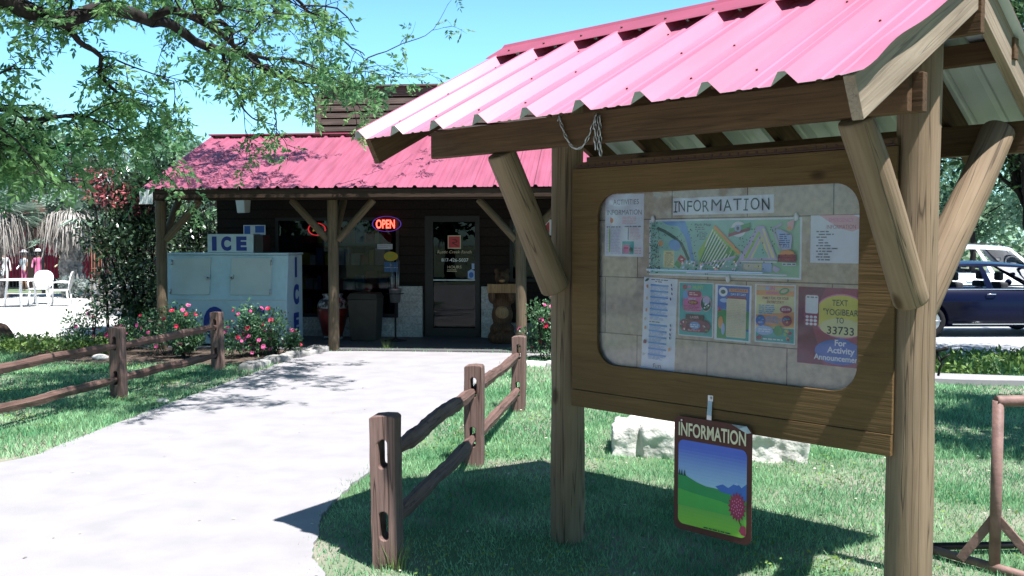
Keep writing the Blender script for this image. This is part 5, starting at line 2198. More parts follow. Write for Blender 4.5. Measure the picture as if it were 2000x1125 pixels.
# ---------------------------------------------------------------- urn, bin, pail stand, carved bear
mat('urn_glaze', (0.16, 0.018, 0.014), 0.3, 0.5, 0.6, 5, bump=0.1, coat=0.3)
mat('urn_shoulder', (0.05, 0.03, 0.03), 0.35, 0.5, 0.0, 16, bump=0.3, col2=(0.50, 0.50, 0.52), ramp=(0.45, 0.60), coat=0.3)
t = thing('urn', 'large dark red glazed urn with mottled white shoulder beside the freezer', 'urn', SM @ Vector((-0.47, 1.55, 0.022)), SROT)
b = MB()
b.lathe([(0.14, 0.0), (0.165, 0.0), (0.17, 0.06)], 32)
b.build('foot', 'urn_shoulder', t)
b = MB()
b.lathe([(0.165, 0.062), (0.20, 0.20), (0.245, 0.38), (0.262, 0.50), (0.262, 0.53)], 32)
b.build('belly', 'urn_glaze', t)
b = MB()
b.lathe([(0.262, 0.531), (0.255, 0.60), (0.215, 0.67), (0.165, 0.70), (0.155, 0.73), (0.18, 0.755), (0.178, 0.77), (0.14, 0.765), (0.135, 0.70)], 32)
b.build('shoulder', 'urn_shoulder', t)
mat('bin_brown', (0.045, 0.038, 0.032), 0.6, 0.3, 0.15, 6, bump=0.2)
t = thing('litter_bin', 'square brown litter bin with flat lid behind the middle porch post', 'litter bin', SM @ Vector((0.14, 1.42, 0.022)), SROT)
b = MB()
b.add([(-0.21, -0.21, 0), (0.21, -0.21, 0), (0.21, 0.21, 0), (-0.21, 0.21, 0), (-0.25, -0.25, 0.70), (0.25, -0.25, 0.70), (0.25, 0.25, 0.70), (-0.25, 0.25, 0.70)],
      [(3, 2, 1, 0), (4, 5, 6, 7), (0, 1, 5, 4), (1, 2, 6, 5), (2, 3, 7, 6), (3, 0, 4, 7)])
b.build('body', 'bin_brown', t, None, 0.015)
b = MB()
b.add([(-0.265, -0.265, 0.702), (0.265, -0.265, 0.702), (0.265, 0.265, 0.702), (-0.265, 0.265, 0.702), (-0.22, -0.22, 0.80), (0.22, -0.22, 0.80), (0.22, 0.22, 0.80), (-0.22, 0.22, 0.80)],
      [(3, 2, 1, 0), (4, 5, 6, 7), (0, 1, 5, 4), (1, 2, 6, 5), (2, 3, 7, 6), (3, 0, 4, 7)])
b.build('lid', 'bin_brown', t, None, 0.015)
t = thing('pail_stand', 'galvanised pail on a thin black pole stand in front of the left window', 'pail stand', SM @ Vector((0.66, 1.35, 0.022)), SROT)
b = MB()
b.lathe([(0.19, 0), (0.19, 0.015), (0.05, 0.035), (0.016, 0.05), (0.016, 0.66)], 24)
b.build('stand', 'black_iron', t)
b = MB()
b.lathe([(0.07, 0.64), (0.085, 0.641), (0.105, 0.86), (0.112, 0.865), (0.108, 0.872), (0.10, 0.862), (0.080, 0.66)], 28)
b.build('pail', 'steel', t)
b = MB()
b.torus(Matrix.Translation((0, 0, 0.79)), 0.135, 0.008, 24, 6)
b.build('holder_ring', 'black_iron', t)
for i in range(6):
    a = i * 1.05
    b = MB()
    b.tube([(0.05 * math.cos(a), 0.05 * math.sin(a), 0.66), (0.075 * math.cos(a), 0.075 * math.sin(a), 1.34)], 0.004, 6)
    b.build('skewer', 'steel', t)

t = thing('carved_bear', 'carved wooden bear holding a plank sign beside the shop door', 'carved statue', SM @ Vector((2.47, 1.18, 0.022)), SROT + 0.1)
b = MB()
for c2, r in (((0, 0, 0.10), (0.235, 0.225, 0.15)), ((0, 0.02, 0.22), (0.20, 0.19, 0.14)), ((-0.09, -0.10, 0.24), (0.085, 0.13, 0.09)), ((0.09, -0.10, 0.24), (0.085, 0.13, 0.09)),
              ((0, 0.02, 0.46), (0.175, 0.155, 0.24)), ((0, 0.02, 0.70), (0.165, 0.14, 0.20)), ((0, 0.03, 0.90), (0.125, 0.115, 0.13)),
              ((0, -0.01, 1.07), (0.122, 0.125, 0.125)), ((-0.085, 0.02, 1.175), (0.042, 0.03, 0.045)), ((0.085, 0.02, 1.175), (0.042, 0.03, 0.045)),
              ((0, -0.115, 1.035), (0.062, 0.075, 0.052)), ((0, -0.185, 1.05), (0.026, 0.02, 0.02)),
              ((-0.165, -0.02, 0.78), (0.065, 0.07, 0.14)), ((0.165, -0.02, 0.78), (0.065, 0.07, 0.14)),
              ((-0.155, -0.11, 0.72), (0.052, 0.11, 0.055)), ((0.155, -0.11, 0.72), (0.052, 0.11, 0.055)),
              ((-0.14, -0.185, 0.80), (0.05, 0.045, 0.09)), ((0.14, -0.185, 0.80), (0.05, 0.045, 0.09))):
    b.ball(c2, r, 0, 16, 12)
remeshed('body', b, 0.014, 'carved_wood', t, 2, 0.008, 9)
b = MB()
b.ball((0, -0.075, 0.50), (0.115, 0.082, 0.12), 0, 16, 12)
b.build('belly_patch', 'pale_carved_wood', t)
b = MB()
b.ball((0, -0.128, 1.028), (0.052, 0.068, 0.042), 0, 14, 10)
b.build('muzzle', 'pale_carved_wood', t)
b = MB()
for s in (-1, 1):
    b.ball((s * 0.05, -0.112, 1.10), 0.014, 0, 8, 6)
b.build('eyes', 'ink_black', t)
b = MB()
b.box(-0.235, -0.245, 0.83, 0.235, -0.205, 0.975)
b.build('plank_sign', 'pale_carved_wood', t, None, 0.006)
p = Print(0.0005)
p.k = 1
p.text('WELCOME', 0, 0.872, 0.065, 'ink_brown', 0.40, 0.01)
# bench on the right
t = thing('bench', 'dark wooden bench under the right shop window', 'bench', SM @ Vector((3.55, 1.72, 0.022)), SROT)
b = MB()
b.box(-0.55, -0.22, 0.40, 0.75, 0.20, 0.44)
b.build('seat', 'dark_wood', t)
for x in (-0.48, 0.68):
    b = MB()
    b.box(x - 0.04, -0.20, 0, x + 0.04, 0.18, 0.398)
    b.build('leg', 'dark_wood', t)


# ================================================================== trees and plants
def polyline(pts, step=0.22, wob=0.03, seed=0):
    """smooth, slightly crooked run through world points"""
    P = [Vector(p) for p in pts]
    out = []
    n = len(P)
    for i in range(n - 1):
        p0, p1, p2, p3 = P[max(i - 1, 0)], P[i], P[i + 1], P[min(i + 2, n - 1)]
        k = max(2, int((p2 - p1).length / step))
        for s in range(k):
            t = s / k
            q = 0.5 * ((2 * p1) + (p2 - p0) * t + (2 * p0 - 5 * p1 + 4 * p2 - p3) * t * t + (3 * p1 - p0 - 3 * p2 + p3) * t ** 3)
            w = Vector([noise.noise(q * 2.3 + Vector((seed * 3.7 + a * 11, a, seed))) for a in range(3)]) * wob * 2
            out.append(q + w)
    out.append(P[-1])
    return out


class Tree:
    def __init__(s, seed):
        s.rnd = random.Random(seed)
        s.wood = MB()
        s.lp, s.ld, s.ll = [], [], []

    def limb(s, pts, r0, r1, seed=0, n=9, step=0.22, wob=0.03):
        P = polyline(pts, step, wob, seed)
        k = len(P)
        R_ = [r0 + (r1 - r0) * (i / (k - 1)) ** 0.8 for i in range(k)]
        R_ = [r * (1 + 0.16 * noise.noise(p * 6)) for r, p in zip(R_, P)]
        s.wood.tube(P, R_, n)
        return P, R_

    def spray(s, P, Rr, gap, length, leaf_gap=0.10, bias=(0, 0, 0), start=0.15, droop=0.35, leafL=0.16, leafy=1.0, sub=2):
        """side twigs off a limb, forking, with feathery leaves towards their ends"""
        rnd = s.rnd
        run = 0
        tot = sum((P[i + 1] - P[i]).length for i in range(len(P) - 1))
        nxt = tot * start
        for i in range(len(P) - 1):
            seg = (P[i + 1] - P[i])
            L = seg.length
            run += L
            while nxt < run:
                nxt += gap * rnd.uniform(0.5, 1.5)
                base = P[i] + seg * rnd.random()
                t = seg.normalized()
                d = (t * rnd.uniform(0.1, 0.9) + Vector((rnd.gauss(0, 1), rnd.gauss(0, 1), rnd.gauss(0.05, 0.75))) * 0.75 + Vector(bias)).normalized()
                ln = length * rnd.uniform(0.5, 1.35)
                s.twig(base, d, ln, min(Rr[i] * 0.45, 0.010 + 0.004 * ln), leaf_gap, droop, leafL, leafy, sub)

    def twig(s, base, d, ln, r, leaf_gap, droop, leafL, leafy, sub):
        rnd = s.rnd
        k = 6
        p = Vector(base)
        P = [p.copy()]
        dd = d.copy()
        for i in range(k):
            dd = (dd + Vector((rnd.gauss(0, .16), rnd.gauss(0, .16), rnd.gauss(0, .14) - droop * 0.13))).normalized()
            p = p + dd * ln / k
            P.append(p.copy())
        s.wood.tube(P, [r * (1 - 0.8 * i / k) + 0.0012 for i in range(k + 1)], 4, 0, False)
        if sub > 0:
            for j in range(2, k + 1):
                if rnd.random() < 0.75:
                    dj = ((P[j] - P[j - 1]).normalized() * 0.8 + Vector((rnd.gauss(0, .8), rnd.gauss(0, .8), rnd.gauss(-0.05, .6)))).normalized()
                    s.twig(P[j], dj, ln * rnd.uniform(0.30, 0.55), r * 0.55, leaf_gap, droop, leafL, leafy, sub - 1)
        f0 = 0.35 if sub == 0 else 0.75
        m = max(1, int(ln * (1 - f0) / leaf_gap * leafy + rnd.random()))
        for i in range(m):
            f = f0 + (1 - f0) * (i + rnd.random()) / m
            q = f * k
            a = min(int(q), k - 1)
            pos = P[a] + (P[a + 1] - P[a]) * (q - a)
            dl = ((P[a + 1] - P[a]).normalized() * 0.7 + Vector((rnd.gauss(0, .7), rnd.gauss(0, .7), rnd.gauss(-0.1, .5)))).normalized()
            s.lp.append(pos)
            s.ld.append(dl)
            s.ll.append(leafL * rnd.uniform(0.7, 1.3))

    def build(s, name, label, cat, base, bark='bark', leaf='pecan_leaf', leaflet=0.07, width=0.021, pairs=4, group=None):
        t = thing(name, label, cat, base, 0, group)
        o = s.wood.build('trunk', bark, t)
        o.matrix_local = Matrix.Translation(-Vector(base))
        if s.lp:
            p = np.array([tuple(v) for v in s.lp])
            d = np.array([tuple(v) for v in s.ld])
            V, Fq = compound(p, d, np.array(s.ll), leaflet, width, pairs)
            c2 = npmesh('crown', V - np.array(base), Fq, [leaf], t)
        return t


# the big tree whose boughs hang over the lawn; its stem stands outside the picture on the left
T = Tree(4)
TB = (-8.6, 8.6, 0)
T.limb([TB, (-8.5, 8.6, 1.2), (-8.3, 8.7, 2.6), (-8.0, 8.8, 3.9), (-7.6, 8.8, 5.0)], 0.33, 0.17, 1, 14)
LIMBS = []


def LB(pxs, r0, r1, sd, start=None, n=9, wob=0.02):
    pts = ([start] if start else []) + [at(*q) for q in pxs]
    P, Rr = T.limb(pts, r0, r1, sd, n, 0.15, wob)
    LIMBS.append((P, Rr))
    return P, Rr


LB([(-160, -60, 8.6), (0, 0, 8.7), (60, 26, 8.8), (130, 45, 8.9), (165, 26, 9.0), (205, 18, 9.1), (250, 24, 9.2), (295, 40, 9.4)], 0.125, 0.062, 1, Vector((-7.9, 8.8, 4.0)), 12)
LB([(295, 40, 9.4), (332, 45, 9.6), (380, 78, 9.9), (430, 96, 10.2), (485, 112, 10.6), (525, 140, 11.2), (585, 155, 11.9), (640, 165, 12.6), (690, 160, 13.2), (750, 152, 13.6)], 0.058, 0.015, 2)
LB([(295, 40, 9.4), (325, 22, 9.3), (352, 26, 9.2), (400, 44, 9.2), (425, 58, 9.2), (445, 82, 9.4), (475, 100, 9.7), (520, 112, 10.2), (552, 113, 10.6)], 0.045, 0.016, 3)
LB([(352, 26, 9.2), (400, 30, 9.0), (430, 20, 8.9), (425, 0, 8.8), (415, -40, 8.7)], 0.026, 0.014, 4)
LB([(405, 48, 9.2), (425, 42, 9.2), (445, 62, 9.3), (455, 85, 9.5), (500, 120, 10.3), (560, 150, 11.2), (610, 180, 12.2), (618, 220, 12.8)], 0.028, 0.008, 5)
LB([(130, 45, 8.9), (150, 78, 9.0), (168, 92, 9.2), (195, 110, 9.5), (196, 140, 9.8), (215, 165, 10.1), (240, 185, 10.4), (268, 210, 10.9), (300, 222, 11.4)], 0.034, 0.010, 6)
LB([(-120, 200, 8.3), (0, 214, 8.8), (24, 213, 8.9), (45, 236, 9.1), (110, 231, 9.4), (150, 228, 9.7), (200, 240, 10.2), (240, 256, 10.6), (272, 267, 10.9)], 0.052, 0.012, 7, Vector((-8.1, 8.8, 3.2)))
LB([(-120, 250, 8.4), (0, 278, 8.9), (48, 300, 9.2), (110, 288, 9.6), (150, 284, 9.9), (205, 283, 10.5)], 0.030, 0.008, 8, Vector((-8.2, 8.7, 2.9)))
LB([(440, 150, 10.3), (462, 185, 10.6), (475, 215, 11.0), (500, 235, 11.5), (535, 248, 12.2), (560, 275, 12.8)], 0.014, 0.004, 9)
LB([(430, 96, 10.2), (440, 130, 10.3), (452, 165, 10.5), (478, 200, 10.9)], 0.022, 0.010, 10)
LB([(690, 160, 13.2), (720, 112, 13.5), (770, 92, 13.8), (830, 70, 14.2), (858, 40, 14.4), (875, 8, 14.6)], 0.012, 0.003, 11)
LB([(560, 150, 11.2), (620, 162, 12.0), (700, 143, 12.8), (800, 150, 13.6), (855, 142, 14.0)], 0.013, 0.003, 12)
LB([(415, -40, 8.7), (520, -30, 9.0), (590, 10, 9.6), (640, 60, 10.4), (680, 85, 11.0), (712, 108, 11.6)], 0.024, 0.006, 13)
LB([(590, 10, 9.6), (660, 20, 10.0), (690, 50, 10.4), (700, 62, 10.7)], 0.012, 0.004, 14)
LB([(640, 165, 12.6), (680, 190, 13.0), (720, 210, 13.3), (745, 215, 13.4), (770, 225, 13.5)], 0.013, 0.004, 15)
LB([(552, 113, 10.6), (600, 130, 11.4), (650, 135, 12.2)], 0.016, 0.005, 16)
shown = list(LIMBS)
# boughs above the picture that shade lawn, path and porch roof
LIMBS = []
LB([], 0, 0, 0) if False else None
for sd, pts, r0 in ((20, [(-7.7, 8.8, 4.8), (-6.4, 8.2, 5.3), (-5.0, 7.8, 5.4), (-3.6, 7.6, 5.3), (-2.6, 7.7, 5.2), (-1.9, 7.7, 5.0)], 0.10),
                    (21, [(-7.7, 8.8, 4.9), (-6.6, 10.0, 5.5), (-5.2, 11.4, 5.6), (-3.9, 12.4, 5.5), (-2.7, 13.0, 5.4)], 0.10),
                    (22, [(-7.7, 8.8, 4.7), (-6.8, 7.4, 5.2), (-5.9, 6.4, 5.2), (-5.0, 5.8, 5.1)], 0.08),
                    (23, [(-7.7, 8.8, 5.0), (-6.2, 9.3, 5.9), (-4.4, 9.8, 6.1), (-3.0, 10.0, 6.0), (-1.7, 9.9, 5.8), (-1.0, 9.7, 5.6)], 0.09),
                    (26, [(-7.7, 8.8, 5.0), (-7.2, 11.0, 5.9), (-5.8, 12.9, 6.3), (-4.4, 13.9, 6.3), (-3.0, 14.5, 6.1)], 0.08),
                    (27, [(-6.4, 8.2, 5.3), (-5.2, 9.0, 5.2), (-4.2, 9.2, 5.0), (-3.3, 9.4, 4.9)], 0.05),
                    (28, [(-5.8, 12.9, 6.3), (-5.2, 14.2, 6.0), (-4.6, 15.0, 5.8)], 0.04),
                    (24, [(-7.8, 8.8, 4.9), (-8.0, 10.6, 5.3), (-7.6, 12.4, 5.4), (-6.8, 13.8, 5.3)], 0.08),
                    (25, [(-5.2, 11.4, 5.6), (-5.0, 12.6, 5.3), (-4.4, 13.6, 5.2)], 0.05)):
    P, Rr = T.limb(pts, r0, 0.02, sd, 9, 0.2, 0.05)
    T.spray(P, Rr, 0.155, 0.95, 0.10, (0.05, 0.0, 0.1), 0.18, 0.35, 0.17, 1.0, 2)
dens = [0.28, 0.58, 0.38, 0.28, 0.75, 0.27, 0.18, 0.21, 0.62, 0.48, 0.70, 0.70, 0.42, 0.50, 0.80, 0.75]
for (P, Rr), g in zip(shown, dens):
    fine = Rr[0] < 0.02
    T.spray(P, Rr, g, 0.42 if fine else 0.72, 0.10, (0.12, 0.0, 0.0), 0.12, 0.32, 0.15, 0.8 if fine else 1.0, 1 if fine else 2)
tree = T.build('shade_tree', 'big spreading tree with feathery leaves on dark boughs over the left lawn', 'tree', TB, leaflet=0.081, width=0.032)


def clump_tree(name, label, x, y, z0, h, rx, n_cl, per, leaf, lL, lW, seed, trunk_r=0.12, bark='bark', ry=None, group=None, low=0.35, clr=0.30, lean=(0, 0)):
    rnd = random.Random(seed)
    t = thing(name, label, 'tree', (x, y, z0), 0, group)
    ry = ry or rx
    cs, rs = [], []
    for i in range(n_cl):
        for _ in range(20):
            u = Vector((rnd.gauss(0, 1), rnd.gauss(0, 1), rnd.gauss(0, 1))).normalized() * rnd.uniform(0.35, 1.0)
            break
        f = low + (1 - low) * (u.z * 0.5 + 0.5)
        w = math.sin(math.pi * min(1, max(0.08, (u.z * 0.5 + 0.5) * 0.9 + 0.12))) ** 0.5
        cs.append((lean[0] * f + u.x * rx * w, lean[1] * f + u.y * ry * w, h * f))
        r = rx * clr * rnd.uniform(0.6, 1.3)
        rs.append((r, r, r * 0.75))
    V, Fq = blob_leaves(cs, rs, per, lL, lW)
    npmesh('crown', V, Fq, [leaf], t)
    b = MB()
    top = Vector((lean[0] * .8, lean[1] * .8, h * 0.75))
    b.tube(polyline([(0, 0, -0.1), (lean[0] * .2, lean[1] * .2, h * 0.25), (lean[0] * .5, lean[1] * .5, h * 0.5), top], 0.3, 0.05, seed), None or [trunk_r] * len(polyline([(0, 0, -0.1), (lean[0] * .2, lean[1] * .2, h * 0.25), (lean[0] * .5, lean[1] * .5, h * 0.5), top], 0.3, 0.05, seed)), 9)
    # taper
    vv = []
    for v in b.v:
        f = max(0, min(1, v[2] / (h * 0.75)))
        ax = Vector((lean[0] * .8 * f, lean[1] * .8 * f, v[2]))
        vv.append(tuple(ax + (Vector(v) - ax) * (1 - 0.65 * f)))
    b.v = vv
    for i in range(0, n_cl, 2):
        c2 = Vector(cs[i])
        f = rnd.uniform(0.25, 0.65)
        a = Vector((lean[0] * f, lean[1] * f, h * f * 0.8))
        m = (a + c2) / 2 + Vector((0, 0, 0.1 * rx))
        Pl = polyline([a, m, c2], 0.3, 0.04, i)
        b.tube(Pl, [max(0.006, trunk_r * 0.34 * (1 - 0.85 * j / (len(Pl) - 1))) for j in range(len(Pl))], 5, 0, False)
    b.build('trunk', bark, t)
    return t


# trees behind the patio on the left, each its own size and tone
FG = 'trees beyond the patio on the left'
for i, (px, Y, h, rx, leaf, lb) in enumerate(((330, 27, 4.9, 2.2, 'far_leaf', 'airy green tree rising behind the left end of the store roof'),
                                              (215, 40, 5.9, 3.0, 'grey_leaf', 'pale grey hazy tree far behind the pergola shed'),
                                              (90, 40, 7.4, 3.4, 'far_leaf', 'tall green tree far beyond the palms'),
                                              (-60, 36, 8.5, 3.6, 'far_leaf', 'broad tree at the left edge beyond the pool'),
                                              (390, 36, 5.7, 2.0, 'far_leaf', 'slim green tree just above the porch roof corner'))):
    q = at(px, 475, Y)
    clump_tree('tree', lb, q.x, Y, 0, h, rx, 46 if leaf != 'grey_leaf' else 36, 150, leaf, 0.24, 0.12, 30 + i, 0.16, 'pale_twig' if leaf == 'grey_leaf' else 'bark', group=FG, low=0.22, clr=0.27)
# far belt of trees closing the horizon, one mass
cs, rs = [], []
for i in range(150):
    x = RNG.uniform(-95, 95)
    y = 78 + RNG.uniform(-9, 14)
    h = RNG.uniform(3.5, 8.0)
    for z in np.arange(1.2, h, 1.8):
        cs.append((x + RNG.uniform(-1.5, 1.5), y + RNG.uniform(-1, 1), z))
        rs.append((2.4, 2.0, 1.6))
V, Fq = blob_leaves(cs, rs, 60, 0.75, 0.42)
tag(npmesh('tree_belt', V, Fq, ['far_leaf']), kind='stuff')

# right-hand trees
clump_tree('tree', 'dense dark green tree with low boughs beside the parked cars', 8.1, 14.6, -0.22, 6.4, 2.4, 60, 330, 'dark_leaf', 0.13, 0.065, 51, 0.13, low=0.43, clr=0.33, lean=(-0.5, -0.5))
clump_tree('tree', 'tree whose shade darkens the right lawn, standing beside the pipe rack', 6.6, 6.9, -0.1, 6.2, 1.9, 46, 260, 'dark_leaf', 0.13, 0.065, 52, 0.15, low=0.52, clr=0.34)
for i, (px, Y, h, rx, lb) in enumerate(((1900, 62, 9.0, 5.0, 'pale green tree far behind the white car'), (2080, 55, 9, 5, 'far tree beyond the right edge of the car park'), (1700, 66, 9, 5, 'far tree hidden behind the notice shelter'))):
    q = at(px, 475, Y)
    clump_tree('tree', lb, q.x, Y, -0.22, h, rx, 40, 150, 'far_leaf', 0.4, 0.2, 60 + i, 0.2, group='far trees beyond the car park', low=0.2)
# unseen trees added behind the camera: they block sky light, show in windows
for i, (x, y, h) in enumerate(((-19, 2, 12), (-15, -7, 12), (-8.5, -11, 13), (-1.5, -12.5, 13), (5.5, -13.5, 13), (12.5, -10, 13), (16.5, -2, 12))):
    clump_tree('tree', ('leftmost', 'second', 'third', 'fourth', 'fifth', 'sixth', 'rightmost')[i] + ' of the seven unseen trees added behind the camera to dim the sky light', x, y, 0, h, 4.4, 46, 90, 'dark_leaf', 0.60, 0.36, 80 + i, 0.26, group='unseen trees added behind the camera', low=0.16, clr=0.36)


# ---- shrubs
def shrub(name, label, cat, loc, blobs, per, leaf, lL, lW, flowers=None, fl_n=0, fl_r=0.035, stems=8, group=None, seed=0, extra=None):
    rnd = random.Random(seed)
    t = thing(name, label, cat, loc, 0, group)
    cs = [b_[0] for b_ in blobs]
    rs = [b_[1] for b_ in blobs]
    V, Fq = blob_leaves(cs, rs, per, lL, lW, 0, 0.45)
    V[:, 2] = np.maximum(V[:, 2], 0.005)
    npmesh('foliage', V, Fq, [leaf], t)
    b = MB()
    for i in range(stems):
        c2 = Vector(cs[rnd.randrange(len(cs))])
        r = Vector(rs[0] if hasattr(rs[0], '__len__') else (rs[0],) * 3)
        e = c2 + Vector((rnd.uniform(-1, 1) * r.x * .7, rnd.uniform(-1, 1) * r.y * .7, rnd.uniform(0, 1) * r.z * .8))
        b.tube(polyline([(c2.x * 0.35 + rnd.uniform(-.05, .05), c2.y * 0.35, 0), (c2.x * .7, c2.y * .7, c2.z * .6), e], 0.12, 0.02, i), 0.006 if lL < 0.06 else 0.014, 5, 0, False)
    b.build('stems', 'bark', t)
    if fl_n:
        cols = flowers
        for ci, m in enumerate(cols):
            V, Fv = [], []
            for i in range(fl_n if ci == 0 else max(2, fl_n // 2)):
                j = rnd.randrange(len(cs))
                c2 = np.array(cs[j])
                r = np.array(rs[j] if hasattr(rs[j], '__len__') else (rs[j],) * 3)
                u = np.array([rnd.gauss(0, 1), rnd.gauss(-0.55, 1), rnd.gauss(0.35, 0.8)])
                u /= np.linalg.norm(u)
                p0 = c2 + u * r * 1.03
                if p0[2] < 0.06:
                    p0[2] = rnd.uniform(0.08, 0.3)
                nrm = unit((u + np.array([0, -0.3, 0.5]))[None])[0]
                a = np.cross(nrm, [0.3, 0.2, 1.0])
                a /= np.linalg.norm(a)
                b2 = np.cross(nrm, a)
                R0 = fl_r * rnd.uniform(0.7, 1.2)
                for ring, (rad, lift, k) in enumerate(((1.0, 0.05, 6), (0.6, 0.30, 5))):
                    for q in range(k):
                        w = 2 * math.pi * (q + ring * .5) / k
                        d1 = a * math.cos(w) + b2 * math.sin(w)
                        s1 = -a * math.sin(w) + b2 * math.cos(w)
                        n0 = len(V)
                        V += [p0 + nrm * 0.004 * ring, p0 + d1 * R0 * rad * .7 + s1 * R0 * .5 * rad + nrm * R0 * (lift + .1), p0 + d1 * R0 * rad * 1.05 + nrm * R0 * (lift + .22), p0 + d1 * R0 * rad * .7 - s1 * R0 * .5 * rad + nrm * R0 * (lift + .1)]
                        Fv.append((n0, n0 + 1, n0 + 2, n0 + 3))
            npmesh('blossom', np.array(V), Fv, [m], t)
    return t


RG = 'rose bushes by the porch'


def rose(label, x, y, w, h, seed, n=14, per=230):
    rnd = random.Random(seed)
    bl = []
    for i in range(9):
        a, r = rnd.uniform(0, 6.28), rnd.uniform(0, 0.75) ** 0.7
        bl.append(((math.cos(a) * r * w, math.sin(a) * r * w * 0.75, h * rnd.uniform(0.25, 0.78)), (w * .42, w * .38, h * .27)))
    return shrub('rose_bush', label, 'rose bush', (x, y, 0.0), bl, per, 'rose_leaf', 0.050, 0.028, ['petal_pink', 'petal_red'], n, 0.034, 10, RG, seed)


rose('largest pink rose bush, beside the fence post in front of the freezer', -3.78, 13.72, 0.52, 0.80, 1, 24, 330)
rose('low pink rose bush nearest the edging stones left of the path', -3.45, 13.95, 0.30, 0.42, 2, 8, 150)
rose('rose bush with red blooms behind the fence rail, below the left porch post', -5.05, 13.95, 0.44, 0.80, 3, 12, 260)
rose('small rose bush half hidden by the lower fence rail, between the two larger ones', -4.75, 13.55, 0.36, 0.46, 4, 8)
rose('sparse rose bush with pink blooms behind the second left fence post', -6.45, 14.3, 0.34, 0.72, 5, 7, 110)
rose('low rose bush with two red blooms at the foot of the dark bush', -5.95, 14.6, 0.34, 0.55, 6, 6, 120)
rose('pink rose bush right of the path, between porch and shelter post', 0.52, 13.25, 0.44, 0.86, 7, 18, 330)
rose('second pink rose bush right of the path, mostly behind the shelter', 1.35, 13.35, 0.45, 0.78, 8, 12)

# big dark glossy bush at the store corner
bl = []
rnd = random.Random(3)
for i in range(40):
    f = rnd.random()
    z = 0.35 + 2.6 * f
    w = 0.88 * (1 - 0.35 * abs(f - 0.45))
    a = rnd.uniform(0, 6.28)
    r = rnd.uniform(0.2, 1.0)
    bl.append(((math.cos(a) * w * r, math.sin(a) * w * r * 0.8, z), (0.42, 0.40, 0.36)))
shrub('dark_bush', 'tall dark glossy evergreen bush at the left corner of the store', 'bush', (-6.75, 17.2, 0), bl, 330, 'photinia_leaf', 0.105, 0.045, None, 0, 0, 14, None, 5)
bl = [((rnd.uniform(-.7, .7), rnd.uniform(-.5, .5), rnd.uniform(0.4, 2.5)), (0.4, 0.4, 0.38)) for i in range(18)]
shrub('dark_bush', 'dark bush seen through the left end of the porch behind the freezer', 'bush', (-6.0, 19.2, 0), bl, 260, 'photinia_leaf', 0.105, 0.045, None, 0, 0, 10, None, 6)
bl = [((rnd.uniform(-.5, .5), rnd.uniform(-.3, .3), rnd.uniform(-0.35, 0.35) + 2.5), (0.24, 0.22, 0.18)) for i in range(9)]
shrub('red_tipped_bush', 'bush with red new leaves at the upper left of the dark bush', 'bush', (-7.0, 16.7, 0), bl, 62, 'photinia_red', 0.085, 0.04, None, 0, 0, 4, None, 7)
bl = [((rnd.uniform(-0.7, 1.1), rnd.uniform(-.5, .5), rnd.uniform(0.6, 3.5)), (0.5, 0.5, 0.4)) for i in range(34)]
shrub('vine', 'loose pale green climber over the shed left of the store roof', 'climber', (-7.95, 21.5, 0), bl, 130, 'far_leaf', 0.12, 0.06, ['petal_red'], 8, 0.06, 16, None, 8)
bl = [((rnd.uniform(-.5, .5), rnd.uniform(-.3, .3), rnd.uniform(0.1, 0.5)), (0.25, 0.25, 0.2)) for i in range(10)]
shrub('grey_bush', 'low greyish bush at the foot of the shaggy palm', 'bush', (-13.0, 28.6, 0), bl, 120, 'grey_leaf', 0.12, 0.05, None, 0, 0, 6, None, 9)


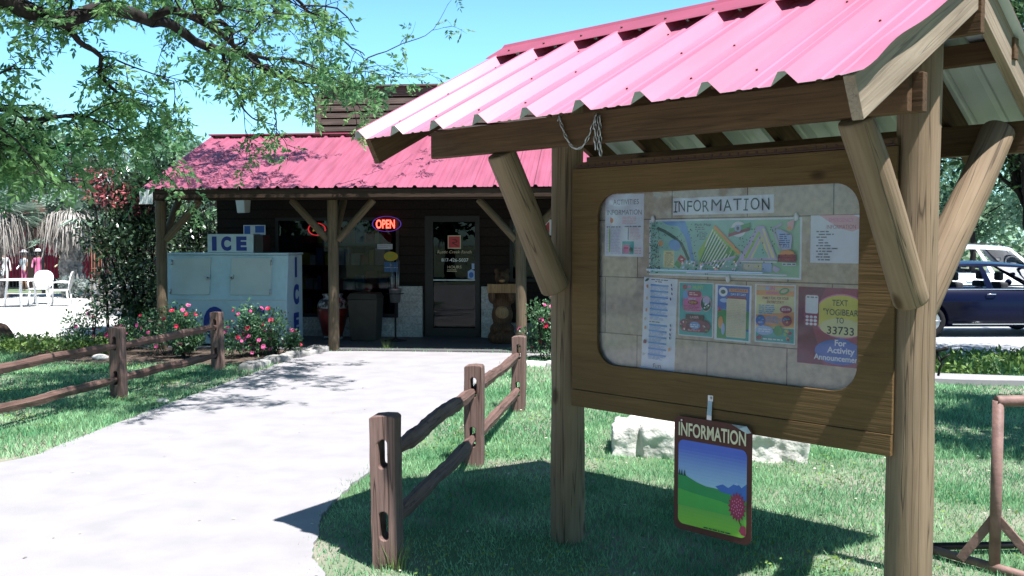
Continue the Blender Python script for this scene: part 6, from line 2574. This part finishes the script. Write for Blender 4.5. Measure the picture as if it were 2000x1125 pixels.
# ---- palms
def palm(label, x, y, h, tr, nf, nd, fr, seed, skirt=1.0):
    rnd = random.Random(seed)
    t = thing('fan_palm', label, 'palm tree', (x, y, 0), 0, 'fan palms on the patio')
    b = MB()
    k = 22
    P = [(0.04 * math.sin(i * .6), 0, h * i / k) for i in range(k + 1)]
    b.tube(P, [tr * (1.15 - 0.25 * i / k) * (1 + 0.09 * ((i * 7) % 3 - 1)) for i in range(k + 1)], 14)
    for i in range(90):                                       # old leaf bases
        a, z = rnd.uniform(0, 6.28), rnd.uniform(0.15, h)
        r = tr * 1.02
        c2, s2 = math.cos(a), math.sin(a)
        b.add([(c2 * r - s2 * .05, s2 * r + c2 * .05, z), (c2 * r + s2 * .05, s2 * r - c2 * .05, z), (c2 * (r + .09) + s2 * .02, s2 * (r + .09) - c2 * .02, z + .16), (c2 * (r + .09) - s2 * .02, s2 * (r + .09) + c2 * .02, z + .16)], [(0, 1, 2, 3)])
    b.build('trunk', 'palm_trunk', t)

    def fans(n, lo, hi, mname, nm, blade_n, L, drop_):
        V, Fv = [], []
        for i in range(n):
            a = rnd.uniform(0, 6.28)
            el = rnd.uniform(lo, hi)
            d = Vector((math.cos(a) * math.cos(el), math.sin(a) * math.cos(el), math.sin(el)))
            o = Vector((0, 0, h + rnd.uniform(-0.5, 0.1) * (1.4 if el < 0 else .4)))
            st = 0.55 * L * rnd.uniform(.7, 1.2)
            c2 = o + d * st
            c2.z -= drop_ * 0.15
            side = d.cross(Vector((0, 0, 1))).normalized()
            up = side.cross(d)
            n0 = len(V)
            V += [o - side * .015, o + side * .015, c2 + side * .01, c2 - side * .01]
            Fv.append((n0, n0 + 1, n0 + 2, n0 + 3))
            for q in range(blade_n):
                w = (q / (blade_n - 1) - 0.5) * R(230)
                bd = (d * math.cos(w) + side * math.sin(w) + up * rnd.uniform(-.12, .12)).normalized()
                ln = L * (0.75 + 0.25 * math.cos(w)) * rnd.uniform(.85, 1.1)
                p1 = c2 + bd * ln * .55 - Vector((0, 0, drop_ * .10 * ln))
                p2 = c2 + bd * ln - Vector((0, 0, drop_ * .5 * ln))
                sw = d.cross(bd)
                sw = (side if sw.length < .05 else bd.cross(up)).normalized() * 0.022
                n0 = len(V)
                V += [c2 - sw * .4, c2 + sw * .4, p1 + sw, p2, p1 - sw]
                Fv.append((n0, n0 + 1, n0 + 2, n0 + 3))
                Fv.append((n0, n0 + 2, n0 + 3, n0 + 4))
        npmesh(nm, [tuple(v) for v in V], Fv, [mname], t)
    fans(nf, -0.15, 1.2, 'palm_green', 'green_fronds', 22, fr, 0.5)
    # hanging dead skirt
    V, Fv = [], []
    for i in range(nd):
        a = rnd.uniform(0, 6.28)
        r0 = tr * rnd.uniform(.9, 1.3)
        z0 = h + rnd.uniform(-0.25, 0.2)
        r1 = r0 + rnd.uniform(.15, .75) * skirt
        L = rnd.uniform(.5, 1.25) * skirt
        c2, s2 = math.cos(a), math.sin(a)
        p0 = Vector((c2 * r0, s2 * r0, z0))
        p1 = Vector((c2 * r1 * .9, s2 * r1 * .9, z0 + 0.02 - L * .25))
        p2 = Vector((c2 * r1 + rnd.gauss(0, .08), s2 * r1 + rnd.gauss(0, .08), z0 - L))
        sw = Vector((-s2, c2, 0)) * rnd.uniform(.008, .026)
        n0 = len(V)
        V += [p0 - sw * .4, p0 + sw * .4, p1 + sw, p1 - sw, p2 + sw * .3, p2 - sw * .3]
        Fv += [(n0, n0 + 1, n0 + 2, n0 + 3), (n0 + 3, n0 + 2, n0 + 4, n0 + 5)]
    npmesh('dead_skirt', [tuple(v) for v in V], Fv, ['palm_dead'], t)
    return t


mat('palm_trunk', (0.17, 0.15, 0.14), 0.95, 0.1, 0.5, 12, bump=0.9, col2=(0.36, 0.34, 0.33))
palm('shaggy palm with thick grey trunk standing alone beside the patio', -13.6, 29.3, 2.55, 0.33, 17, 800, 0.95, 1)
palm('palm with long pale hanging skirt at the left edge of the picture', -15.6, 28.4, 2.6, 0.26, 22, 900, 1.2, 2, 1.25)
palm('small green palm close to the left edge, in front of the pool fence', -16.3, 27.2, 2.2, 0.2, 16, 240, 1.1, 3)

# ================================================================== patio furniture, rusty stand, pool side
def chair(label, x, y, rz):
    t = thing('patio_chair', label, 'chair', (x, y, 0.002), rz, 'white plastic chairs on the patio')
    b = MB()
    b.box(-0.24, -0.24, 0.40, 0.24, 0.22, 0.435)
    b.build('seat', 'white_plastic', t, None, 0.012)
    pl = plate(rrect(-0.25, 0.0, 0.25, 0.50, 0.2, 6), [], -0.012, 0.012)
    M = Matrix.Translation((0, 0.225, 0.42)) @ Matrix.Rotation(R(-12), 4, 'X')
    pl.build('backrest', 'white_plastic', t, M)
    for sx in (-1, 1):
        for sy in (-1, 1):
            b = MB()
            b.tube([(sx * 0.21, sy * 0.20, 0.405), (sx * 0.25, sy * 0.25, 0)], 0.022, 8)
            b.build('leg', 'white_plastic', t)
        b = MB()
        b.tube([(sx * 0.25, 0.24, 0.62), (sx * 0.275, 0.0, 0.645), (sx * 0.26, -0.22, 0.60), (sx * 0.235, -0.22, 0.41)], 0.02, 8)
        b.build('armrest', 'white_plastic', t)
    return t


chair('white plastic chair left of the table, its back to the pool', -12.75, 25.6, R(10))
chair('white plastic chair right of the table, turned side on', -11.85, 24.8, R(-75))
chair('white plastic chair at the left edge of the picture', -13.7, 24.5, R(80))
t = thing('patio_table', 'round white plastic table between the chairs on the gravel patio', 'table', (-12.75, 24.55, 0.002))
b = MB()
b.lathe([(0.50, 0.69), (0.52, 0.70), (0.52, 0.715), (0.50, 0.725), (0.02, 0.727)], 32)
b.build('tabletop', 'white_plastic', t)
for i in range(4):
    a = i * math.pi / 2 + 0.5
    b = MB()
    b.tube([(0.30 * math.cos(a), 0.30 * math.sin(a), 0.69), (0.38 * math.cos(a), 0.38 * math.sin(a), 0)], 0.03, 8)
    b.build('leg', 'white_plastic', t)

t = thing('rusty_stand', 'tall narrow rusty frame holding a pale cylinder, standing on the gravel', 'metal stand', (-11.05, 25.2, 0))
for i, (sx, sy) in enumerate(((-1, -1), (1, -1), (1, 1), (-1, 1))):
    b = MB()
    b.tube([(sx * .105, sy * .09, 0), (sx * .085, sy * .08, 1.98)], 0.014, 6)
    b.build('rod', 'rust_orange', t)
for z in (0.62, 0.98, 1.96):
    b = MB()
    for q0, q1 in (((-.11, -.09), (.11, -.09)), ((.11, -.09), (.11, .09)), ((.11, .09), (-.11, .09)), ((-.11, .09), (-.11, -.09))):
        b.tube([(*q0, z), (*q1, z)], 0.012, 6)
    b.build('cross_bars', 'rust_orange', t)
b = MB()
b.lathe([(0.075, 0.0), (0.085, 0.01), (0.085, 0.60), (0.09, 0.61), (0.0, 0.62)], 16)
b.build('cylinder', 'white_metal', t)
b = MB()
b.box(0.115, -0.12, 0.86, 0.75, 0.12, 0.885)
b.build('shelf', 'rust_orange', t)
b = MB()
b.tube([(0.70, 0, 0), (0.70, 0, 0.858)], 0.016, 6)
b.build('shelf_leg', 'rust_orange', t)
t = thing('firewood_stack', 'stack of grey split logs on the gravel beside the rusty stand', 'log stack', (-9.55, 23.0, 0.0))
rnd = random.Random(9)
row = 0
z = 0.075
for rw in range(5):
    x = -0.5 + (0.07 if rw % 2 else 0)
    while x < 0.55 - 0.03 * rw:
        r = rnd.uniform(0.055, 0.078)
        log('log', (x, -0.22 + rnd.uniform(-.03, .03), z), (x, 0.22 + rnd.uniform(-.03, .03), z + rnd.uniform(-.01, .01)), r, r, 'firewood' if 'firewood' in MATS else wood_mat('firewood', (0.42, 0.40, 0.38), (0.2, 0.18, 0.17)), t, 8, 2, 0.1, rnd.random() * 9)
        x += r * 2.02
    z += 0.125

# pool fence of black bars
t = thing('pool_fence', 'black metal picket fence along the pool behind the palms', 'fence', (-21, 31.2, 0))
b = MB()
for z in (0.14, 1.26):
    b.box(-12, -0.02, z, 9.6, 0.02, z + 0.05)
b.build('rails', 'black_iron', t)
for i in range(12):
    x = -12 + i * 1.95
    b = MB()
    b.box(x - 0.04, -0.04, 0, x + 0.04, 0.04, 1.42)
    b.build('post', 'black_iron', t)
b = MB()
i = 0
x = -11.9
while x < 9.5:
    b.box(x - 0.008, -0.008, 0.19, x + 0.008, 0.008, 1.26)
    x += 0.115
o = b.build('bars', 'black_iron', t)
o['kind'] = 'stuff'
# pavilion behind the pool
t = thing('pool_pavilion', 'low pavilion with red curtains and brown roof behind the pool fence', 'pavilion', (-21.5, 37.0, 0))
b = MB()
b.box(-8.5, 0.2, 0, 8.6, 0.4, 2.5)
b.build('back_wall', 'dark_wood', t)
for i in range(8):
    b = MB()
    b.box(-8.4 + i * 2.4, -2.0, 0, -8.2 + i * 2.4, -1.8, 2.4)
    b.build('post', 'dark_wood', t)
for i, (x0, x1) in enumerate(((-5.8, -4.4), (-2.9, -1.3), (0.2, 1.5), (2.2, 4.6), (5.3, 8.0))):
    b = MB()
    k = 14
    pts = [(x0 + (x1 - x0) * j / k, -1.7 + 0.06 * (j % 2)) for j in range(k + 1)]
    b.add([(a, c2, 0.35) for a, c2 in pts] + [(a, c2, 2.3) for a, c2 in pts], [(j, j + 1, j + k + 2, j + k + 1) for j in range(k)] + [(j + k + 1, j + k + 2, j + 1, j) for j in range(k)])
    b.build('curtain', 'red_cloth', t)
b = MB()
b.add([(-9, -2.4, 2.4), (9.0, -2.4, 2.4), (9.0, 0.8, 3.5), (-9, 0.8, 3.5), (-9, -2.4, 2.32), (9.0, -2.4, 2.32), (9.0, 0.8, 3.42), (-9, 0.8, 3.42)],
      [(0, 1, 2, 3), (7, 6, 5, 4), (0, 4, 5, 1), (1, 5, 6, 2), (2, 6, 7, 3), (3, 7, 4, 0)])
b.build('roof', mat('shed_brown', (0.075, 0.048, 0.04), 0.9, 0.1, 0.4, 4), t)
# shed behind the bush
t = thing('shed', 'rust brown shed with pale flat roof left of the store', 'shed', (-8.1, 24.0, 0))
b = MB()
b.box(-1.9, 0, 0, 2.2, 3.0, 3.15)
b.build('wall', 'shed_brown', t)
b = MB()
b.box(-2.2, -0.35, 3.152, 2.5, 3.2, 3.28)
b.build('roof', 'white_metal', t)
b = MB()
b.box(-1.75, -0.02, 0.45, -0.95, -0.003, 1.25)
w_ = b.build('window', 'glass_frame', t)
# string of lamps
t = thing('string_lights', 'cable with small hanging bulbs strung left of the store roof', 'string lights', (-6.0, 17.4, 3.4))
P0, P1 = at(60, 285, 17.4) - Vector((-6.0, 17.4, 3.4)), at(412, 292, 17.0) - Vector((-6.0, 17.4, 3.4))
pts = [P0 + (P1 - P0) * (i / 20) - Vector((0, 0, 0.10 * (1 - (i / 10 - 1) ** 2))) for i in range(21)]
b = MB()
b.tube(pts, 0.006, 5)
b.build('cable', 'black_iron', t)
for i in (8, 12, 16):
    b = MB()
    b.tube([pts[i], pts[i] - Vector((0, 0, .05))], 0.018, 6)
    b.ball(tuple(pts[i] - Vector((0, 0, .10))), (0.032, 0.032, 0.045), 0, 8, 6)
    b.build('bulb', 'plain_black', t)


# ---- people by the pool
mat('skin', (0.42, 0.22, 0.15), 0.6, 0.3, 0.08, 8, bump=0)
mat('cloth_pink', (0.70, 0.18, 0.34), 0.85, 0.2, 0.12, 8)
mat('cloth_white', (0.70, 0.70, 0.72), 0.85, 0.2, 0.08, 8)
mat('cloth_beige', (0.60, 0.52, 0.36), 0.85, 0.2, 0.08, 8)
mat('hair_brown', (0.05, 0.03, 0.02), 0.7, 0.3, 0.2, 30)


def person(label, x, y, rz, top, low, hat=None, arm=0.0, s=1.0):
    t = thing('person', label, 'person', (x, y, 0.0), rz, None)
    me = bpy.data.meshes.new('body')
    J = [(0, 0, .93), (0, 0, 1.12), (0, -.01, 1.34), (0, 0, 1.46), (0, -.01, 1.56), (0, -.012, 1.68),
         (-.17, 0, 1.39), (-.23, -.02 - arm * .05, 1.13), (-.22, -.12 - arm * .12, .92 + arm * .12), (-.215, -.16 - arm * .14, .84 + arm * .16),
         (.17, 0, 1.39), (.23, -.02, 1.13), (.22, -.10, .91), (.215, -.13, .83),
         (-.09, 0, .88), (-.10, -.02, .50), (-.10, .01, .09), (-.105, -.13, .035), (.09, 0, .88), (.10, -.01, .50), (.10, .03, .09), (.105, -.11, .035)]
    E_ = [(0, 1), (1, 2), (2, 3), (3, 4), (4, 5), (2, 6), (6, 7), (7, 8), (8, 9), (2, 10), (10, 11), (11, 12), (12, 13), (0, 14), (14, 15), (15, 16), (16, 17), (0, 18), (18, 19), (19, 20), (20, 21)]
    Rr = [.13, .115, .13, .055, .085, .075, .055, .045, .035, .04, .055, .045, .035, .04, .085, .06, .042, .04, .085, .06, .042, .04]
    me.from_pydata([tuple(Vector(j) * s) for j in J], E_, [])
    o = bpy.data.objects.new('tmp', me)
    COL.objects.link(o)
    sk = o.modifiers.new('s', 'SKIN')
    for i, v in enumerate(me.skin_vertices[0].data if me.skin_vertices else []):
        v.radius = (Rr[i] * s, Rr[i] * s * (0.75 if i in (0, 1, 2) else 1))
    if not me.skin_vertices:
        bpy.context.view_layer.objects.active = o
    sb2 = o.modifiers.new('ss', 'SUBSURF')
    sb2.levels = 2
    m2 = evaluated(o)
    bpy.data.objects.remove(o)
    m2.materials.clear()
    for m in ('skin', top, low):
        m2.materials.append(MATS[m])
    for pl in m2.polygons:
        c2 = pl.center
        pl.use_smooth = True
        if c2.z > 0.93 * s and c2.z < 1.44 * s and abs(c2.x) < 0.24 * s:
            pl.material_index = 1
        elif 0.45 * s < c2.z <= 0.95 * s and abs(c2.x) < 0.19 * s:
            pl.material_index = 2
    b_ = link('body', m2, t)
    hb = MB()
    hb.ball((0, .02 * s, 1.68 * s), (.098 * s, .105 * s, .10 * s), 0, 12, 8)
    hb.build('hair', 'hair_brown', t)
    if hat:
        hb = MB()
        hb.lathe([(.19 * s, 1.715 * s), (.19 * s, 1.725 * s), (.11 * s, 1.735 * s), (.10 * s, 1.80 * s), (.06 * s, 1.83 * s), (0.0, 1.835 * s)], 16)
        hb.build('hat', hat, t)
    return t


person('person in a pink top and white hat behind the pool fence', -16.5, 33.0, R(20), 'cloth_pink', 'cloth_pink', 'cloth_white', 1, 0.80)
person('person in white top and pink trousers with a pale hat behind the pool fence', -17.1, 33.2, R(-30), 'cloth_white', 'cloth_pink', 'cloth_white', 0.6, 0.78)
person('bareheaded person in beige clothing behind the pool fence', -15.75, 33.1, R(-60), 'cloth_beige', 'cloth_beige', None, 0.8, 0.82)
person('bareheaded person all in white at the left edge behind the pool fence', -17.85, 33.3, R(50), 'cloth_white', 'cloth_white', None, 0.3, 0.80)


# ================================================================== cars
mat('paint_navy', (0.004, 0.006, 0.024), 0.25, 0.10, 0.05, 3, bump=0, coat=0.06)
mat('paint_white', (0.74, 0.76, 0.78), 0.25, 0.5, 0.03, 3, bump=0, coat=0.6)
mat('car_glass', (0.015, 0.022, 0.026), 0.06, 0.8, 0.1, 3, bump=0, coat=0.5)
mat('tyre', (0.015, 0.015, 0.016), 0.85, 0.2, 0.1, 30, bump=0.1)
mat('rim', (0.40, 0.41, 0.43), 0.35, 0.5, 0.1, 9, metal=0.7, bump=0)
mat('chrome', (0.65, 0.66, 0.68), 0.15, 0.6, 0.0, 9, metal=0.95, bump=0)
mat('lamp_red', (0.30, 0.01, 0.01), 0.25, 0.5, 0.05, 9, bump=0)
mat('lamp_clear', (0.6, 0.62, 0.65), 0.15, 0.6, 0.05, 9, bump=0)
mat('car_seat', (0.05, 0.05, 0.055), 0.9, 0.2, 0.1, 20, bump=0)


def car(label, loc, rz, L, Wd, H, belt, body, top, paint, wr=0.33, wb=(0.80, 3.45), rails=False, clear_glass=True, trim='chrome', pill=(0.02, 0.30, 0.335, 0.63, 0.665, 0.97)):
    """body: list of (x, deck height); top: (xr0, xr1, xf1, xf0) greenhouse rear foot, rear roof, front roof, front foot; x from the rear"""
    t = thing('parked_car', label, 'car', loc, rz)
    b = MB()
    sec = []
    zb = 0.20
    for x, zt, w in body:
        hw = Wd / 2 * w
        sec.append([(x, 0, zb), (x, -hw * .80, zb), (x, -hw * .965, zb + .10), (x, -hw, zb + .32 * (zt - zb) + .05), (x, -hw * 0.995, zb + .66 * (zt - zb)), (x, -hw * .95, zt - .05), (x, -hw * .86, zt), (x, 0, zt + .025)])
    n = len(sec[0])
    full = []
    for s_ in sec:
        full.append(s_ + [(x, -y, z) for x, y, z in reversed(s_[1:-1])])
    m = len(full[0])
    vs = [p for s_ in full for p in s_]
    fs = []
    for i in range(len(full) - 1):
        for k in range(m):
            k2 = (k + 1) % m
            fs.append((i * m + k, (i + 1) * m + k, (i + 1) * m + k2, i * m + k2)[::-1])
    b.add(vs, fs, 0, True)
    b.f += [tuple(range(m)), tuple((len(full) - 1) * m + k for k in reversed(range(m)))]
    b.m += [0, 0]
    b.sm += [False, False]
    o = b.build('tmp', paint)
    bm = bmesh.new()
    bm.from_mesh(o.data)
    bmesh.ops.recalc_face_normals(bm, faces=bm.faces)
    bm.to_mesh(o.data)
    bm.free()
    cut = MB()
    for x in wb:
        for s_ in (-1, 1):
            cut.tube([(x, s_ * (Wd / 2 - .24), wr + .01), (x, s_ * (Wd / 2 + .1), wr + .01)], wr + .055, 28)
    co = cut.build('cut', 'tyre')
    bm = bmesh.new()
    bm.from_mesh(co.data)
    bmesh.ops.recalc_face_normals(bm, faces=bm.faces)
    bm.to_mesh(co.data)
    bm.free()
    md = o.modifiers.new('b', 'BOOLEAN')
    md.operation = 'DIFFERENCE'
    md.object = co
    md.solver = 'EXACT'
    me = evaluated(o)
    bpy.data.objects.remove(o)
    bpy.data.objects.remove(co)
    me.materials.clear()
    me.materials.append(MATS[paint])
    me.materials.append(MATS['tyre'])
    link('body', me, t)
    # greenhouse: pillars and roof as one shell, glass as separate panes
    xr0, xr1, xf1, xf0 = top
    hb, ht = Wd / 2 * .90, Wd / 2 * .70
    zb2, zt2 = belt - 0.02, H - 0.055
    nseg = 16

    def side_pt(a, v, off=0.0, sgn=-1):
        xb = xr0 + (xf0 - xr0) * a
        xt = xr1 + (xf1 - xr1) * a
        e = v ** 0.9
        x = xb + (xt - xb) * v
        y = hb + (ht - hb) * v
        bulge = 0.03 * math.sin(math.pi * v)
        arch = 0.05 * math.sin(math.pi * a) * v
        return (x, sgn * (y + bulge + off), zb2 + (zt2 - zb2) * v + arch)
    g = MB()
    for sgn in (-1, 1):                                        # frames: sill strip, roof strip, pillars
        def strip(a0, a1, v0, v1, k=8):
            vs2 = []
            for i in range(k + 1):
                a = a0 + (a1 - a0) * i / k
                vs2 += [side_pt(a, v0, 0, sgn), side_pt(a, v1, 0, sgn)]
            f2 = [(2 * i, 2 * i + 2, 2 * i + 3, 2 * i + 1) for i in range(k)]
            if sgn > 0:
                f2 = [q[::-1] for q in f2]
            g.add(vs2, f2, 0, True)
        strip(0, 1, 0, .06, nseg)
        strip(0, 1, .90, 1.0, nseg)
        a_ = [0.0] + list(pill) + [1.0]
        for i in range(0, len(a_), 2):
            for v0, v1 in ((.06, .35), (.35, .62), (.62, .90)):
                strip(a_[i], a_[i + 1], v0, v1, 3)
    # roof skin
    vs2 = []
    ny = 8
    for i in range(nseg + 1):
        a = i / nseg
        p0, p1 = Vector(side_pt(a, 1, 0, -1)), Vector(side_pt(a, 1, 0, 1))
        for j in range(ny + 1):
            f = j / ny
            q = p0.lerp(p1, f)
            q.z += 0.055 * math.sin(math.pi * f) ** 0.7
            vs2.append(q)
    g.add(vs2, [(i * (ny + 1) + j, (i + 1) * (ny + 1) + j, (i + 1) * (ny + 1) + j + 1, i * (ny + 1) + j + 1) for i in range(nseg) for j in range(ny)], 0, True)
    cab = g.build('cabin', paint, t)
    glz = 'window_tint' if clear_glass else 'car_glass'
    for sgn in (-1, 1):
        a_ = list(pill)
        for i in range(1, len(a_) - 1, 2):
            w = MB()
            k, kv = 8, 4
            vs2 = []
            for ii in range(k + 1):
                a = a_[i] - .004 + (a_[i + 1] - a_[i] + .008) * ii / k
                for jj in range(kv + 1):
                    vs2.append(side_pt(a, .05 + .86 * jj / kv, -0.006, sgn))
            f2 = [(ii * (kv + 1) + jj, (ii + 1) * (kv + 1) + jj, (ii + 1) * (kv + 1) + jj + 1, ii * (kv + 1) + jj + 1) for ii in range(k) for jj in range(kv)]
            w.add(vs2, f2 if sgn < 0 else [q[::-1] for q in f2], 0, True)
            w.build('side_window', glz, t)
    for nm, a in (('rear_window', 0.0), ('windscreen', 1.0)):
        w = MB()
        vs2 = []
        for jj in range(6):
            v = jj / 5
            p0, p1 = Vector(side_pt(a, v, 0, -1)), Vector(side_pt(a, v, 0, 1))
            for ii in range(9):
                f = ii / 8
                q = p0.lerp(p1, f)
                q.x += (0.09 if a else -0.06) * math.sin(math.pi * f)
                q.z += 0.055 * v * math.sin(math.pi * f) ** .7
                vs2.append(q)
        w.add(vs2, [(jj * 9 + ii, jj * 9 + ii + 1, (jj + 1) * 9 + ii + 1, (jj + 1) * 9 + ii) for jj in range(5) for ii in range(8)], 0, True)
        w.build(nm, glz, t)
    if trim:
        for sgn in (-1, 1):
            w = MB()
            w.tube([side_pt(0.02 + .96 * i / 14, 0.02, 0.012, sgn) for i in range(15)], 0.014, 6)
            w.build('window_trim', trim, t)
    for x in (xr0 + (xf0 - xr0) * .36, xr0 + (xf0 - xr0) * .62):
        for sy in (-.36, .36):
            w = MB()
            w.box(x - .10, sy - .22, .55, x + .06, sy + .22, belt + .12)
            w.box(x - .08, sy - .12, belt + .15, x + .02, sy + .12, belt + .32)
            w.build('seat', 'car_seat', t, None, .04)
    for x in wb:
        for sgn in (-1, 1):
            w = MB()
            M = Matrix.Translation((x, sgn * (Wd / 2 - .105), wr)) @ Matrix.Rotation(R(90), 4, 'X')
            w.torus(M, wr - .075, .075, 32, 10)
            wh = w.build('wheel', 'tyre', t)
            w = MB()
            for z0, z1, r in ((-.075, .065, wr - .125),):
                w.tube([(x, sgn * (Wd / 2 - .18), wr), (x, sgn * (Wd / 2 - .055), wr)], [r, r + .0], 28)
            for q in range(5):
                a = q * 2 * math.pi / 5
                w.tube([(x + .05 * math.cos(a), sgn * (Wd / 2 - .045), wr + .05 * math.sin(a)), (x + (wr - .12) * math.cos(a), sgn * (Wd / 2 - .05), wr + (wr - .12) * math.sin(a))], .022, 6)
            w.build('rim', 'rim', wh)
    for sgn in (-1, 1):
        for x in (xr0 + (xf0 - xr0) * .15, xr0 + (xf0 - xr0) * .46):
            w = MB()
            yy = sgn * (Wd / 2 * .985)
            w.tube([(x, yy, belt - .105), (x + .03, yy + sgn * .03, belt - .10), (x + .17, yy + sgn * .03, belt - .10), (x + .20, yy, belt - .105)], .012, 6)
            w.build('door_handle', trim or paint, t)
        w = MB()
        w.ball((xf0 - .42, sgn * (Wd / 2 + .05), belt + .06), (.06, .10, .07), 0, 12, 8)
        w.build('wing_mirror', paint, t)
        x0, z0, w0 = body[-2]
        w = MB()
        w.ball((x0 + .02, sgn * Wd / 2 * w0 * .78, z0 - .14), (.16, .14, .06), 0, 12, 8)
        w.build('headlight', 'lamp_clear', t)
        x0, z0, w0 = body[1]
        w = MB()
        w.ball((x0 - .02, sgn * Wd / 2 * w0 * .82, z0 - .16), (.10, .12, .08), 0, 12, 8)
        w.build('tail_light', 'lamp_red', t)
        w = MB()
        w.box(wb[0] + wr + .1, sgn * Wd / 2 * .985 - .012, .255, wb[1] - wr - .1, sgn * Wd / 2 * .985 + .012, .275)
        w.build('sill_trim', trim or 'plain_black', t)
    if rails:
        for sgn in (-1, 1):
            w = MB()
            w.tube([(xr1 + .15, sgn * ht * .9, H - .01), (xr1 + .22, sgn * ht * .9, H + .05), (xf1 - .25, sgn * ht * .9, H + .05), (xf1 - .15, sgn * ht * .9, H - .01)], .017, 6)
            w.build('roof_rail', 'plain_black', t)
    return t


glass_mat('window_tint', (0.20, 0.28, 0.31), 1.6)
CY = 18.6
q = at(1836, 475, CY)
car('dark navy saloon car parked beyond the lawn, seen side on', (q.x - 1.10, CY + .9, -0.215), R(2), 4.65, 1.80, 1.46, 0.96,
    [(0.0, 0.62, .74), (0.06, 0.86, .86), (0.25, 0.985, .93), (0.9, 0.985, .985), (2.0, 0.965, 1.0), (3.0, 0.945, 1.0), (3.5, 0.915, .985), (4.2, 0.80, .93), (4.52, 0.68, .84), (4.65, 0.52, .72)],
    (0.42, 1.05, 3.0, 3.95), 'paint_navy', 0.325, (0.95, 3.66), pill=(0.02, 0.13, 0.155, 0.475, 0.515, 0.965))
car('white estate car parked behind the navy saloon', (9.55, 24.5, -0.215), R(1), 4.8, 1.90, 1.80, 1.08,
    [(0.0, 0.70, .84), (0.05, 1.02, .93), (0.25, 1.10, .96), (1.2, 1.10, 1.0), (3.0, 1.09, 1.0), (3.5, 1.06, .99), (4.3, 0.98, .95), (4.65, 0.86, .88), (4.8, 0.60, .80)],
    (0.10, 0.38, 3.0, 3.75), 'paint_white', 0.36, (0.92, 3.75), rails=True, clear_glass=False, trim=None, pill=(0.03, 0.32, 0.355, 0.64, 0.675, 0.96))

# bent black hook on the back of the right shelter post
t = thing('hook', 'bent black metal hook with a hanging cord behind the right shelter post', 'hook', KM @ Vector((0.99, 0.11, 1.20)), KROT)
b = MB()
b.tube([(0.0, -0.02, 0.0), (0.05, 0.0, 0.008), (0.08, 0.01, 0.02), (0.095, 0.01, 0.026)], [0.010, 0.010, 0.013, 0.010], 8)
t.scale = (0.68, 0.68, 0.68)
b.build('arm', 'plain_black', t)
b = MB()
b.tube([(0.055, 0.0, -0.055), (0.08, 0.0, -0.03), (0.105, 0.005, -0.014)], 0.007, 6)
b.build('prong', 'plain_black', t)
b = MB()
b.tube([(0.03, 0, 0.0), (0.045, 0, -0.05), (0.065, 0, -0.075), (0.05, 0, -0.10), (0.045, 0, -0.13), (0.04, 0, -0.15)], 0.008, 6)
b.build('cord', 'plain_black', t)
